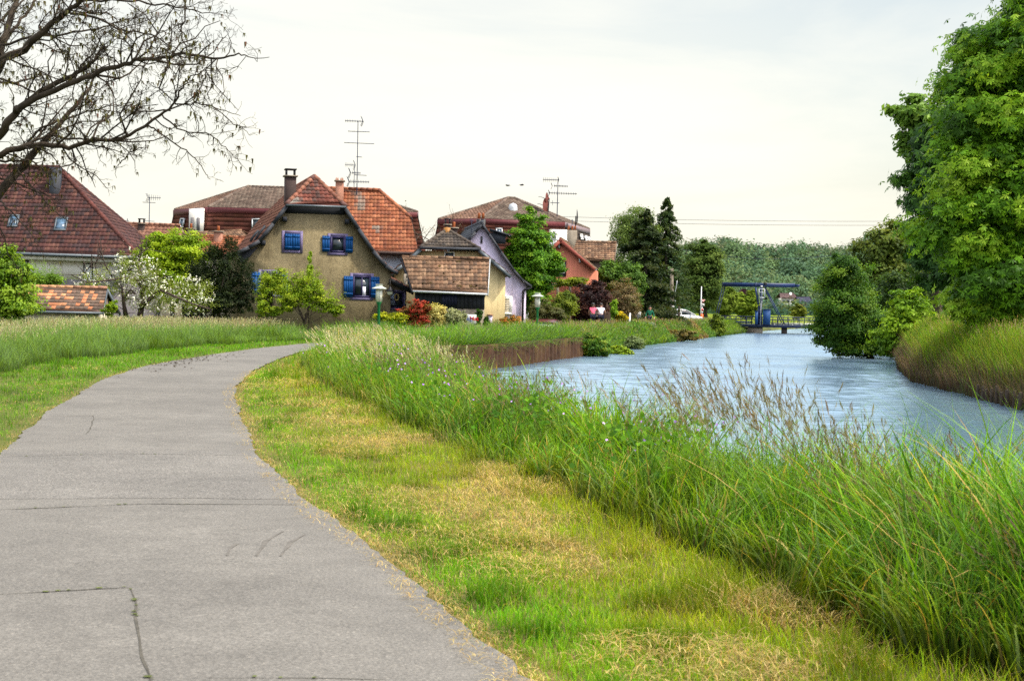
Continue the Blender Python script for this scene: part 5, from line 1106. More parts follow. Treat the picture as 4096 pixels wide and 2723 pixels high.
def mansard(label, zoom, Y, eaves, ref, apex, apexR, dA, extras, top=None):
    """eave corners as picture points; all lie at the height of the reference corner, so their depths follow"""
    f = Fac(*Z(zoom, [eaves[ref]])[0], Y, 3); t = thing('apartment_building', f.P(0, 0) * np.array([1, 1, 0]) + (0, 0, -1), label, 'building', 'apartment blocks with mansard roofs')
    zE = f.p[2]; E = [ground(*Z(zoom, [p])[0], zE) for p in eaves]; pp = lambda p, off=0: f.pt(*Z(zoom, [p])[0], off)
    A0 = at(*Z(zoom, [apex])[0], Y + dA); n = norm(np.cross(E[ref + 1] - E[ref], A0 - E[ref])); A1 = plane_pt(*Z(zoom, [apexR])[0], A0, n)
    Bk = E[-1] + (A0 + A1 - E[ref] - E[ref + 1]) * np.array([1, 1, 0]) * .9; Bk[2] = zE; Bk2 = E[0] + np.array([1.5, 9, 0.])
    m = MB(); CL = [(.27, .16, .11), (.24, .14, .095)]
    for i in range(len(E) - 1):
        if i < ref: tile_roof(m, [E[i], E[i + 1], A0], CL, w=.4, h=.45, amp=.04, lift=.06, seed=110 + i)
        elif i == ref: tile_roof(m, [E[i], E[i + 1], A1, A0], MANSARD, w=.36, h=.42, amp=.04, lift=.06, seed=110 + i)
        else: tile_roof(m, [E[i], E[i + 1], A1], MANSARD, w=.36, h=.42, amp=.04, lift=.06, seed=110 + i)
    for P in ([E[-1], Bk, A1], [Bk, Bk2, A0, A1], [Bk2, E[0], A0]): m.poly(P, MANSARD[0])
    for i, e in enumerate(E): ridge(m, A0 if i <= ref else A1, e, MANSARD, .16)
    ridge(m, A0, A1, MANSARD, .16); rf = m.build('roof', M['tile'], t)
    c = sum(E) / len(E); c = (c + Bk + Bk2) / 3; ring = E + [Bk, Bk2]; nr = len(ring); O = []
    def off(a, b): d = norm((b - a)[:2]); q = np.array([d[1], -d[0]]); q = q if np.dot(q, (a - c)[:2]) > 0 else -q; return q
    for i in range(nr):
        a, b, d = ring[i - 1], ring[i], ring[(i + 1) % nr]; q = off(a, b) + off(b, d); q = q / max(np.dot(q, off(b, d)), .35) * .75; O.append(b + np.array([q[0], q[1], -4.2]))
    RED = [(.12, .038, .027), (.10, .034, .025), (.14, .05, .032)]; m = MB()
    for i in range(len(E) - 1): tile_roof(m, [O[i], O[i + 1], E[i + 1] - (0, 0, .45), E[i] - (0, 0, .45)], RED if i <= ref else [(.075, .055, .043), (.09, .065, .05)], w=.9, h=.42, amp=.012, lift=.06, flat=True, seed=115 + i)
    for i in range(len(E) - 1, nr): m.poly([O[i], O[(i + 1) % nr], ring[(i + 1) % nr], ring[i]], RED[0])
    m.build('mansard', M['tile'], t); m = MB()
    for i in range(nr): plank(m, ring[i], ring[(i + 1) % nr], .5, .25, (0, 0, 1), (.12, .026, .03) if i <= ref else (.22, .16, .17))
    m.build('fascia', M['tint'], rf); m = MB(); V = [np.array([c[0] + (o[0] - c[0]) * .94, c[1] + (o[1] - c[1]) * .94, o[2] + .1]) for o in O]; m.prism([np.array([v[0], v[1], -1.]) for v in V], np.array([0, 0, V[0][2] + 1.])); m.build('wall', M['white_wall'], t)
    extras(t, f, pp, E, O, rf)
def ex_left(t, f, pp, E, O, rf):
    # stair tower block in the slope, two slit windows
    a, b = pp((1622, 505), .7), pp((1742, 498), .7); zb = pp((1700, 715), .7)[2]; m = MB()
    m.prism([np.array([a[0], a[1], zb]), np.array([b[0], b[1], zb]), b, a], f.b * 4.5); d = m.build('dormer', M['white_wall'], t)
    for x0, x1 in ((1636, 1660), (1688, 1714)):
        p, q = pp((x0, 580), .71), pp((x1, 690), .71); m = MB(); m.box(p, f.ex, f.n, (0, 0, 1), (0, np.dot(q - p, f.ex)), (0, .02), (q[2] - p[2], 0)); m.build('window', M['grey_wall'], d)
    roofwin(t, (O[0], O[1], E[0]), ZA, (1546, 590, 1580, 668), M['galv'], M['skyglass']); roofwin(t, (O[1], O[2], E[1]), ZA, (2160, 592, 2258, 690), M['galv'], M['glass'])
mansard('brown tiled mansard block with pale stair tower, rising behind the ochre house chimney', ZA, 140, [(1495, 515), (1790, 492), (3580, 535)], 1, (2130, 316), (3000, 345), 7.5, ex_left)
def ex_right(t, f, pp, E, O, rf):
    a, b = pp((1075, 572), -.1), pp((1222, 578), -.1); m = MB(); m.prism([a - (0, 0, 4), b - (0, 0, 4), b, a], f.b * 1.5); m.build('bay', M['white_wall'], t)
    fb = Fac(1700, 1000, 100, 0); fb.p = a; fb.ex, fb.n, fb.b = f.ex, f.n, f.b
    q = Z(ZC, [(1088, 585), (1125, 668)]); window(t, fb, (*q[0], *q[1]), (M['white_paint'], M['glass']), bars=(1, 0), fw=.08)
    m = MB(); p, q = pp((1085, 660), .6), pp((1222, 668), .6)
    for dz in (0, -.5): m.tube([p + (0, 0, dz), q + (0, 0, dz)], .05, 5)
    for k in range(9): u = p + (q - p) * k / 8; m.tube([u, u - (0, 0, .9)], .035, 4)
    m.build('balcony_rail', M['galv'], t)
    q0, z = pp((1257, 715), -.5), pp((1257, 582), -.5)[2]; chimney(t, q0, .98, .8, z - q0[2], M['concrete'], pots=(-.3, .05, .32), F=f)
    m = MB(); q = pp((755, 395), -4); m.lathe(q, [(.45, -.4), (.45, .1), (.35, .4), (0, .55)], 12); m.build('vent_cowl', M['galv'], rf, smooth=True)
    for x0, x1, y in ((1328, 1346, 615), (1366, 1384, 628), (1392, 1408, 638)): roofwin(t, (O[2], O[3], E[2]), ZC, (x0, y, x1, y + 48), M['white_paint'], M['white_paint'])
    roofwin(t, (O[1], O[2], E[1]), ZC, (607, 566, 662, 622), M['galv'], M['skyglass'])
    # satellite dishes
    s0, s1 = pp((1056, 432), -5), pp((1066, 308), -5); D = thing('dish_mast', s0, 'mast carrying two rust red satellite dishes on the apartment block', 'satellite dish'); m = MB(); m.tube([s0 - (0, 0, .4), s0, s1], .06, 6); m.build('pole', M['black_metal'], D)
    for p, r, sx in (((1047, 367), .72, .45), ((1056, 305), .55, .28)):
        c = pp(p, -4.9); m = MB(); A = np.arange(20) / 20 * 6.2832; V = [c + (.12, .12, 0)]; F_ = []
        for ring in (.5, 1.): V += [c + np.array([math.cos(k) * r * sx * ring - .12 * ring * ring, math.cos(k) * r * ring * .75, math.sin(k) * r * ring]) for k in A]
        k = np.arange(20); k2 = (k + 1) % 20; m.add(V, [np.stack([0 * k, 1 + k, 1 + k2], 1), np.stack([1 + k, 21 + k, 21 + k2, 1 + k2], 1)], (.16, .045, .035)); m.tube([c + (.05, 0, -.2), c + (-.75, 0, .12), c + (-.95, 0, .1)], .03, 4, (.2, .2, .2)); m.build('dish', M['tint'], D, smooth=True)
    a0, a1 = pp((1133, 455), -5), pp((1141, 148), -5)
    antenna('roof_antenna', 'aerial mast with three booms on the apartment block beside the red dishes', a0, a1, [(.99, -1.5, .1, 8, .5, True, .1), (.82, -.4, 1.0, 9, .3, True, -.55), (.62, -.9, 1.9, 12, .35, True, -.8), (.35, -.7, .2, 2, .5, True, None)], .045)
    a0, a1 = pp((1258, 600), -.6), pp((1264, 492), -.6); antenna('roof_antenna', 'bare lightning rod beside the grey triple chimney', a0, a1, [(.95, -.1, .1, 1, .2, True, None)], .04)
    a0 = pp((1292, 530), -3); D = thing('dish_mast', a0, 'single dark satellite dish seen edge-on at the far end of the mansard roof', 'satellite dish'); m = MB(); m.tube([a0 - (0, 0, .5), a0 + (0, 0, .8)], .06, 6); m.build('pole', M['black_metal'], D); m = MB(); m.lathe((0, 0, 0), [(0, .12), (.5, .08), (.8, 0), (.5, .05), (0, .08)], 16); V = m.v[0]; m.v[0] = np.stack([V[:, 2], V[:, 1] * .9, V[:, 0]], 1) + a0 + (.1, 0, .7); m.build('dish', M['black_metal'], D, smooth=True)
mansard('brown tiled mansard block with dishes and aerials on its ridge, behind the lilac house', ZC, 145, [(115, 490), (480, 482), (1197, 512), (1408, 574)], 1, (714, 306), (765, 308), 7.5, ex_right)
# ------------------------------------------------------------------ trees and shrubs
def leaves(mb, C, N, s, col, asp=.5, jit=.15, mat=0, fold=.18):
    """rhombic leaves folded along the midrib"""
    n = len(C); s = np.broadcast_to(s, (n,)); T = norm(np.cross(N, R.normal(0, 1, (n, 3)))); B = np.cross(N, T)
    s_ = s[:, None] * R.uniform(.7, 1.3, (n, 1))
    a, b, c, d = C - T * s_ * .5, C + B * s_ * asp * .5 + N * s_ * fold * .5 - T * s_ * .05, C + T * s_ * .5 - N * s_ * .1, C - B * s_ * asp * .5 + N * s_ * fold * .5 - T * s_ * .05
    V = np.stack([a, b, c, d], 1).reshape(-1, 3); o = np.arange(n)[:, None] * 4
    mb.add(V, [np.concatenate([o + np.array([[0, 1, 2]]), o + np.array([[0, 2, 3]])])], np.repeat(col, 4, 0), mat)
def palmate(mb, C, N, s, col, k=5):
    """chestnut style compound leaves: k leaflets drooping round a stalk"""
    n = len(C); T = norm(np.cross(N, R.normal(0, 1, (n, 3)))); B = np.cross(N, T)
    for i in range(k):
        a = (i - (k - 1) / 2) * 1.05; d = T * math.cos(a) + B * math.sin(a); d = norm(d - np.array([0, 0, .55])); L = s * (1 - .12 * abs(i - (k - 1) / 2)) * R.uniform(.8, 1.2, n)
        w = norm(np.cross(d, N)); q0, q1 = C, C + d * L[:, None]; md = C + d * L[:, None] * .62
        V = np.stack([q0, md + w * L[:, None] * .17, q1, md - w * L[:, None] * .17], 1).reshape(-1, 3)
        mb.add(V, np.arange(n * 4).reshape(-1, 4), np.repeat(col * R.uniform(.85, 1.15, (n, 1)), 4, 0))
def blobs_from_boxes(boxes, Y, dr=.9):
    """picture boxes -> ellipsoids (centre, radii) at distance Y (or per-box distance)"""
    o = []
    for b in boxes:
        y = b[4] if len(b) > 4 else Y; c = at((b[0] + b[2]) / 2, (b[1] + b[3]) / 2, y); rx = (b[2] - b[0]) / 2 / F * y; rz = (b[3] - b[1]) / 2 / F * y
        o.append((c, np.array([rx, max(.3, min(rx, rz * 1.4)) * dr, rz])))
    return o
def crown_pts(blobs, n, clump=.17, inner=.25, flat=.6, nclump=None, lump=.25, seed=0):
    rr = np.random.default_rng(seed); vol = np.array([np.prod(b[1]) ** .72 for b in blobs]); w = vol / vol.sum(); C, N, K = [], [], []
    for (c, r), q in zip(blobs, w):
        m = int(n * q); kc = max(6, int((nclump or 70) * q * len(blobs) ** .5)) ; d = norm(rr.normal(0, 1, (kc, 3))); rad = (.55 + .47 * rr.random(kc) ** .4) * (1 + rr.normal(0, lump * .5, kc))
        cc = d * rad[:, None]; j = rr.integers(kc, size=m); off = rr.normal(0, 1, (m, 3)) * clump * np.array([1, 1, flat]); p = cc[j] + off
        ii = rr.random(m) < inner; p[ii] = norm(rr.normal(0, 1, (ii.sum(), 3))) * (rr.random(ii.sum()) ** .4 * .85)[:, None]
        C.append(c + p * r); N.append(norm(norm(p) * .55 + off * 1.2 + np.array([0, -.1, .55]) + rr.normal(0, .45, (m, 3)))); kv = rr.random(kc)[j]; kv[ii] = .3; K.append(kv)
    return np.concatenate(C), np.concatenate(N), np.concatenate(K)
FOL = np.array((1.6, 1.6, 1.05))
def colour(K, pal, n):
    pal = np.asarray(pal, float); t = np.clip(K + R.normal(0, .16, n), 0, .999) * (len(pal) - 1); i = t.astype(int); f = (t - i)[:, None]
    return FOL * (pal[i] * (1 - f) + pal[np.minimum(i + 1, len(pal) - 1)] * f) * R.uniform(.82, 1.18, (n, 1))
def limb(mb, a, b, r0, r1, col, bend=.12, n=6, sides=6, rr=random):
    a, b = np.asarray(a, float), np.asarray(b, float); t = np.linspace(0, 1, n); L = np.linalg.norm(b - a); o = np.array([rr.uniform(-1, 1), rr.uniform(-1, 1), rr.uniform(-.3, .6)]) * L * bend
    P = a + (b - a) * t[:, None] + o * (np.sin(t * np.pi))[:, None] + np.array([[rr.uniform(-1, 1) * L * .015 for _ in range(3)] for _ in t]) * (t * (1 - t) * 4)[:, None]
    mb.tube(P, r0 + (r1 - r0) * t ** .8, sides, col); return P
BK = (.075, .058, .042)
def tree(name, label, cat, boxes, Y, n, leaf, pal, group=None, base=None, bz=None, trunk=.18, bark=BK, clump=.17, inner=.25, flat=.6, nclump=None, limbs=10, asp=.55, compound=False, lump=.25, dr=.9, mat='leaf', seed=1, trunk_px=None, extra=None, flatleaf=None):
    bl = blobs_from_boxes(boxes, Y, dr); cx = np.average([b[0] for b in bl], axis=0, weights=[np.prod(b[1]) for b in bl])
    if base is None: base = (cx[0], cx[1])
    z0 = float(tz(np.array([base[0]]), np.array([base[1]]))[0]) if bz is None else bz; foot = np.array([base[0], base[1], z0])
    t = thing(name, foot, label, cat, group); random.seed(seed)
    m = MB(); top = cx + (0, 0, .35 * bl[0][1][2])
    fork = foot + (cx - foot) * .45; limb(m, foot - (0, 0, .3), fork, trunk * 1.25, trunk * .8, bark, .05, 7, 8)
    limb(m, fork, top, trunk * .8, trunk * .15, bark, .08, 7, 6)
    for i in range(limbs):
        c, r = bl[i % len(bl)]; d = norm(np.array([random.gauss(0, 1), random.gauss(0, 1), random.gauss(.3, .6)])); e = c + d * r * .8; s = foot + (top - foot) * random.uniform(.3, .7); P = limb(m, s, e, trunk * .42, trunk * .06, bark, .12, 6, 5)
        for _ in range(2): q = P[random.randint(2, 4)]; limb(m, q, c + norm(d + np.array([random.gauss(0, .7) for _ in range(3)])) * r * .85, trunk * .2, trunk * .04, bark, .12, 5, 4)
    m.build('trunk', M['bark'], t, smooth=True)
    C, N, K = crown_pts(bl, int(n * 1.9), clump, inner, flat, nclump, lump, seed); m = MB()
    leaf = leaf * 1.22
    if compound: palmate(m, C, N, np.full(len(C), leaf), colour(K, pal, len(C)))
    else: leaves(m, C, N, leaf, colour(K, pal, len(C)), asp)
    if extra: extra(m, bl, t)
    m.build('crown', M[mat], t)
    return t
def spike_shoots(m, bl, n, h, leaf, pal, bark, per=46, lean=.25, seed=3, tm=None):
    """upright shoots clad with small leaves (young fruit trees)"""
    rr = np.random.default_rng(seed)
    for i in range(n):
        c, r = bl[i % len(bl)]; a = rr.uniform(0, 6.283); q = rr.random() ** .5; p = c + np.array([math.cos(a) * r[0] * q * .8, math.sin(a) * r[1] * q * .8, r[2] * rr.uniform(-.6, .5)])
        d = norm(np.array([math.cos(a) * q * lean * 2.2 + rr.normal(0, .12), math.sin(a) * q * lean + rr.normal(0, .1), 1.])); L = h * rr.uniform(.6, 1.2)
        if tm is not None: tm.tube([p - d * .2, p + d * L], [.02, .006], 4, bark)
        u = rr.random(per) ** .8; C = p + d * (u * L)[:, None] + rr.normal(0, .055 + .05 * (1 - u)[:, None], (per, 3)); N = norm(rr.normal(0, 1, (per, 3)) + (0, -.4, .5))
        leaves(m, C, N, leaf * R.uniform(.7, 1.3, per) * (1 - .4 * u), colour(u * .8 + .1, pal, per), .5)

P_CH = [(.026, .07, .006), (.05, .125, .008), (.085, .19, .010), (.135, .25, .014), (.20, .30, .03)]
P_DK = [(.013, .04, .010), (.022, .062, .014), (.035, .088, .016), (.06, .125, .022)]
P_MAP = [(.03, .085, .008), (.055, .14, .010), (.085, .185, .012), (.14, .24, .02)]
P_YG = [(.075, .13, .008), (.125, .195, .010), (.18, .25, .014), (.24, .29, .025)]
P_MID = [(.035, .06, .012), (.06, .09, .016), (.085, .115, .022), (.12, .14, .03)]
P_SPR = [(.008, .016, .008), (.013, .026, .010), (.02, .036, .012), (.036, .045, .014)]
P_BUSH = [(.02, .05, .008), (.04, .085, .010), (.075, .125, .012), (.14, .18, .018)]

# opposite bank: the big trees at the edge of the picture
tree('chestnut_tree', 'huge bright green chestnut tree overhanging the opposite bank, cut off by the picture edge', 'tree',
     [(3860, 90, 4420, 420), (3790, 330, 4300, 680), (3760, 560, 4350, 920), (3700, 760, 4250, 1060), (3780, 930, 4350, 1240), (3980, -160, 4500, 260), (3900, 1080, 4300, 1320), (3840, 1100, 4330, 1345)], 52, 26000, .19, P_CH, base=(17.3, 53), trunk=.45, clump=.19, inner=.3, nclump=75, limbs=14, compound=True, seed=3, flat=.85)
tree('chestnut_tree', 'dark leaved chestnut tree behind the huge bright green one', 'tree',
     [(3780, 150, 4060, 480), (3740, 380, 4040, 720), (3640, 600, 3960, 900), (3650, 780, 3980, 1060), (3720, 960, 4050, 1200), (3680, 520, 3900, 760)], 66, 14000, .24, P_DK, base=(19.8, 67), trunk=.4, clump=.18, nclump=46, compound=True, seed=4)
tree('ash_tree', 'light feathery tree top leaning out from behind the dark chestnut', 'tree',
     [(3590, 368, 3760, 520), (3575, 470, 3730, 620), (3640, 560, 3800, 760), (3680, 380, 3830, 600)], 76, 5200, .26, [(.05, .11, .02), (.09, .17, .03), (.15, .24, .05)], base=(21.8, 78), trunk=.25, clump=.22, inner=.1, nclump=26, seed=5)
tree('oak_tree', 'brownish green round tree farther along the opposite bank', 'tree', [(3440, 900, 3640, 1130), (3530, 880, 3720, 1120), (3420, 1000, 3700, 1220)], 118, 9000, .26, P_MID, trunk=.3, nclump=60, clump=.15, seed=6, base=(29.5, 118))
tree('poplar_tree', 'slim upright tree rising between the brownish oak and the dark chestnut', 'tree', [(3620, 860, 3720, 1020), (3660, 830, 3740, 980), (3590, 930, 3760, 1120)], 128, 4500, .24, [(.03, .06, .02), (.06, .10, .03), (.09, .13, .04)], trunk=.2, nclump=40, seed=7, base=(35.5, 128))
tree('hedge_shrub', 'dark green thicket between the willow bush and the chestnut trees', 'shrub', [(3440, 1080, 3680, 1340), (3600, 1060, 3860, 1330), (3780, 1120, 4060, 1320)], 92, 9000, .17, [(.012, .03, .006), (.025, .055, .008), (.05, .09, .012)], trunk=.12, nclump=70, seed=8, base=(24.2, 92), clump=.14)
tree('willow_bush', 'large rounded dark green bush leaning over the water', 'shrub', [(3265, 1030, 3500, 1290), (3238, 1130, 3530, 1400), (3300, 1010, 3450, 1180), (3330, 1230, 3560, 1420), (3290, 1290, 3600, 1435), (3250, 1240, 3420, 1410)], 83, 34000, .105, [(.018, .055, .007), (.035, .09, .010), (.06, .13, .012), (.11, .18, .018)], trunk=.14, nclump=120, clump=.12, inner=.3, limbs=14, seed=9, base=(19.6, 83), bz=-.7, lump=.2)
tree('elder_bush', 'fresh yellow green elder bush beside the large rounded one', 'shrub', [(3520, 1220, 3700, 1400), (3570, 1160, 3740, 1300), (3500, 1290, 3620, 1430)], 76, 3600, .17, [(.05, .11, .008), (.09, .18, .010), (.15, .25, .014), (.21, .31, .03)], trunk=.1, nclump=44, clump=.2, inner=.15, flat=.4, seed=10, base=(19.7, 76.5), bz=-.1)

# trees round the bridge
tree('willow_tree', 'tall light green tree with leaning dark trunk beside the lifting bridge', 'tree', [(2735, 975, 2890, 1120), (2720, 1060, 2895, 1230), (2780, 960, 2870, 1060)], 178, 5200, .30, [(.035, .062, .018), (.055, .09, .024), (.085, .12, .035)], trunk=.5, nclump=50, clump=.16, inner=.2, seed=11, base=(22.3, 178), bark=(.035, .03, .022), mat='leaf_far')
tree('birch_tree', 'small green tree seen through the slanting strut of the lifting bridge', 'tree', [(2865, 1150, 2950, 1240), (2850, 1185, 2930, 1262)], 196, 2600, .3, [(.05, .085, .015), (.085, .125, .02), (.12, .165, .03)], trunk=.15, nclump=36, seed=12, mat='leaf_far')
tree('birch_tree', 'rounded pale green tree directly behind the bridge tower', 'tree', [(2945, 1175, 3030, 1240), (2925, 1205, 3030, 1265), (2985, 1160, 3030, 1220)], 204, 3600, .32, [(.06, .10, .012), (.10, .15, .018), (.15, .20, .03)], trunk=.15, nclump=40, seed=13, mat='leaf_far')
tree('copper_beech', 'distant dark purple tree at the foot of the wooded hill', 'tree', [(2955, 1160, 2995, 1215)], 330, 900, .5, [(.03, .012, .03), (.05, .02, .045)], trunk=.2, nclump=24, seed=14, mat='leaf_far', bz=0)
tree('field_tree', 'lone small bushy tree standing on the field past the bridge', 'tree', [(3165, 1228, 3220, 1272), (3175, 1218, 3212, 1255)], 235, 1600, .32, [(.06, .085, .014), (.10, .12, .02), (.13, .14, .03)], trunk=.12, nclump=26, seed=15, mat='leaf_far', bz=0)
tree('willow_bush', 'leafy bush at the water edge just before the lifting bridge', 'shrub', [(2825, 1275, 2897, 1355), (2845, 1250, 2885, 1300), (2770, 1300, 2860, 1355)], 141, 2600, .17, [(.045, .075, .01), (.08, .12, .012), (.13, .17, .02)], trunk=.06, nclump=36, seed=16, bz=-.4)

tree('bramble_bush', 'green bramble bush hanging over the end of the rusty sheet piling', 'shrub', [(2312, 1335, 2400, 1425), (2350, 1350, 2440, 1440)], 77.6, 2600, .10, [(.02, .06, .008), (.045, .11, .012), (.09, .16, .015), (.16, .17, .02)], trunk=.03, nclump=50, seed=17, bz=-.5, limbs=4)
tree('reed_clump', 'bright yellow green waterside clump just past the bramble bush', 'shrub', [(2430, 1385, 2520, 1428)], 82, 1100, .12, [(.08, .14, .01), (.14, .21, .014), (.2, .26, .02)], trunk=.02, nclump=24, seed=18, bz=-.8, limbs=3)
tree('sallow_bush', 'silvery grey green bush low on the bank of the towpath', 'shrub', [(2490, 1345, 2580, 1400)], 93, 1500, .11, [(.07, .10, .05), (.11, .15, .08), (.15, .19, .12)], trunk=.02, nclump=30, seed=19, bz=-.5, limbs=3)
tree('dogwood_bush', 'brownish olive bush on the bank below the white hatchback', 'shrub', [(2640, 1320, 2740, 1375), (2700, 1315, 2790, 1365)], 116, 2200, .14, [(.06, .06, .02), (.11, .10, .035), (.14, .09, .045), (.08, .10, .02)], trunk=.03, nclump=40, seed=20, bz=-.4, limbs=4)
# conifers and garden trees by the towpath
def spruce(label, px, ytop, ybot, wpx, Y, n, pal, seed, droop=.35):
    foot = at(px, ybot, Y); z0 = 0.; foot[2] = z0; top = at(px, ytop, Y); H = top[2] - z0; Rm = wpx / 2 / F * Y * 2.3; t = thing('spruce_tree', foot, label, 'tree', 'spruces by the towpath'); rr = np.random.default_rng(seed)
    m = MB(); m.tube([foot - (0, 0, .2), foot + (0, 0, H * .5), top], [.26, .16, .02], 7, BK); m.build('trunk', M['bark'], t)
    m = MB(); k = int(H * 15); tier = .10 + .9 * rr.random(k) ** .8; C, N, K = [], [], []
    for q in tier:
        z = H * (.05 + .95 * q); r = Rm * (1 - q) ** .66 * rr.uniform(.4, 1.1) + .12; a = rr.uniform(0, 6.283); j = max(10, int(n / k * (r / Rm + .25) * 2.6)); u = rr.random(j) ** .7; d = np.array([math.cos(a), math.sin(a), 0]); sd = np.array([-math.sin(a), math.cos(a), 0])
        P = foot + d * (u * r)[:, None] + sd * (rr.normal(0, .16, j) * (.3 + u * r * .5))[:, None]; P[:, 2] = foot[2] + z - u * r * droop + rr.normal(0, .07, j) + .12 * u ** 3 * r - np.abs(rr.normal(0, .14, j)) * u
        C.append(P); N.append(norm(rr.normal(0, .6, (j, 3)) + (0, -.2, .8) + d * .4)); K.append(np.full(j, rr.random()) * .6 + u * .4)
    C, N, K = map(np.concatenate, (C, N, K)); leaves(m, C, N, .30, colour(K, pal, len(C)), .45); m.build('crown', M['leaf'], t)
spruce('broad dark brownish spruce beside the utility pole', 2577, 838, 1265, 185, 128, 11000, P_SPR, 21)
spruce('taller spruce with ragged tip and loose hanging branches, behind the broad dark one', 2660, 792, 1265, 125, 160, 11000, [(.012, .028, .012), (.02, .042, .016), (.032, .055, .02), (.05, .07, .025)], 22, .5)
def weep(m, bl, t):
    rr = np.random.default_rng(5)
    for i in range(170):
        c, r = bl[rr.integers(len(bl))]; a = rr.uniform(0, 6.283); p = c + np.array([math.cos(a) * r[0] * .95, math.sin(a) * r[1] * .9, r[2] * rr.uniform(-.2, .75)]); L = rr.uniform(.8, 2.4); u = rr.random(26)
        C = p + np.array([0, 0, -1.]) * (u * L)[:, None] + rr.normal(0, .1, (26, 3)); leaves(m, C, norm(rr.normal(0, 1, (26, 3)) + (0, -.5, .2)), .15, colour(u * .6, [(.07, .11, .035), (.11, .16, .05), (.15, .2, .07)], 26), .5)
tree('weeping_birch', 'grey green weeping birch rising behind the spruces', 'tree', [(2440, 850, 2600, 1010), (2480, 812, 2620, 960), (2440, 940, 2600, 1150)], 146, 7000, .17, [(.06, .095, .03), (.09, .14, .045), (.13, .18, .06)], trunk=.2, nclump=40, clump=.2, inner=.3, seed=23, extra=weep, bark=(.3, .29, .26), base=(11.6, 146), bz=0)
tree('maple_tree', 'dense bright green maple in front of the salmon house', 'tree', [(2030, 900, 2215, 1060), (2060, 838, 2170, 980), (2010, 980, 2240, 1150), (2040, 1080, 2200, 1250), (2160, 1000, 2262, 1110)], 101, 17000, .155, P_MAP, trunk=.2, nclump=120, clump=.13, inner=.3, lump=.3, seed=24, bz=-.5, flat=.5)
tree('plum_bush', 'round dark purple bush behind the two cyclists', 'shrub', [(2290, 1130, 2440, 1290), (2330, 1120, 2420, 1200), (2280, 1180, 2400, 1300)], 106, 8000, .125, [(.012, .005, .008), (.022, .008, .012), (.038, .012, .016), (.06, .022, .02)], trunk=.1, nclump=90, clump=.12, seed=25, bz=-.3)
tree('lilac_bush', 'faded pinkish brown bush next to the round purple one', 'shrub', [(2435, 1120, 2555, 1260), (2420, 1160, 2575, 1270)], 112, 6000, .10, [(.07, .06, .035), (.12, .085, .06), (.17, .12, .09), (.07, .09, .03)], trunk=.09, nclump=80, clump=.13, inner=.4, seed=26, bz=-.2)
tree('hazel_tree', 'mid green bushy tree in front of the tiled side wing', 'tree', [(2385, 1040, 2475, 1150), (2460, 1050, 2570, 1170), (2520, 1090, 2580, 1220)], 115, 6500, .15, [(.03, .07, .014), (.055, .115, .02), (.09, .155, .03)], trunk=.1, nclump=80, seed=27, bz=-.2)
tree('flowering_broom', 'low broom bush covered in yellow flowers by the towpath', 'shrub', [(2455, 1245, 2495, 1285), (2480, 1252, 2515, 1290)], 109, 1500, .10, [(.08, .10, .01), (.35, .28, .008), (.48, .37, .01)], trunk=.03, nclump=26, seed=28, bz=-.1, limbs=4)
tree('spindle_shrub', 'small bright leafy sapling at the edge of the purple bush', 'shrub', [(2445, 1205, 2470, 1265)], 104, 500, .16, [(.06, .13, .01), (.12, .22, .015), (.18, .28, .03)], trunk=.03, nclump=14, seed=29, bz=-.1, limbs=4)
tree('garden_shrub', 'loose olive shrub under the pergola', 'shrub', [(2190, 1180, 2300, 1280), (2240, 1160, 2300, 1230)], 99, 4200, .11, [(.04, .07, .01), (.08, .115, .012), (.13, .16, .02)], trunk=.06, nclump=50, seed=30, bz=-.4)
tree('garden_shrub', 'brownish grey shrub beside the second lamp post', 'shrub', [(2120, 1200, 2200, 1290), (2180, 1230, 2260, 1300)], 95, 3800, .10, [(.05, .055, .028), (.085, .085, .04), (.06, .08, .03)], trunk=.05, nclump=50, seed=31, bz=-.5)
tree('pergola_vine', 'yellow green vine trained over the pergola of the salmon house', 'climber', [(2215, 1115, 2290, 1145), (2270, 1108, 2345, 1140)], 108.5, 1700, .14, [(.06, .09, .008), (.13, .16, .012), (.2, .22, .02)], trunk=.04, nclump=30, seed=32, bz=-.5, limbs=4, dr=2.5)

# around the ochre house and the barn
tree('photinia_bush', 'bright red leaved bush in front of the barn corner', 'shrub', [(1580, 1225, 1650, 1295), (1635, 1200, 1715, 1290), (1600, 1250, 1720, 1310)], 73, 4600, .085, [(.05, .055, .012), (.11, .035, .014), (.20, .022, .016), (.30, .035, .028)], trunk=.04, nclump=80, clump=.13, seed=41, bz=-.2, limbs=6)
tree('variegated_bush', 'cream and green variegated bush beside the red one', 'shrub', [(1690, 1210, 1780, 1300), (1700, 1240, 1800, 1310)], 73.5, 3400, .075, [(.10, .10, .03), (.34, .31, .15), (.46, .42, .22), (.13, .09, .03)], trunk=.04, nclump=70, seed=42, bz=-.2, limbs=6)
tree('lavender_bush', 'low grey green cushion bush beside the advertising board', 'shrub', [(1775, 1240, 1850, 1300), (1810, 1245, 1870, 1310)], 73.5, 3000, .075, [(.10, .12, .08), (.19, .21, .15), (.27, .29, .22)], trunk=.03, nclump=60, seed=43, bz=-.2, limbs=5)
tree('euphorbia_clump', 'low yellow green flowering clump at the foot of the lamp post', 'shrub', [(1500, 1250, 1560, 1285), (1540, 1252, 1625, 1295)], 72.5, 2200, .07, [(.11, .15, .006), (.22, .25, .006), (.32, .33, .012)], trunk=.02, nclump=40, seed=44, bz=-.1, limbs=3)
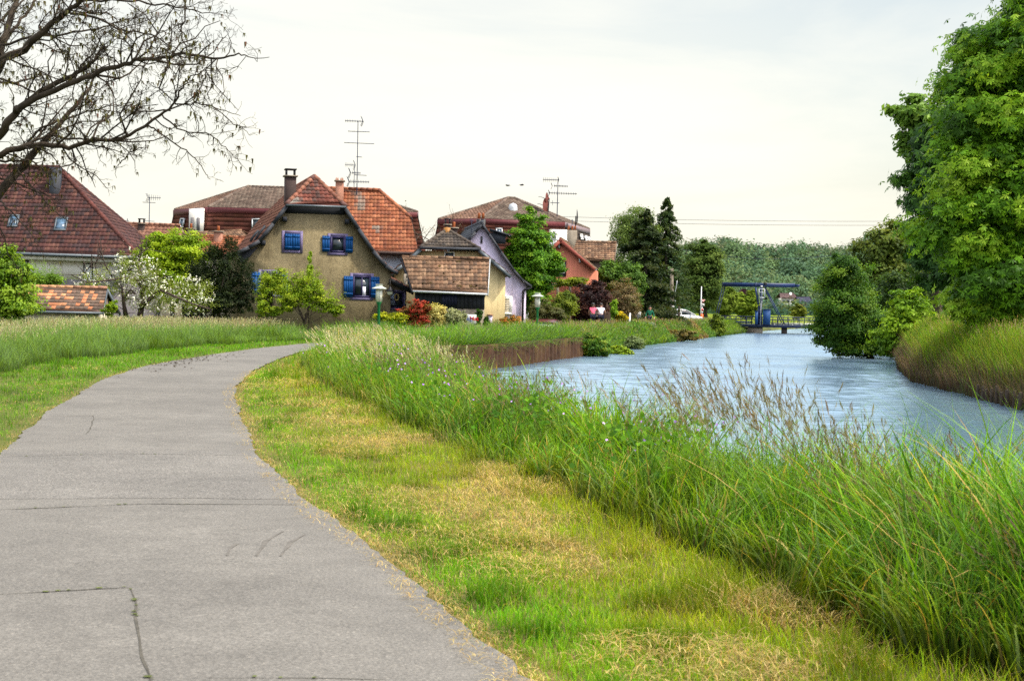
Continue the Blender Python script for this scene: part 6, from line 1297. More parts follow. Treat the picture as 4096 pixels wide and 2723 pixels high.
tree('ivy', 'dark ivy climbing the concrete base of the barn', 'climber', [(1890, 1245, 1925, 1300), (1905, 1235, 1930, 1275), (1935, 1260, 1955, 1300)], 77.8, 900, .12, [(.015, .04, .006), (.03, .075, .010)], trunk=.02, nclump=20, seed=45, bz=-.3, limbs=3, dr=.5)
tree('rose_bush', 'small bush with salmon orange shoots in front of the lilac wall', 'shrub', [(2000, 1265, 2045, 1305), (2035, 1262, 2080, 1308)], 82, 1300, .07, [(.09, .10, .02), (.22, .14, .03), (.42, .14, .05), (.11, .13, .03)], trunk=.02, nclump=30, seed=46, bz=-.1, limbs=4)

# meadow edge: orchard
def apple():
    bx = [(470, 1080, 700, 1250), (600, 1110, 860, 1260), (440, 1000, 560, 1150), (300, 1080, 470, 1200), (540, 1020, 640, 1120)]; Y = 68; bl = blobs_from_boxes(bx, Y, .8); foot = at(500, 1262, Y); foot[2] = -1.1
    t = thing('apple_tree', foot, 'spreading apple tree covered in white blossom', 'tree'); random.seed(8); m = MB()
    A = lambda px, py, dy=0: at(px, py, Y + dy); bark = (.075, .055, .045)
    L = [[(505, 1270), (497, 1225), (490, 1180), (489, 1145)], [(560, 1262), (572, 1200), (566, 1120), (555, 1050), (550, 1020)], [(558, 1235), (600, 1195), (640, 1160), (700, 1185), (770, 1215), (850, 1240)], [(572, 1160), (605, 1125), (650, 1115)], [(570, 1150), (545, 1120), (500, 1110), (440, 1120), (350, 1130), (285, 1100)], [(553, 1060), (500, 1090), (470, 1120)], [(490, 1200), (520, 1160), (545, 1175)], [(550, 1030), (575, 1005), (592, 990)], [(355, 1130), (340, 1090), (375, 1045)], [(390, 1110), (380, 1060), (398, 1010)], [(450, 1110), (420, 1060), (405, 1000)]]
    for i, l in enumerate(L):
        P = np.array([A(a, b, (k * .25) * (1 if i % 2 else -1)) for k, (a, b) in enumerate(l)]); r0 = [.13, .14, .11, .06, .075, .04, .05, .03, .03, .025, .025][i]; m.tube(P, np.linspace(r0, .02, len(P)), 6, bark)
        for _ in range(10):
            k = random.randrange(1, len(P)); q = P[k - 1] + (P[k] - P[k - 1]) * random.random(); limb(m, q, q + np.array([random.gauss(0, .5), random.gauss(0, .5), random.gauss(.25, .45)]), .022, .006, bark, .1, 4, 4)
    m.build('trunk', M['bark'], t, smooth=True)
    C, N, K = crown_pts(bl, 11000, .13, .2, .7, 110, .3, 9); m = MB(); leaves(m, C, N, .075, colour(K, [(.08, .11, .02), (.13, .17, .03), (.18, .22, .06)], len(C)), .5); m.build('crown', M['leaf'], t)
    C, N, K = crown_pts(bl, 800, .16, .25, .8, 160, .3, 9); m = MB()
    for k in range(4): o = R.normal(0, .028, C.shape); leaves(m, C + o, norm(o + (0, -.02, .02)), .062, pick([(.60, .59, .48), (.50, .50, .38), (.66, .64, .56)], len(C)), .85)
    m.build('blossom', M['petal'], t)
apple()
tree('box_elder', 'broad yellow green tree behind the apple blossom', 'tree', [(555, 960, 720, 1110), (640, 925, 830, 1080), (600, 1040, 800, 1200), (570, 920, 680, 1010)], 80, 12500, .125, [(.07, .13, .006), (.125, .20, .008), (.19, .27, .012), (.26, .33, .02)], trunk=.15, nclump=90, clump=.15, seed=52, bz=-1.2)
def yew_extra(m, bl, t):
    rr = np.random.default_rng(2)
    for c, r in bl:
        for i in range(26):
            a = rr.uniform(0, 6.283); q = rr.random() ** .5; p = c + np.array([math.cos(a) * r[0] * q * .85, math.sin(a) * r[1] * q * .85, r[2] * (.55 + .35 * (1 - q))]); L = rr.uniform(.3, .7); u = rr.random(60)
            C = p + np.array([rr.normal(0, .1), rr.normal(0, .1), 1.]) * (u * L)[:, None] + rr.normal(0, 1, (60, 3)) * (.10 * (1.1 - u))[:, None]; leaves(m, C, norm(rr.normal(0, 1, (60, 3)) + (0, -.3, .4)), .075, colour(u * .5 + rr.random() * .4, [(.008, .014, .006), (.014, .024, .009), (.024, .034, .012)], 60), .4)
tree('yew_tree', 'very dark upright yew with several pointed lobes', 'tree', [(730, 1060, 850, 1250), (800, 990, 900, 1240), (860, 960, 960, 1230), (940, 1070, 1020, 1250), (780, 1150, 980, 1265)], 73, 15000, .075, [(.006, .012, .005), (.011, .02, .008), (.018, .03, .010), (.03, .042, .014)], trunk=.14, nclump=150, clump=.10, inner=.35, seed=53, bz=-1., dr=.8, extra=yew_extra, limbs=12)
def young(label, boxes, Y, shoots, h, n, seed, px):
    f0 = at(px, 1262, Y)
    def ex(m, bl, t): spike_shoots(m, bl, shoots, h, .085, P_YG, (.06, .045, .035), seed=seed)
    return tree('cherry_tree', label, 'tree', boxes, Y, n, .085, P_YG, group='young fruit trees before the ochre house', base=(f0[0], Y), bz=-.9, trunk=.055, nclump=60, clump=.15, inner=.25, seed=seed, extra=ex, limbs=10, bark=(.07, .05, .04))
young('small yellow green fruit tree with thin dark trunk before a half hidden blue shutter', [(1035, 1090, 1110, 1190), (1080, 1070, 1150, 1180), (1030, 1150, 1090, 1240)], 71, 26, .5, 2200, 61, 1080)
young('yellow green fruit tree with tall spiky upright shoots against the ochre wall', [(1130, 1110, 1240, 1230), (1190, 1090, 1300, 1240), (1270, 1190, 1370, 1250), (1110, 1180, 1200, 1250)], 70, 62, .85, 4200, 62, 1215)
tree('cherry_tree', 'tall single leafy shoot standing above the spiky fruit tree', 'tree', [(1232, 1000, 1246, 1060), (1222, 1050, 1252, 1130)], 70.4, 420, .085, P_YG, bz=-.9, trunk=.03, nclump=14, seed=63, limbs=3, inner=.4)
tree('low_bush', 'low bright yellow green bush under the small fruit trees', 'shrub', [(1025, 1205, 1075, 1265), (1060, 1225, 1130, 1262), (1300, 1225, 1370, 1262)], 70, 1700, .08, P_YG, trunk=.02, nclump=34, seed=64, bz=-.8, limbs=4)
tree('hazel_bush', 'bushy green shrub with a few rusty leaves against the picture edge, overlapping the garden shed', 'shrub', [(-120, 1000, 110, 1160), (-100, 1110, 150, 1290), (20, 1050, 130, 1140), (-160, 1180, 90, 1320)], 50, 9500, .105, [(.04, .085, .008), (.075, .14, .010), (.12, .20, .012), (.17, .25, .03)], trunk=.07, nclump=90, seed=65, bz=-.6, limbs=10)
def pear_ex(m, bl, t): spike_shoots(m, bl, 40, .75, .08, [(.06, .13, .012), (.10, .19, .02), (.15, .24, .04)], BK, seed=66)
tree('pear_tree', 'loose green pear tree with upright shoots behind the garden shed', 'tree', [(60, 1080, 170, 1170), (140, 1090, 250, 1170)], 66, 2600, .085, [(.06, .12, .012), (.10, .18, .02), (.14, .23, .03)], trunk=.06, nclump=50, seed=67, bz=-1.2, extra=pear_ex)
tree('spring_shoot', 'short sprig of yellow green leaves beside the gable of the garden shed', 'shrub', [(410, 1215, 455, 1265), (430, 1200, 470, 1250)], 60, 500, .09, P_YG, trunk=.02, nclump=14, seed=68, bz=-1.1, limbs=3)

# ---------------------------------------------------------------- leafless and budding trees
TW = .0047
LIM = None
def pxof(p): d = RM.T @ (np.asarray(p) - EYEP); return CX + F * d[0] / -d[2]
def grow(mb, P, r, depth, rr, tips, wig=.16, ratio=.62, kids=3.2, bark=BK, sag=0., up=0.):
    """P polyline; side twigs recursively, tips collected for buds"""
    P = np.asarray(P, float); L = np.linalg.norm(np.diff(P, axis=0), axis=1).sum(); n = len(P)
    if depth == 0: tips.append((P[-1], norm(P[-1] - P[-2]))); return
    k = max(1, int(rr.poisson(kids * max(L, .25)))) if depth > 1 else max(1, int(rr.poisson(kids * 1.3 * max(L, .3))))
    for _ in range(min(k, 55)):
        u = rr.uniform(.18, 1.) if depth < 3 else rr.uniform(.12, 1.); i = min(int(u * (n - 1)), n - 2); f = u * (n - 1) - i; p = P[i] * (1 - f) + P[i + 1] * f; d = norm(P[i + 1] - P[i])
        rp = np.interp(u, np.linspace(0, 1, n), r); d2 = norm(d * rr.uniform(.35, 1.) + rr.normal(0, .62, 3) + np.array([0, 0, up - sag])); l = max(.12, L * ratio * rr.uniform(.35, .95) * (1 - .35 * u)); m = 5 if depth > 1 else 4
        Q = [p]; dd = d2
        for j in range(m - 1): dd = norm(dd + rr.normal(0, wig * 1.6, 3) + np.array([0, 0, .05 - sag * .35])); Q.append(Q[-1] + dd * l / (m - 1))
        if LIM is not None and pxof(Q[-1]) > LIM + rr.normal(-40, 70): continue
        r0 = min(rp * .7, TW + l * .010); rq = np.linspace(r0, max(TW * .55, r0 * .35), m); mb.tube(Q, rq, 5 if r0 > .012 else 3, np.array(bark) * rr.uniform(.7, 1.3), cap=False)
        grow(mb, Q, rq, depth - 1, rr, tips, wig, ratio, kids, bark, sag, up)
def walnut():
    K = 1100 / 2359; Y0 = 25.; rr = np.random.default_rng(17); foot = np.array([-11.6, 26., -.05])
    t = thing('walnut_tree', foot, 'mossy walnut tree just coming into bud, its bare twigs reaching over the path', 'tree')
    A = lambda a, b, dy: at(a * K, b * K, Y0 + dy)
    trunk_top = A(-330, 1250, .6); bark = (.05, .038, .026)
    limbs_ = [  # traced boughs: (points in picture units, depth drift, start radius, end radius)
        ([(-330, 1250), (-120, 800), (0, 520), (200, 430), (330, 300), (480, 180), (600, 80), (690, 10), (800, -60)], (0, -1.5), .115, .035),
        ([(-330, 1100), (-60, 640), (20, 380), (70, 230), (130, 50), (165, -60)], (.5, 1.5), .12, .055),
        ([(10, 420), (60, 320), (130, 240), (230, 120), (320, -10)], (.8, 2.), .05, .03),
        ([(-330, 1450), (-120, 1290), (0, 1150), (60, 1060), (150, 940), (350, 780), (590, 665), (700, 600), (800, 530), (880, 420), (910, 370)], (0, -1.), .12, .012),
        ([(130, 960), (180, 920), (400, 800), (700, 680), (870, 600), (1050, 560), (1200, 510), (1400, 500), (1600, 460), (1750, 500), (1900, 500), (2040, 470), (2130, 490), (2310, 492)], (-.6, -2.2), .075, .006),
        ([(-330, 1420), (-100, 1350), (0, 1330), (130, 1270), (300, 1250), (450, 1240), (570, 1275), (700, 1235), (800, 1190), (980, 1200), (1200, 1120), (1400, 970), (1500, 900), (1560, 750), (1640, 660), (1760, 580)], (.6, -.8), .085, .010),
        ([(-330, 2000), (-150, 1800), (0, 1650), (200, 1420), (320, 1280), (440, 1140), (560, 1010), (700, 840), (780, 730), (805, 620)], (.2, 1.4), .13, .02),
        ([(560, 90), (600, 110), (820, 150), (1000, 250), (1150, 270), (1300, 300), (1460, 390), (1560, 450)], (-.8, -1.8), .034, .008),
        ([(0, 395), (300, 310), (500, 300), (700, 270), (900, 230), (1000, 190), (1150, 150), (1280, 160)], (.6, 1.4), .034, .008),
        ([(-200, 720), (0, 700), (130, 720), (300, 790)], (0, .8), .035, .02),
        ([(660, 10), (1000, 5), (1250, 20), (1450, 50), (1650, 100), (1800, 110), (1885, 125)], (-1., -2.), .03, .005),
        ([(1585, -60), (1590, 180), (1545, 260), (1600, 450)], (-1.6, -1.9), .020, .014),
        ([(930, 590), (920, 700), (980, 850), (1020, 980), (1040, 1060)], (-1.2, -1.2), .014, .006),
        ([(1260, 1090), (1330, 1100), (1450, 1200), (1600, 1290), (1690, 1370), (1760, 1490), (1800, 1550)], (.0, -.9), .022, .006),
        ([(1380, 980), (1500, 1090), (1650, 1140), (1800, 1140), (1920, 1250), (2000, 1340), (2070, 1425)], (-.2, -1.4), .020, .005),
        ([(1510, 890), (1650, 890), (1810, 900), (1950, 970), (2060, 990)], (-.3, -1.3), .018, .006),
        ([(1810, 900), (1900, 980), (1990, 1060), (2060, 1080), (2120, 1140), (2205, 1165)], (-.6, -1.6), .013, .004),
        ([(1030, 1400), (1100, 1320), (1200, 1270), (1280, 1250)], (0, .4), .014, .008),
        ([(450, 1165), (600, 1195), (760, 1190)], (.5, .6), .03, .02),
        ([(1060, 1180), (1140, 1280), (1090, 1340), (1000, 1430), (990, 1510)], (-.1, .1), .013, .005),
        ([(0, 1385), (150, 1380), (260, 1375), (350, 1430), (420, 1500), (470, 1620)], (.3, -.2), .03, .008),
        ([(150, 1450), (230, 1560), (330, 1660), (420, 1760), (520, 1860), (640, 1930)], (.2, -.6), .022, .006),
        ([(-40, 1700), (60, 1780), (180, 1900), (300, 2050), (380, 2200)], (0, -.5), .022, .006),
        ([(-60, 1500), (80, 1560), (200, 1600), (420, 1680), (560, 1760)], (.5, .2), .025, .006),
        ([(-200, 300), (0, 180), (140, 60), (260, -40)], (1.5, 2.5), .04, .02),
        ([(240, 1210), (380, 1080), (520, 1030), (700, 980), (860, 930), (1000, 900), (1130, 910)], (.5, .9), .03, .010),
        ([(1000, 1040), (1100, 960), (1230, 870), (1340, 790), (1450, 720)], (.4, .2), .014, .006),
        ([(1460, 950), (1300, 960), (1180, 965), (1140, 930)], (0, .3), .02, .008),
    ]
    m = MB(); m.tube([foot - (0, 0, .3), foot + (.1, -.1, .9), foot + (.4, -.3, 1.7), trunk_top + (0, 0, -.2), trunk_top + (.1, 0, .5)], [.36, .27, .23, .2, .13], 10, bark); tk = m.build('trunk', M['bark'], t, smooth=True)
    global LIM
    LIM = 1030; tips = []; m = MB()
    for pts, (d0, d1), r0, r1 in limbs_:
        n = len(pts); P = np.array([A(a, b, d0 + (d1 - d0) * i / (n - 1) + rr.normal(0, .08)) for i, (a, b) in enumerate(pts)])
        # subdivide with a little irregularity
        q = np.linspace(0, n - 1, n * 3); P = np.stack([np.interp(q, np.arange(n), P[:, k]) for k in range(3)], 1); P[1:-1] = (P[:-2] + 2 * P[1:-1] + P[2:]) / 4; P += rr.normal(0, .012, P.shape)
        r = np.linspace(r0, r1, len(P)); r *= .72; m.tube(P, r, 7 if r0 > .04 else 5, np.array(bark) * rr.uniform(.8, 1.2))
        grow(m, P, r, 3 if r0 > .02 else 2, rr, tips, .24, .38, 7.8, bark, .06, .0)
    LIM = None; m.build('branches', M['bark'], t, smooth=True)
    # drooping catkins and unfolding leaves at the twig ends
    T = np.array([a for a, b in tips]); sel = rr.random(len(T)) < .20; T = T[sel]; n = len(T); m = MB()
    for k in range(4):
        keep = rr.random(n) < .8; q = T[keep]; az = rr.uniform(0, 6.283, len(q)); L = rr.uniform(.035, .075, len(q)); col = pick([(.05, .05, .010), (.075, .07, .014), (.04, .032, .012), (.09, .035, .018)], len(q), [.42, .3, .2, .08])
        d = np.stack([np.cos(az) * .55, np.sin(az) * .55, -np.ones(len(q)) * .8], 1); w = np.stack([-np.sin(az), np.cos(az), 0 * az], 1) * (L * .22)[:, None]; mid = q + d * np.array([1, 1, .1]) * (L * .5)[:, None]; end = q + d * L[:, None] * np.array([.95, .95, 1.5])
        V = np.stack([q - w * .5, q + w * .5, mid + w, end + w * .2, end - w * .2, mid - w], 1); o = np.arange(len(q))[:, None] * 6; m.add(V.reshape(-1, 3), [np.concatenate([o + np.array([[0, 1, 2, 5]]), o + np.array([[5, 2, 3, 4]])])], np.repeat(col, 6, 0))
    m.build('leaves', M['leaf'], t)
    # moss tufts on the old wood
walnut()
def bare(name, label, foot, top, Y, seed, depth=3, r=.09, spread=1., bark=(.07, .055, .04), buds=None, kids=1.5):
    rr = np.random.default_rng(seed); f = at(*foot, Y); f[2] = -.5; e = at(*top, Y); t = thing(name, f, label, 'tree'); m = MB(); tips = []
    mid = f + (e - f) * .55; m.tube([f, f + (e - f) * .3 + (.1, 0, 0), mid], [r, r * .8, r * .65], 6, bark)
    for _ in range(7):
        d = norm(np.array([rr.normal(0, .55 * spread), rr.normal(0, .4), 1.])); L = np.linalg.norm(e - mid) * rr.uniform(.7, 1.1); P = [mid - (e - f) * rr.uniform(0, .15)]; dd = d
        for j in range(6): dd = norm(dd + rr.normal(0, .18, 3)); P.append(P[-1] + dd * L / 6)
        q = np.linspace(r * .4, .02, 7); m.tube(P, q, 5, bark); grow(m, P, q, depth - 1, rr, tips, .2, .5, kids, bark, 0, .1)
    m.build('trunk', M['bark'], t, smooth=True)
    if buds:
        T = np.array([a for a, b in tips]); T = T[rr.random(len(T)) < .7]; m = MB(); leaves(m, T, norm(rr.normal(0, 1, T.shape)), .12, pick(buds, len(T)), .5); m.build('crown', M['leaf'], t)
bare('robinia_tree', 'nearly bare crooked tree above the dark half-hipped roof of the yellow house', (1800, 1000), (1790, 800), 118, 71, 3, .13, 1.3, buds=[(.10, .08, .02), (.16, .10, .015)])
bare('robinia_tree', 'bare twiggy tree at the end of the orange roof', (1660, 1000), (1640, 830), 112, 72, 3, .09, 1., buds=[(.07, .06, .02)])
bare('bare_tree', 'small pale bare tree between the mansard block and the weeping birch', (2405, 1010), (2410, 915), 165, 73, 3, .08, 1.1, (.16, .14, .11))

# ---------------------------------------------------------------- wooded hill far behind
hx = np.linspace(-60, 620, 90); hy = np.linspace(540, 1150, 40); HX, HY = np.meshgrid(hx, hy)
def hillz(x, y):
    ax = np.interp(x / np.maximum(y, 1) * 680, [-60, 60, 78, 95, 104, 115, 126, 140, 160, 185, 230, 420], [0, 16, 22, 23.5, 22.5, 19.5, 22, 19.5, 26, 31, 38, 50])
    return (ax + 1.4 * (fbm(x * .02, y * .02, 131) - .5)) * sstep(548, 680, y) * (1 - .3 * sstep(800, 1150, y)) - .3
g = MB(); ii = np.arange(HX.size).reshape(HX.shape); g.add(np.stack([HX.ravel(), HY.ravel(), hillz(HX, HY).ravel()], 1), np.stack([ii[:-1, :-1], ii[:-1, 1:], ii[1:, 1:], ii[1:, :-1]], -1).reshape(-1, 4), (.04, .065, .04)); tag(g.build('hills', M['soil'], smooth=True), kind='structure')
mb = MB(); tk = MB(); rr = np.random.default_rng(33); PF = [[(.032, .072, .062), (.05, .10, .075)], [(.045, .08, .055), (.078, .12, .062)], [(.028, .058, .06), (.04, .075, .072)], [(.07, .09, .055), (.095, .12, .06)], [(.06, .062, .052), (.085, .08, .058)]]  # bluish greens carry the distance haze in their colour
for i in range(760):
    y = 545 + 145 * rr.random() ** .9; x = y * rr.uniform(.085, .30)
    if y > 660 and rr.random() < .3: continue
    z = float(hillz(np.array(x), np.array(y))); h = rr.uniform(6.5, 13) * (.9 if y > 655 else 1); w_ = rr.uniform(3.6, 6.6); p = np.array(PF[rr.choice(5, p=[.3, .25, .22, .13, .10])]) * rr.uniform(.7, 1.35); bare_ = y > 640 and rr.random() < .25
    k = 45 if bare_ else int(rr.uniform(170, 230)); c = np.array([x, y, z + h * .62]); q = norm(rr.normal(0, 1, (k, 3))) * (rr.uniform(.55, 1.05, (k, 1))) * np.array([w_, w_, h * .42]); q[:, 2] += rr.normal(0, .5, k)
    leaves(mb, c + q, norm(q / np.array([w_, w_, h * .5]) + (0, -.1, .5) + rr.normal(0, .35, (k, 3))), rr.uniform(.9, 1.4), colour(rr.random(k) * .35 + .3, np.asarray(p) * .72 + np.array((.030, .047, .034)), k), .7)  # more haze blended into each crown colour
    if y > 630: tk.tube([(x, y, z), (x + rr.normal(0, .3), y, z + h * .9)], [.28, .08], 4, (.09, .08, .075))
    if bare_:
        for _ in range(7): a = np.array([x, y, z + h * rr.uniform(.4, .8)]); tk.tube([a, a + (rr.normal(0, 1.6), 0, rr.uniform(1.5, 3.5))], [.12, .05], 3, (.10, .09, .085))
fo = tag(mb.build('forest', M['leaf_far']), 'mixed spring forest covering the far hillside', 'forest', kind='stuff'); k = tk.build('forest_trunks', M['bark'], None); tag(k, 'pale bare trunks and twigs along the skyline of the far hill', 'forest', kind='stuff')
# far meadow hedge line and bushes at the foot of the hill
mb = MB()
for i in range(170):
    y = rr.uniform(395, 520); x = y * rr.uniform(.10, .235); w_ = rr.uniform(2, 4.5); h = rr.uniform(2, 5.5); k = 90; q = norm(rr.normal(0, 1, (k, 3))) * rr.uniform(.5, 1.05, (k, 1)) * np.array([w_, w_, h * .55]); leaves(mb, np.array([x, y, h * .5]) + q, norm(q + (0, -.5, 1) + rr.normal(0, .3, (k, 3))), rr.uniform(.6, 1.), colour(rr.random(k), PF[rr.integers(4)], k), .7)
tag(mb.build('hedgerow', M['leaf_far']), 'hazy belt of bushes between the field and the wooded hill', 'hedge', kind='stuff')
# ------------------------------------------------------------------ sheet piling, bridge, street furniture, people, cars
def piling():
    # corrugated steel sheets along the dyke
    P = BANK[(BANK[:, 1] >= 56) & (BANK[:, 1] < 78)]; d = np.concatenate([[0], np.cumsum(np.linalg.norm(np.diff(P, axis=0), axis=1))]); t = np.arange(0, d[-1], .1)
    Q = np.stack([np.interp(t, d, P[:, i]) for i in (0, 1)], 1); T = norm(np.gradient(Q, axis=0)); N = np.stack([T[:, 1], -T[:, 0]], 1); ph = (t % .8) / .8; o = np.clip(np.abs((ph * 4) % 4 - 2) - .5, 0, 1) * .16
    Q = Q + N * (o + .02)[:, None]; zt = .06 + .02 * noise(t * .4, t * 0, 3); V = np.concatenate([np.c_[Q, np.full(len(Q), -1.6)], np.c_[Q, zt], np.c_[Q - N * .12, zt]]); n = len(Q); i = np.arange(n - 1)
    m = MB(); m.add(V, [np.concatenate([np.stack([i, i + 1, n + i + 1, n + i], 1), np.stack([n + i, n + i + 1, 2 * n + i + 1, 2 * n + i], 1)])])
    o = m.build('sheet_piling', M['rust'], None, loc=(Q[0][0], Q[0][1], -.9)); tag(o, 'rusty corrugated steel sheet piling holding up the grassy dyke', 'retaining wall')
    # wooden stakes along the opposite bank
    P = interp_curve(RBANK, 1500); j = 0; prev = None; src = None
    for x, y in P:
        if y < 31 or y > 45: continue
        if prev is not None and np.hypot(x - prev[0], y - prev[1]) < R.uniform(.2, .42): continue
        prev = (x, y); j += 1
        if src is None:
            m = MB(); m.tube([(0, 0, -.7), (0, 0, -.05), (.01, 0, .48)], [.06, .055, .05], 7, (.055, .042, .032)); m.lathe((.01, 0, .48), [(.05, 0), (.025, .02), (0, .022)], 7, (.09, .07, .05)); o = m.build('bank_stake', M['bark'], None, loc=(0, 0, 0)); src = o
        else: o = src.copy(); COL.objects.link(o)
        o.location = (x - .06 + R.normal(0, .02), y, -1.0 + R.uniform(-.12, .12)); o.rotation_euler = (R.normal(0, .05), R.normal(0, .05), R.uniform(0, 6)); s = R.uniform(.85, 1.15); o.scale = (s, s, 1)
        tag(o, 'dark old timber stake in the row holding the opposite bank', 'stake', 'timber stakes along the opposite bank')
piling()

def bridge():
    Y = 166.; f = Fac(3040, 1300, Y, -9.2); zz = (2860, 1100, 400 / 2359); X = lambda x, y=900: f.xz(*Z(zz, [(x, y)])[0])[0]; ZZ = lambda y, x=1080: f.xz(*Z(zz, [(x, y)])[0])[1]
    t = thing('lifting_bridge', f.P(X(1080), 0) * np.array([1, 1, 0]) + (0, 0, -.9), 'blue steel lifting bridge with overhead balance beam across the canal', 'bridge')
    zb0, zb1 = ZZ(265), ZZ(188); bm = lambda: MB(); W = 5.6
    def bx(m, x, z, o, c=None): f.box(m, x, z, o, c)
    # twin balance beams (front and rear frame) with cross ties
    for off in (-W, 0):
        m = bm(); bx(m, (X(152), X(1870)), (zb0, zb1), (off - .18, off + .18)); bx(m, (X(1872), X(1985)), (zb0 + .05, zb1 - .09), (off - .16, off + .16)); bb = m.build('balance_beam', M['bridge_blue'], t)
    m = bm()
    for x in (170, 1100, 1830): bx(m, (X(x), X(x) + .3), (zb0 + .08, zb1 - .08), (-W + .19, -.19))
    m.build('cross_tie', M['bridge_blue'], t)
    m = bm(); bx(m, (X(1138), X(1210)), (zb1 - .22, zb1 + .06), (.18, .34)); m.tube([f.P((X(1138) + X(1210)) / 2, zb1 - .08, .3), f.P((X(1138) + X(1210)) / 2, zb1 - .08, .46)], .12, 12); m.build('bearing', M['black_metal'], bb)
    # tower
    zd = ZZ(1165)
    for off in (0, -W): m = bm(); bx(m, (X(1050), X(1110)), (zd, zb0 + .02), (off - .17, off + .17)); bx(m, (X(1012), X(1050)), (zd, ZZ(720)), (off - .17, off + .12)); m.build('tower', M['bridge_blue'], t)
    for off in (0, -W):
        m = bm()
        for dx in ((0,) if off == 0 else (20,)): m.tube([f.P(X(172 + dx), zb0 + .02, off), f.P(X(25 + dx), ZZ(930), off), f.P(X(-10 + dx), ZZ(1120), off)], .055, 6)
        m.build('hanger', M['bridge_dark'], t)
        m = bm()
        for dx in ((48,) if off == 0 else (5,)): m.tube([f.P(X(1160 + dx * .2), ZZ(300 + dx * -.3), off), f.P(X(1612 + dx), ZZ(1165), off)], .062, 6)
        m.build('back_stay', M['bridge_blue'], t)
    m = bm(); bx(m, (X(925), X(965)), (ZZ(290), zb1 + .02), (.185, .32)); m.tube([f.P(X(945), ZZ(300), .25), f.P(X(1020), ZZ(700), .25)], .11, 8); m.build('lift_ram', M['bridge_blue'], t)
    # inspection cage with ladder
    m = bm(); x0, x1, z0, z1 = X(1028), X(1160), ZZ(535), ZZ(332)
    for x in (x0, x1): m.tube([f.P(x, z0, .4), f.P(x, z1, .4)], .045, 4); m.tube([f.P(x, z0, .95), f.P(x, z1, .95)], .045, 4)
    for z in (z0, (z0 + z1) / 2 + .1, z1):
        for o in (.4, .95): m.tube([f.P(x0, z, o), f.P(x1, z, o)], .04 if z != z0 else .07, 4)
        for x in (x0, x1): m.tube([f.P(x, z, .4), f.P(x, z, .95)], .035, 4)
    m.tube([f.P((x0 + x1) / 2, z0, .95), f.P((x0 + x1) / 2, z1, .95)], .025, 4); bx(m, (x0, x1), (z0 - .08, z0), (.38, .97)); m.build('cage', M['galv'], t)
    m = bm(); x0, x1, z0, z1 = X(1052), X(1112), ZZ(650), ZZ(545); m.tube([f.P(x0, z0, .5), f.P(x0, z1, .5), f.P(x1, z1, .5), f.P(x1, z0, .5), f.P(x0, z0, .5)], .035, 4)
    for x in (1070, 1088): m.tube([f.P(X(x), zd, .3), f.P(X(x), ZZ(545), .3)], .025, 4)
    for k in range(14): z = zd + (ZZ(560) - zd) * k / 14; m.tube([f.P(X(1070), z, .3), f.P(X(1088), z, .3)], .018, 4)
    m.build('ladder', M['galv'], t)
    m = bm(); c = f.P(X(1087), ZZ(270), .34); m.abox(c, (.2, .14, .17)); m.build('floodlight', M['white_paint'], t)
    # machine cabinets
    for (a, b, y0) in ((1132, 1308, 808), (945, 1012, 848)):
        m = bm(); bx(m, (X(a), X(b)), (zd, ZZ(y0)), (-.5, .5)); c = m.build('cabinet', surf('cabinet_blue', (.012, .06, .19), .6, .06, 1., 10., .05), t)
        m = bm(); bx(m, (X(a) - .03, X(b) + .03), (ZZ(y0) + .003, ZZ(y0) + .05), (-.55, .55)); m.build('lid', M['bridge_blue'], c)
    # deck: edge girder, kerb rails, carriageway
    xa, xe = 19.8 - f.p[0], 44. - f.p[0]; g0, g1 = ZZ(1232), ZZ(1165); m = bm()
    bx(m, (xa, xe), (g0, g1), (.02, .3)); bx(m, (xa, xe), (g0, g1), (-W - .3, -W - .02)); bx(m, (xa, xe), (g1 - .2, g1 - .02), (-W - .02, .02)); m.build('deck', M['bridge_dark'], t)
    m = bm(); bx(m, (X(120), X(890)), (ZZ(1138), ZZ(1098)), (.02, .2)); m.build('pipe', M['bridge_blue'], t)
    m = bm(); bx(m, (X(1330), X(2500)), (ZZ(1150), ZZ(1120)), (-.4, -.3)); m.build('kerb_rail', M['galv'], t)
    m = bm()
    for k in range(7): x = X(1390 + k * 215); bx(m, (x, x + .15), (ZZ(1175), ZZ(1152)), (-.38, -.3))
    m.build('kerb_post', M['galv'], t)
    # railings, front and rear
    for off in (.22, -W - .2):
        m = bm(); hz = (ZZ(962, 400), ZZ(1045, 400)); 
        for z in (ZZ(985), ZZ(1050)): m.tube([f.P(X(-20) if off > 0 else X(-60), z, off), f.P(X(2600), z, off)], .038, 5)
        for x in range(-10, 2600, 125 if off > 0 else 250):
            m.tube([f.P(X(x), g1, off), f.P(X(x), ZZ(985), off)], .042, 4)
        for x in range(150, 900, 26): 
            if off > 0: m.tube([f.P(X(x), ZZ(1085), off), f.P(X(x), ZZ(985), off)], .010, 3)
        m.build('railing', M['bridge_dark'], t)
    # piers
    m = bm(); bx(m, (X(780), X(1135)), (-.9 - f.p[2] - .6, ZZ(1245)), (-W, .1)); m.tube([f.P(X(775), -.9 - f.p[2] - .5, -.3), f.P(X(780), ZZ(1240), -.3)], .2, 8); p = m.build('pier', M['concrete'], t)
    m = bm(); 
    for z in (1295, 1335): bx(m, (X(800), X(955)), (ZZ(z + 12), ZZ(z - 12)), (.103, .22))
    m.build('fender', M['wood'], p)
    m = bm(); bx(m, (X(1590), X(1712)), (-.9 - f.p[2] - .6, g0), (-W, .0)); m.build('pier', surf('dark_pier', (.06, .045, .04), .9, .3, 1, 10, .2), t)
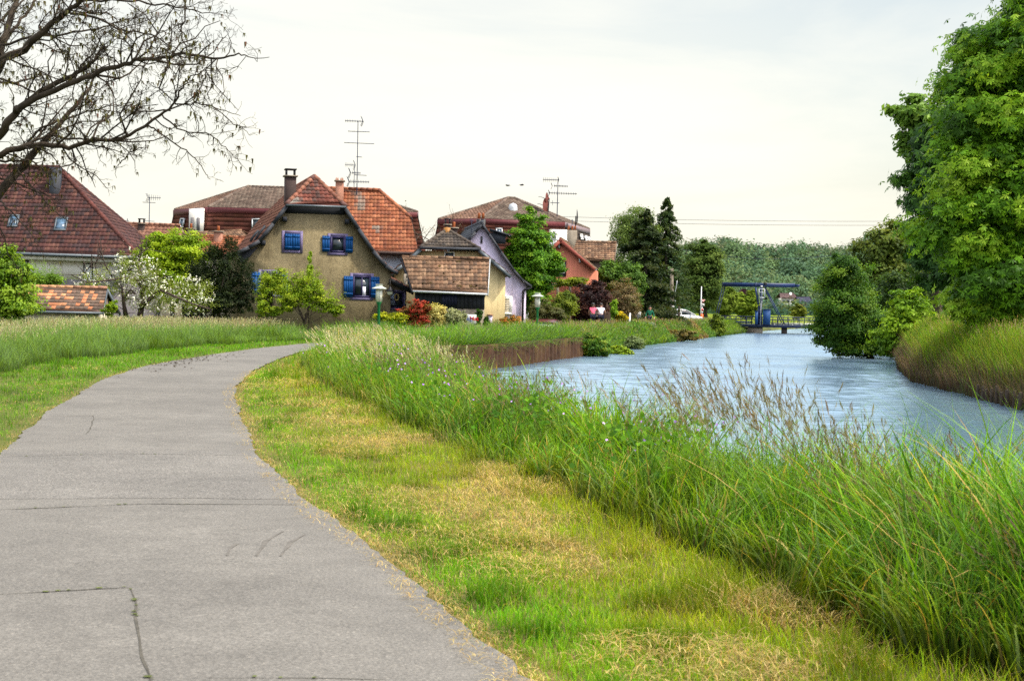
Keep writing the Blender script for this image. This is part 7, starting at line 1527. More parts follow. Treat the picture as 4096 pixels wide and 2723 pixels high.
    m = bm(); bx(m, (xe - .2, xe + 1.4), (-2.2 - f.p[2], g0 + .05), (-W - .3, .3)); bx(m, (xa - .4, xa + .9), (-2.2 - f.p[2], g0 + .05), (-W - .3, .3)); m.build('abutment', M['concrete'], t)
bridge()

def street_lamp(px, ytop, ybase, Y, label):
    top = at(px, ytop, Y); base = np.array([top[0], top[1], float(tz(np.array([top[0]]), np.array([Y]))[0])]); t = thing('street_lamp', base, label, 'street lamp', 'green lamp posts along the dyke'); h = top[2] - base[2]; s = .24 / (36 / F * Y) * (36 / F * Y) * 1.
    m = MB(); m.lathe(base, [(.07, -.3), (.07, 0), (.065, h - .95), (.13, h - .82), (.13, h - .80), (0, h - .8)], 12); m.build('post', M['green_metal'], t, smooth=True)
    m = MB(); m.lathe(base, [(0, h - .79), (.13, h - .79), (.135, h - .2), (0, h - .2)], 14); g = m.build('lantern', M['lamp_glass'], t, smooth=True)
    m = MB()
    for k in range(4): a = k * math.pi / 2 + .3; p = base + np.array([math.cos(a) * .145, math.sin(a) * .145, 0]); m.tube([p + (0, 0, h - .8), p + (0, 0, h - .18)], .012, 4)
    m.build('cage_bar', M['lamp_hood'], g)
    m = MB(); m.lathe(base, [(.34, h - .2), (.33, h - .18), (.16, h - .1), (.15, h - .02), (.19, h - .01), (.17, h), (0, h)], 18); m.build('hood', M['lamp_hood'], t, smooth=True)
street_lamp(1517, 1137, 1262, 70, 'green lamp post with flat hood in front of the lowest blue shutter')
street_lamp(2151, 1171, 1280, 84, 'green lamp post with flat hood in front of the maple')
street_lamp(2258, 1175, 1280, 104, 'flat lamp hood half buried in shrubs under the pergola')

def text_mesh(txt, size, mat, name, parent, origin, ex, n, extrude=.004):
    c = bpy.data.curves.new(name, 'FONT'); c.body = txt; c.size = size; c.extrude = extrude; c.offset = size * .02; o = bpy.data.objects.new('tmp', c); COL.objects.link(o)
    me = bpy.data.meshes.new_from_object(o.evaluated_get(bpy.context.evaluated_depsgraph_get())); bpy.data.objects.remove(o); me.materials.clear(); me.materials.append(mat)
    ob = bpy.data.objects.new(name, me); COL.objects.link(ob); ob.parent = parent; ez = np.array([0, 0, 1.]); Mx = np.eye(4); Mx[:3, 0], Mx[:3, 1], Mx[:3, 2] = ex, ez, n; Mx[:3, 3] = np.asarray(origin) - np.array(parent['_o']); ob.matrix_local = Matrix(Mx.tolist()); return ob
def ad_board():
    f = Fac(1880, 1290, 74.5, 4); zz = (1780, 1200, 400 / 2359); XZ = lambda x, y: f.xz(*Z(zz, [(x, y)])[0]); x0, z1 = XZ(440, 338); x1, z0 = XZ(735, 560)
    t = thing('advertising_board', f.P(x0, 0) * np.array([1, 1, 0]) + (0, 0, -.4), 'white advertising board with red and blue lettering, in front of the barn', 'sign'); m = MB(); f.box(m, (x0, x1), (z0, z1), (-.03, 0)); m.build('panel', M['white_paint'], t)
    m = MB()
    for x in (x0 + .1, x1 - .1): m.tube([f.P(x, z0 - .9, -.06), f.P(x, z1 - .05, -.06)], .03, 6)
    m.build('post', M['wood'], t)
    m = MB(); a, b = XZ(455, 348), XZ(520, 412); f.box(m, (a[0], b[0]), (b[1], a[1]), (.001, .005)); m.build('logo', M['blue_ink'], t)
    m = MB()
    for xs_, y in (((528, 595), 365), ((528, 540), 388), ((528, 595), 408)):
        a, b = XZ(xs_[0], y - 6), XZ(xs_[1], y + 6); n = max(2, int((b[0] - a[0]) / .035))
        for k in range(n): u = a[0] + (b[0] - a[0]) * k / n; f.box(m, (u, u + (b[0] - a[0]) / n * .8), (b[1], a[1]), (.001, .004))
    a, b = XZ(575, 487), XZ(690, 495); f.box(m, (a[0], b[0]), (b[1], a[1]), (.001, .004)); m.build('small_print', M['blue_ink'], t)
    q = XZ(478, 478); text_mesh('Big', .26, M['blue_ink'], 'lettering', t, f.P(q[0], q[1], .004), f.ex, f.n); q = XZ(580, 478); text_mesh('Mat', .285, M['red_paint'], 'lettering', t, f.P(q[0], q[1], .004), f.ex, f.n)
ad_board()
def boards():
    f = Fac(2386, 1250, 103, 0); zz = (2280, 1180, 360 / 2359); XZ = lambda x, y: f.xz(*Z(zz, [(x, y)])[0]); x0, z1 = XZ(642, 328); x1, z0 = XZ(800, 560); t = thing('notice_board', f.P(x0, 0) * np.array([1, 1, 0]), 'white notice board with rows of dark text behind the cyclists', 'sign'); m = MB(); f.box(m, (x0, x1), (z0, z1), (-.03, 0)); m.build('panel', M['white_paint'], t)
    m = MB(); rr = np.random.default_rng(3)
    for k in range(11):
        z = z1 - .05 - k * (z1 - z0 - .08) / 11; x = x0 + .05
        while x < x1 - .08: w_ = rr.uniform(.02, .08); f.box(m, (x, x + w_), (z - .028, z), (.001, .004)); x += w_ + .015
    m.build('text_rows', M['ink'], t); m = MB()
    for x in (x0 + .06, x1 - .06): m.tube([f.P(x, -f.p[2], -.05), f.P(x, z1, -.05)], .03, 6)
    m.build('post', M['galv'], t)
    f = Fac(2551, 1258, 118, 0); x0, z1 = XZ2 = f.xz(*Z(zz, [(1705, 432)])[0]); x1, z0 = f.xz(*Z(zz, [(1860, 585)])[0]); xm = f.xz(*Z(zz, [(1779, 500)])[0])[0]; t = thing('traffic_sign', f.P(xm, 0) * np.array([1, 1, 0]), 'blank grey back of a square sign split by its post, beside the towpath', 'sign'); m = MB(); f.box(m, (x0, x1), (z0, z1), (-.025, 0)); m.build('panel', M['galv'], t); m = MB(); m.tube([f.P(xm, -f.p[2], .035), f.P(xm, z1 + .02, .035)], .032, 8); m.build('post', M['zinc'], t)
    # short white marker
    q = at(2517, 1275, 110); t = MB(); t.box((q[0], q[1], 0), (1, 0, 0), (0, 1, 0), (.04, 0, 1), (-.06, .06), (-.05, .05), (-.1, q[2] + .35)); t.lathe((q[0] + (q[2] + .35) * .04, q[1], q[2] + .35), [(.07, 0), (.05, .06), (0, .08)], 8); tag(t.build('marker_post', M['white_paint'], None, loc=(q[0], q[1], 0)), 'short pale marker post leaning in the grass', 'post')
    # priority signs at the bridge
    zz = (2640, 1120, 360 / 2359); f = Fac(2812, 1240, 158, 0); XZ = lambda x, y, o=0: f.xz(*Z(zz, [(x, y)])[0], o); xc = XZ(1112, 600)[0]; t = thing('give_way_sign', f.P(xc, 0) * np.array([1, 1, 0]), 'red and white give way triangle above two smaller plates, by the bridge', 'sign', 'road signs at the bridge'); m = MB(); m.tube([f.P(xc, -f.p[2], -.04), f.P(xc, XZ(0, 515)[1], -.04)], .045, 8); m.build('post', M['galv'], t)
    def tri(s, o, z_off=0): 
        a, b, c = XZ(1062, 515), XZ(1176, 517), XZ(1118, 612); cc = (np.array(a) + b + c) / 3; P = [cc + (np.array(p) - cc) * s for p in (a, b, c)]; return [f.P(p[0], p[1], o) for p in P]
    m = MB(); m.prism(tri(1.12, 0), f.n * .012); sg = m.build('rim', M['white_paint'], t); m = MB(); m.prism(tri(1., .014), f.n * .006); m.build('red_triangle', M['red_paint'], sg); m = MB(); m.prism(tri(.48, .022), f.n * .005); m.build('white_triangle', M['white_paint'], sg)
    m = MB(); a, b = XZ(1070, 617), XZ(1160, 688); f.box(m, (a[0], b[0]), (b[1], a[1]), (0, .015)); pl = m.build('plate', M['white_paint'], t); m = MB()
    for y in (640, 668):
        for x in (1080, 1098, 1116, 1134): q = XZ(x, y - 9); r_ = XZ(x + 13, y + 9); f.box(m, (q[0], r_[0]), (r_[1], q[1]), (.016, .02))
    m.build('text_rows', M['ink'], pl)
    c = XZ(1098, 775); A = np.arange(20) / 20 * 6.2832; rr_ = .175
    m = MB(); m.prism([f.P(c[0] + math.cos(k) * rr_, c[1] + math.sin(k) * rr_, .0) for k in A], f.n * .012); rd_ = m.build('roundel', M['white_paint'], t); m = MB(); m.prism([f.P(c[0] + math.cos(k) * rr_ * .82, c[1] + math.sin(k) * rr_ * .82, .014) for k in A], f.n * .006); m.build('red_disc', M['red_paint'], rd_)
    m = MB(); a, b = XZ(1062, 825), XZ(1130, 848); f.box(m, (a[0], b[0]), (b[1], a[1]), (0, .012)); m.build('small_plate', M['white_paint'], t)
    a, b = XZ(1060, 170), XZ(1036, 935); m = MB(); m.tube([f.P(b[0], b[1] - .5, .9), f.P(a[0], a[1], .9)], [.07, .045], 8); t = thing('barrier_pole', f.P(b[0], 0, .9) * np.array([1, 1, 0]), 'raised white barrier pole standing upright at the bridge', 'barrier'); m.build('boom', M['white_paint'], t); m = MB(); q = XZ(1068, 930); m.box(f.P(q[0], q[1], .9), f.ex, f.n, (0, 0, 1), (-.13, .13), (-.1, .1), (-1.2, .17)); m.build('base', M['orange_paint'], t)
    # leaning street-name post
    f = Fac(2697, 1210, 133, 0); a, b = f.xz(*Z(zz, [(340, 880)])[0]), f.xz(*Z(zz, [(375, 560)])[0]); t = thing('name_post', f.P(a[0], 0) * np.array([1, 1, 0]), 'leaning white post with a small sideways plate beside the utility pole', 'sign'); m = MB(); d = np.array([(b[0] - a[0]) / (b[1] - a[1])]); m.tube([f.P(a[0] - d[0] * 1.2, a[1] - 1.2), f.P(*b)], .04, 6); m.build('post', M['white_paint'], t); m = MB(); m.box(f.P(*b), (.9, 0, -.42), f.n, (.42, 0, .9), (-.04, .16), (.04, .07), (-.04, .1)); m.build('plate', M['galv'], t)
    # small white sign on the car-park post
    f = Fac(2726, 1245, 150, 0); a = f.xz(*Z(zz, [(565, 790)])[0]); t = thing('parking_sign', f.P(a[0], 0) * np.array([1, 1, 0]), 'small white sign with a dark symbol standing behind the white hatchback', 'sign'); m = MB(); f.box(m, (a[0] - .08, a[0] + .08), (a[1] - .13, a[1] + .13), (-.02, 0)); m.build('panel', M['white_paint'], t); m = MB(); f.box(m, (a[0] - .03, a[0] + .03), (a[1] + .0, a[1] + .07), (.001, .01)); m.build('symbol', M['ink'], t); m = MB(); m.tube([f.P(a[0], -f.p[2], -.05), f.P(a[0], a[1], -.05)], .04, 6); m.build('post', M['galv'], t)
    # utility pole, its stay cable and a stump post
    f = Fac(2686, 1200, 131, 0); a, b = f.xz(2688, 1268), f.xz(2687, 1074); t = thing('utility_pole', f.P(a[0], 0) * np.array([1, 1, 0]), 'weathered wooden utility pole at the foot of the spruces', 'pole'); m = MB(); m.tube([f.P(a[0], -f.p[2] - .3), f.P(*b)], [.2, .14], 10); m.build('post', M['wood'], t); m = MB(); q = f.xz(2689, 1228); f.box(m, (q[0] - .04, q[0] + .14), (q[1] - .1, q[1] + .1), (.17, .2)); m.build('tag', M['white_paint'], t)
    m = MB(); P = [f.P(*f.xz(*Z(zz, [p])[0]), -2.) for p in ((515, 0), (500, 130), (470, 280), (440, 360), (415, 395))]; m.tube(P, .03, 5); o = m.build('hanging_cable', M['galv'], None, loc=P[0]); tag(o, 'loose pale cable hanging down in front of the spruces', 'cable')
    q = at(2716, 1255, 146); m = MB(); m.tube([(q[0], q[1], -.2), (q[0], q[1], 2.05)], [.13, .11], 8, (.06, .045, .035)); m.lathe((q[0], q[1], 2.05), [(.11, 0), (.06, .03), (0, .035)], 8, (.09, .07, .05)); tag(m.build('timber_post', M['bark'], None, loc=(q[0], q[1], 0)), 'short dark timber post in front of the white hatchback', 'post')
    # high wires
    for i, (y0, y1, sag, lb) in enumerate(((872, 882, 9, 'upper thin power line across the sky above the far hill'), (880, 893, 9, 'lower thin power line across the sky above the far hill'))):
        P = []
        for k in range(25): u = k / 24; px = 2250 + u * 1750; P.append(at(px, 905 + (y0 - 872) + (sag - 45 * (u - .5)) * 0 - 30 * (1 - 4 * (u - .5) ** 2) * -.35 + (u * 14) - (8 if i == 0 else 0) - 30, 330))
        m = MB(); m.tube(P, .035, 4); o = m.build('power_line', M['bridge_dark'], None, loc=P[12]); tag(o, lb, 'power line', 'power lines over the canal')
    P = [at(2690 + u * 750, 1000 + 40 * math.sin(u * math.pi) * .9 + 16 * u - 8, 240) for u in np.linspace(0, 1, 21)]; m = MB(); m.tube(P, .03, 4); o = m.build('power_line', M['bridge_dark'], None, loc=P[10]); tag(o, 'single dark wire sagging in front of the wooded hill', 'power line', 'power lines over the canal')
boards()

def car(label, pos, rz, paint, group=None, s=1.):
    """small hatchback: lofted body, glasshouse, wheels, lamps"""
    pos = np.asarray(pos, float); t = thing('parked_car', pos, label, 'car', group); c, s_ = math.cos(rz), math.sin(rz); T = lambda V: pos + np.stack([V[:, 0] * c - V[:, 1] * s_, V[:, 0] * s_ + V[:, 1] * c, V[:, 2]], 1) * s
    def loft(sec):
        V = np.concatenate([np.asarray(q, float) for q in sec]); n = len(sec[0]); k = np.arange(n); k2 = (k + 1) % n; fs = np.concatenate([np.stack([i * n + k, i * n + k2, (i + 1) * n + k2, (i + 1) * n + k], 1) for i in range(len(sec) - 1)]); m = MB(); m.add(T(V), [fs]); m.f.append(np.array([k[::-1]])); m.m.append(np.array([0])); m.f.append(np.array([k + (len(sec) - 1) * n])); m.m.append(np.array([0])); return m
    # stations along x (front +): low body outline
    B = []
    for x, w_, zb, zt in ((-2.05, .70, .42, .80), (-1.98, .80, .30, .92), (-1.5, .86, .24, .96), (-.6, .88, .22, .95), (.4, .88, .22, .94), (1.0, .87, .24, .92), (1.5, .84, .28, .84), (1.9, .76, .32, .74), (2.05, .60, .40, .64)):
        B.append([(x, -w_ * .92, zb), (x, -w_, zb + .14), (x, -w_, zt - .12), (x, -w_ * .93, zt), (x, 0, zt + .03), (x, w_ * .93, zt), (x, w_, zt - .12), (x, w_, zb + .14), (x, w_ * .92, zb)])
    b = loft(B).build('body', paint, t, smooth=True)
    G = []
    for x, w_, zt in ((-1.95, .74, 1.0), (-1.75, .70, 1.36), (-1.3, .67, 1.46), (-.4, .67, 1.50), (.25, .66, 1.45), (.75, .70, 1.20), (1.2, .76, .95)):
        G.append([(x, -.82, .90), (x, -w_ * 1.0, max(zt - .06, .91)), (x, -w_ * .8, zt), (x, w_ * .8, zt), (x, w_ * 1.0, max(zt - .06, .91)), (x, .82, .90)])
    g = loft(G).build('glasshouse', M['carglass'], t, smooth=False)
    m = MB()   # roof skin and pillars in body colour
    rf = []
    for x, w_, zt in ((-1.80, .71, 1.34), (-1.3, .67, 1.465), (-.4, .67, 1.505), (.25, .66, 1.455)): rf.append([(x, -w_ - .01, zt - .055), (x, -w_ * .8, zt + .012), (x, w_ * .8, zt + .012), (x, w_ + .01, zt - .055)])
    V = np.concatenate([np.asarray(q, float) for q in rf]); m.add(T(V), np.concatenate([np.stack([i * 4 + np.arange(3), i * 4 + np.arange(3) + 1, (i + 1) * 4 + np.arange(3) + 1, (i + 1) * 4 + np.arange(3)], 1) for i in range(3)]))
    for sd in (-1, 1):
        for a, bq, r in (((.25, .67, 1.42), (1.2, .80, .93), .04), ((-.35, .69, 1.46), (-.42, .83, .93), .045), ((-1.3, .69, 1.42), (-1.15, .84, .93), .05), ((-1.8, .71, 1.34), (-1.95, .80, .95), .06)): m.tube(T(np.array([(a[0], a[1] * sd, a[2]), (bq[0], bq[1] * sd, bq[2])])), r, 5)
    m.build('roof', paint, b, smooth=False)
    for x in (-1.25, 1.3):
        for sd in (-1, 1):
            m = MB(); A = np.arange(16) / 16 * 6.2832; P0 = np.stack([x + .3 * np.cos(A), np.full(16, sd * .72), .3 + .3 * np.sin(A)], 1); P1 = P0 + (0, sd * .17, 0); k = np.arange(16); k2 = (k + 1) % 16; V = T(np.concatenate([P0, P1])); m.add(V, [np.stack([k, k2, 16 + k2, 16 + k], 1)]); m.f.append(np.array([k + 16])); m.m.append(np.array([0])); w_ = m.build('wheel', M['rubber'], t)
            m = MB(); m.add(T(np.stack([x + .19 * np.cos(A), np.full(16, sd * .895), .3 + .19 * np.sin(A)], 1)), [list(range(16))]); m.build('rim', M['galv'], w_)
    for sd in (-1, 1):
        m = MB(); m.add(T(np.array([(1.93, sd * .50, .56), (1.93, sd * .74, .58), (1.80, sd * .80, .70), (1.97, sd * .5, .66)]) + (.06, 0, 0)), [[0, 1, 2, 3]]); m.build('headlight', M['lamp_glass'], t)
        m = MB(); m.add(T(np.array([(-2.0, sd * .62, .72), (-1.99, sd * .80, .72), (-1.95, sd * .80, .9), (-1.98, sd * .62, .9)]) - (.04, 0, 0)), [[0, 1, 2, 3]]); m.build('tail_light', M['red_paint'], t)
        m = MB(); q = T(np.array([(.72, sd * .93, .98)]))[0]; m.abox(q, (.14, .14, .12)); m.build('mirror', paint, t)
def carpos(px, Y, z): q = at(px, 1260, Y); return (q[0], Y, z)
car('white hatchback parked beyond the grass by the lifting bridge', carpos(2728, 152, .05), math.radians(8), M['car_white'])
car('silver car whose roof just shows above the grass near the second lamp post', carpos(2166, 88, -.98), math.radians(110), M['car_silver'])
car('dark red car half hidden behind the silver one', carpos(2196, 94, -.72), math.radians(75), M['car_red'])
car('tiny white car far away on the field road', carpos(3130, 430, -.35), math.radians(150), M['car_white'])

def far_house(label, px0, px1, yroof, yeave, Y, roofc, wall):
    a, b = at(px0, yeave, Y), at(px1, yeave, Y); r = at((px0 + px1) / 2, yroof, Y); t = thing('far_house', (a[0], Y, 0), label, 'house', 'far houses at the foot of the hill'); D = 9
    m = MB(); m.prism([(a[0] + .5, Y, -.5), (b[0] - .5, Y, -.5), (b[0] - .5, Y, b[2]), (a[0] + .5, Y, a[2])], (0, D, 0)); m.build('wall', wall, t)
    m = MB(); z = r[2]; q = [(a[0] - .4, Y - .6, a[2]), (b[0] + .4, Y - .6, b[2]), (b[0] - .2, Y + D / 2, z), (a[0] + .2, Y + D / 2, z)]; tile_roof(m, q, roofc, w=.8, h=.9, amp=.05, lift=.08); tile_roof(m, [(p[0], 2 * (Y + D / 2) - p[1], p[2]) for p in q], roofc, w=1.5, h=1.5); m.build('roof', M['tile'], t)
    m = MB()
    for k in range(3): x = a[0] + (b[0] - a[0]) * (k + .6) / 3.4; m.abox((x, Y - .02, a[2] - 1.1), (.9, .08, 1.)); m.build('window', M['glass'], t); m = MB()
    return t, a, b, r
t, a, b, r = far_house('chalet with brown roof and white pointed chimney among far trees', 3124, 3186, 1171, 1192, 520, [(.13, .085, .08), (.11, .07, .07)], M['white_wall'])
m = MB(); q = at(3168, 1190, 520); m.lathe((q[0], 523, q[2]), [(.75, -1), (.7, .3), (.38, 1.75), (0, 1.8)], 6); m.build('chimney', M['white_paint'], t)
far_house('far house under a dark slate blue roof, beside the chalet', 3192, 3250, 1186, 1214, 500, [(.05, .05, .085), (.06, .06, .095)], M['salmon_wall'])

def bird(label, px, py, Y, rz):
    c = at(px, py, Y); m = MB(); ca, sa = math.cos(rz), math.sin(rz); T = lambda V: c + np.stack([np.array(V)[:, 0] * ca - np.array(V)[:, 1] * sa, np.array(V)[:, 0] * sa + np.array(V)[:, 1] * ca, np.array(V)[:, 2]], 1)
    m.tube(T([(-.2, 0, 0), (-.08, 0, .0), (.08, 0, .01), (.16, 0, .03), (.21, 0, .02)]), [.01, .045, .05, .03, .005], 8)
    for s in (-1, 1): m.add(T([(.07, 0, .02), (.05, s * .2, .10), (-.04, s * .42, .02), (-.06, s * .2, .08), (-.06, 0, .01)]), [[0, 1, 2, 3, 4]])
    m.add(T([(-.18, 0, 0), (-.32, .06, 0), (-.29, 0, 0), (-.32, -.06, 0)]), [[0, 1, 2, 3]]); tag(m.build('bird', M['black_metal'], None, loc=c), label, 'bird', 'birds flying over the apartment block')
bird('bird gliding nearer the antenna mast above the mansard block', 2087, 741, 120, .3); bird('bird flapping farther from the antenna mast above the mansard block', 2031, 743, 120, 2.6)

# ------------------------------------------------------------------ people
def skinned(name, nodes, edges, mat, parent, root=0, sub=2):
    me = bpy.data.meshes.new(name); o0 = np.array(parent['_o']); me.from_pydata([tuple(np.asarray(p) - o0) for p, r in nodes], edges, []); ob = bpy.data.objects.new(name, me); COL.objects.link(ob); ob.parent = parent; ob['_o'] = parent['_o']
    sm = ob.modifiers.new('skin', 'SKIN'); sl_ = me.skin_vertices[0].data
    for i, (p, r) in enumerate(nodes): sl_[i].radius = (r, r) if not isinstance(r, tuple) else r; sl_[i].use_root = (i == root)
    ss = ob.modifiers.new('sub', 'SUBSURF'); ss.levels = sub; ss.render_levels = sub; me.materials.append(mat); ob.data.polygons.foreach_set('use_smooth', [True] * len(me.polygons)); return ob
def person(label, org, J, wear, yaw=0., parts=()):
    """J: joint positions in the body frame (x right, y forward, z up); one continuous skinned body plus clothing"""
    org = np.asarray(org, float); c, s = math.cos(yaw), math.sin(yaw); W = lambda p: org + np.array([p[0] * c - p[1] * s, p[0] * s + p[1] * c, p[2]]); t = thing('person', org, label, 'person')
    N = []; E = []; ix = {}
    def nd_(k, p, r, par=None):
        ix[k] = len(N); N.append((W(np.asarray(p, float)), r))
        if par is not None: E.append((ix[par], ix[k]))
    nd_('pel', J['pel'], .125); nd_('bel', J['bel'], .115, 'pel'); nd_('che', J['che'], .14, 'bel'); nd_('nb', J['nb'], .075, 'che'); nd_('nk', J['nk'], .055, 'nb'); nd_('h1', np.asarray(J['hd']) - (0, 0, .05), .075, 'nk'); nd_('h2', J['hd'], .092, 'h1'); nd_('h3', np.asarray(J['hd']) + (0, .01, .085), .07, 'h2')
    for sd in ('l', 'r'):
        q = 1 if sd == 'r' else -1
        nd_('sh' + sd, J['sh' + sd], .062, 'che'); nd_('ua' + sd, (np.asarray(J['sh' + sd]) + J['el' + sd]) / 2, .05, 'sh' + sd); nd_('el' + sd, J['el' + sd], .042, 'ua' + sd); nd_('fa' + sd, (np.asarray(J['el' + sd]) * .6 + np.asarray(J['wr' + sd]) * .4), .040, 'el' + sd); nd_('wr' + sd, J['wr' + sd], .028, 'fa' + sd)
        d = norm(np.asarray(J['wr' + sd]) - J['el' + sd]); side = norm(np.cross(d, (0, 0, 1.)) + 1e-6); pm = np.asarray(J['wr' + sd]) + d * .06; nd_('pa' + sd, pm, .033, 'wr' + sd)
        for k in range(4): b = pm + d * .035 + side * (k - 1.5) * .02; e = b + d * (.045 + .008 * (1.5 - abs(k - 1.5))) + np.array([0, 0, -.02]); nd_(f'f{k}{sd}', b, .010, 'pa' + sd); nd_(f'g{k}{sd}', e, .009, f'f{k}{sd}'); nd_(f'i{k}{sd}', e + d * .02 + np.array([0, 0, -.022]), .008, f'g{k}{sd}')
        b = pm - side * .035 * q + d * -.01; nd_('t0' + sd, b, .011, 'pa' + sd); nd_('t1' + sd, b - side * .025 * q + d * .03, .0095, 't0' + sd)
        nd_('hp' + sd, J['hp' + sd], .10, 'pel'); nd_('th' + sd, (np.asarray(J['hp' + sd]) + J['kn' + sd]) / 2, .085, 'hp' + sd); nd_('kn' + sd, J['kn' + sd], .062, 'th' + sd); nd_('ca' + sd, np.asarray(J['kn' + sd]) * .62 + np.asarray(J['an' + sd]) * .38, .056, 'kn' + sd); nd_('an' + sd, J['an' + sd], .038, 'ca' + sd); nd_('to' + sd, J['to' + sd], .034, 'an' + sd)
    skinned('body', N, E, M['skin'], t)
    def cloth(name, keys, grow, mat, cut=None):
        idx = [ix[k] for k in keys]; mp_ = {a: b for b, a in enumerate(idx)}; nn = []
        for k in keys:
            p, r = N[ix[k]]; nn.append((p, r + grow))
        if cut:
            for k, (a, b, f) in cut.items(): j = keys.index(k); nn[j] = (N[ix[a]][0] * (1 - f) + N[ix[b]][0] * f, N[ix[a]][1] * (1 - f) + N[ix[b]][1] * f + grow)
        skinned(name, nn, [(mp_[a], mp_[b]) for a, b in E if a in mp_ and b in mp_], mat, t)
    cloth('shirt', ['pel', 'bel', 'che', 'nb', 'shl', 'ual', 'shr', 'uar'] + (['ell', 'fal', 'wrl', 'elr', 'far', 'wrr'] if wear.get('long') else []), .018, wear['shirt'], {'pel': ('pel', 'bel', .35)})
    cloth('trousers', ['pel', 'hpl', 'thl', 'knl', 'hpr', 'thr', 'knr'] + (['cal', 'anl', 'car', 'anr'] if wear.get('longlegs') else []), .014, wear['legs'])
    for sd in ('l', 'r'): cloth('shoe', ['an' + sd, 'to' + sd], .016, M['rubber'])
    hd = np.asarray(J['hd']); m = MB()
    # hair cap: upper and rear part of an ellipsoid
    V, n1, n2 = [], 14, 7
    for i in range(n2 + 1):
        ph = i / n2 * 1.9
        for k in range(n1): a = k / n1 * 6.2832; V.append(W(hd + (0, -.012, .045) + np.array([math.cos(a) * math.sin(ph) * .105, (math.sin(a) * math.sin(ph)) * .118 - .02 * (ph > 1.3), math.cos(ph) * .105 + .012 - (.0 if math.sin(a) < .3 else max(0, ph - 1.) * -.07)])))
    k = np.arange(n1); k2 = (k + 1) % n1; m.add(V, [np.concatenate([np.stack([i * n1 + k, (i + 1) * n1 + k, (i + 1) * n1 + k2, i * n1 + k2], 1) for i in range(n2)])]); hr = m.build('hair', wear.get('hair', M['hair']), t, smooth=True)
    if wear.get('tail'): m = MB(); m.tube([W(hd + (0, -.11, .0)), W(hd + (.01, -.15, -.06)), W(hd + (.02, -.14, -.17)), W(hd + (.02, -.12, -.24))], [.03, .04, .035, .012], 8); m.build('ponytail', wear.get('hair', M['hair']), hr, smooth=True)
    if wear.get('cap'): m = MB(); m.lathe(W(hd + (0, 0, .05)), [(.115, -.03), (.118, .0), (.10, .07), (.05, .105), (0, .11)], 14); m.box(W(hd + (0, .1, .03)), (c, s, 0), (-s, c, 0), (0, 0, 1), (-.08, .08), (0, .11), (-.006, .008)); m.build('cap', wear['cap'], t, smooth=True)
    # face: nose, eyes, mouth, ears
    m = MB(); m.tube([W(hd + (0, .088, .03)), W(hd + (0, .115, -.015)), W(hd + (0, .09, -.02))], [.009, .014, .01], 6); fc = m.build('nose', M['skin'], t, smooth=True)
    for q in (-1, 1): m = MB(); m.lathe(W(hd + (q * .094, .0, -.005)), [(.012, -.03), (.02, 0), (.014, .03)], 6); m.build('ear', M['skin'], t, smooth=True)
    m = MB()
    for q in (-1, 1): m.lathe(W(hd + (q * .034, .086, .018)), [(0, -.008), (.011, 0), (0, .008)], 8)
    m.build('eyes', M['hair'], fc, smooth=True); m = MB(); m.tube([W(hd + (-.025, .084, -.048)), W(hd + (0, .09, -.05)), W(hd + (.025, .084, -.048))], .007, 6); m.build('mouth', M['red_paint'], fc)
    if wear.get('belt'): m = MB(); p = (np.asarray(J['bel']) * .8 + np.asarray(J['pel']) * .2); A = np.arange(17) / 16 * 6.2832; m.tube([W(p + np.array([math.cos(a) * .168, math.sin(a) * .155, -.01 * math.sin(a)])) for a in A], .016, 6); m.build('belt', M['black_metal'], t)
    return t
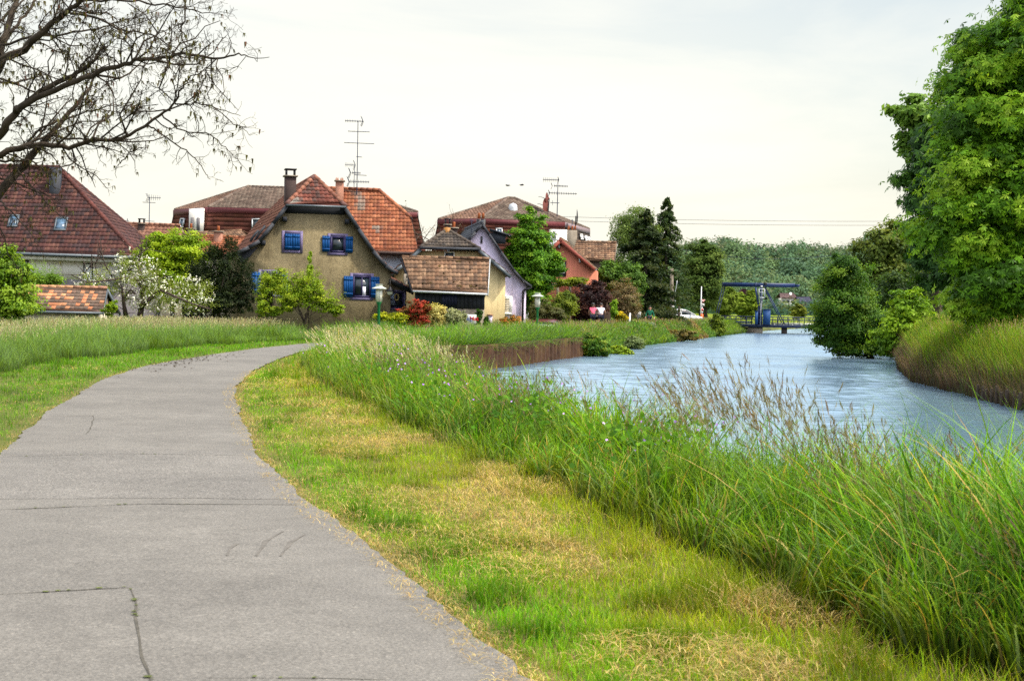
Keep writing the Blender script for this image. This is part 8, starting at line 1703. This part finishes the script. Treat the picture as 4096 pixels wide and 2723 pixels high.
def cyclist(label, px, Y, wear, scale=1., blabel='', frame=None):
    b = at(px, 1340, Y); b[2] = .06; org = b
    J = dict(pel=(0, -.10, .98), bel=(0, -.03, 1.14), che=(0, .08, 1.36), nb=(0, .15, 1.50), nk=(0, .18, 1.55), hd=(0, .22, 1.66), shl=(-.17, .12, 1.44), shr=(.17, .12, 1.44), ell=(-.27, .24, 1.20), elr=(.27, .24, 1.20), wrl=(-.25, .46, 1.10), wrr=(.25, .46, 1.10), hpl=(-.10, -.08, .95), hpr=(.10, -.08, .95), knl=(-.12, .30, .82), knr=(.12, .24, .60), anl=(-.11, .12, .45), anr=(.11, .08, .20), tol=(-.12, .26, .40), tor=(.12, .22, .15))
    p = person(label, org, J, wear, -.05)
    t = thing('bicycle', org, blabel, 'bicycle', 'bicycles of the two riders'); c = org; A = np.arange(25) / 24 * 6.2832
    def T(x, y, z): return c + np.array([x, y, z])
    for y in (-.52, .55):
        m = MB(); m.tube([T(0, y + .33 * math.cos(a), .34 + .33 * math.sin(a)) for a in A], .02, 6); w_ = m.build('wheel', M['rubber'], t)
        m = MB()
        for k in range(12): a = k / 12 * 6.2832; m.tube([T(0, y, .34), T(0, y + .31 * math.cos(a), .34 + .31 * math.sin(a))], .003, 3)
        m.build('spokes', M['galv'], w_)
    m = MB(); 
    for a, b_ in (((0, -.12, .86), (0, .02, .3)), ((0, .02, .3), (0, -.52, .34)), ((0, -.12, .8), (0, -.52, .34)), ((0, .02, .3), (0, .40, .82)), ((0, -.1, .78), (0, .4, .86)), ((0, .38, .95), (0, .55, .34))): m.tube([T(*a), T(*b_)], .017, 6)
    m.build('frame', frame or M['black_metal'], t); m = MB(); m.tube([T(-.28, .44, 1.06), T(-.18, .46, 1.08), T(0, .40, 1.05), T(.18, .46, 1.08), T(.28, .44, 1.06)], .014, 6); m.tube([T(0, .38, .95), T(0, .40, 1.05)], .014, 6); m.build('handlebar', M['black_metal'], t)
    m = MB(); m.lathe(T(0, -.16, .88), [(.0, -.03), (.06, -.02), (.10, .01), (.08, .04), (0, .05)], 12); m.build('saddle', M['rubber'], t, smooth=True)
    m = MB(); m.tube([T(-.1, .02, .3), T(.1, .02, .3)], .012, 5); m.abox(T(-.12, .1, .38), (.09, .09, .02)); m.abox(T(.12, .06, .16), (.09, .09, .02)); m.build('pedals', M['black_metal'], t)
cyclist('cyclist in a pink shirt with black belt, dark cap and ponytail, riding away', 2370, 100, dict(shirt=M['pink_cloth'], legs=M['navy_cloth'], tail=True, cap=M['black_metal'], belt=True), blabel='dark bicycle ridden by the person in pink')
cyclist('cyclist in a white shirt with short dark hair, riding away', 2402.5, 100, dict(shirt=M['white_cloth'], legs=M['navy_cloth']), blabel='dark bicycle ridden by the person in white')
b = at(2598, 1330, 119); b[2] = -.02
person('walker in a dark green tracksuit coming along the towpath', b, dict(pel=(0, 0, .92), bel=(0, .01, 1.08), che=(0, 0, 1.30), nb=(0, 0, 1.44), nk=(0, .01, 1.50), hd=(0, .03, 1.62), shl=(-.18, 0, 1.39), shr=(.18, 0, 1.39), ell=(-.29, -.03, 1.14), elr=(.29, .02, 1.14), wrl=(-.33, .08, .92), wrr=(.34, .12, .94), hpl=(-.09, 0, .90), hpr=(.09, 0, .90), knl=(-.10, .08, .50), knr=(.10, -.03, .50), anl=(-.10, .04, .09), anr=(.10, -.12, .10), tol=(-.11, .19, .04), tor=(.11, .03, .05)), dict(shirt=M['green_cloth'], legs=M['navy_cloth'], long=True, longlegs=True), math.pi)
for o in list(bpy.data.objects):
    if '_o' in o: del o['_o']
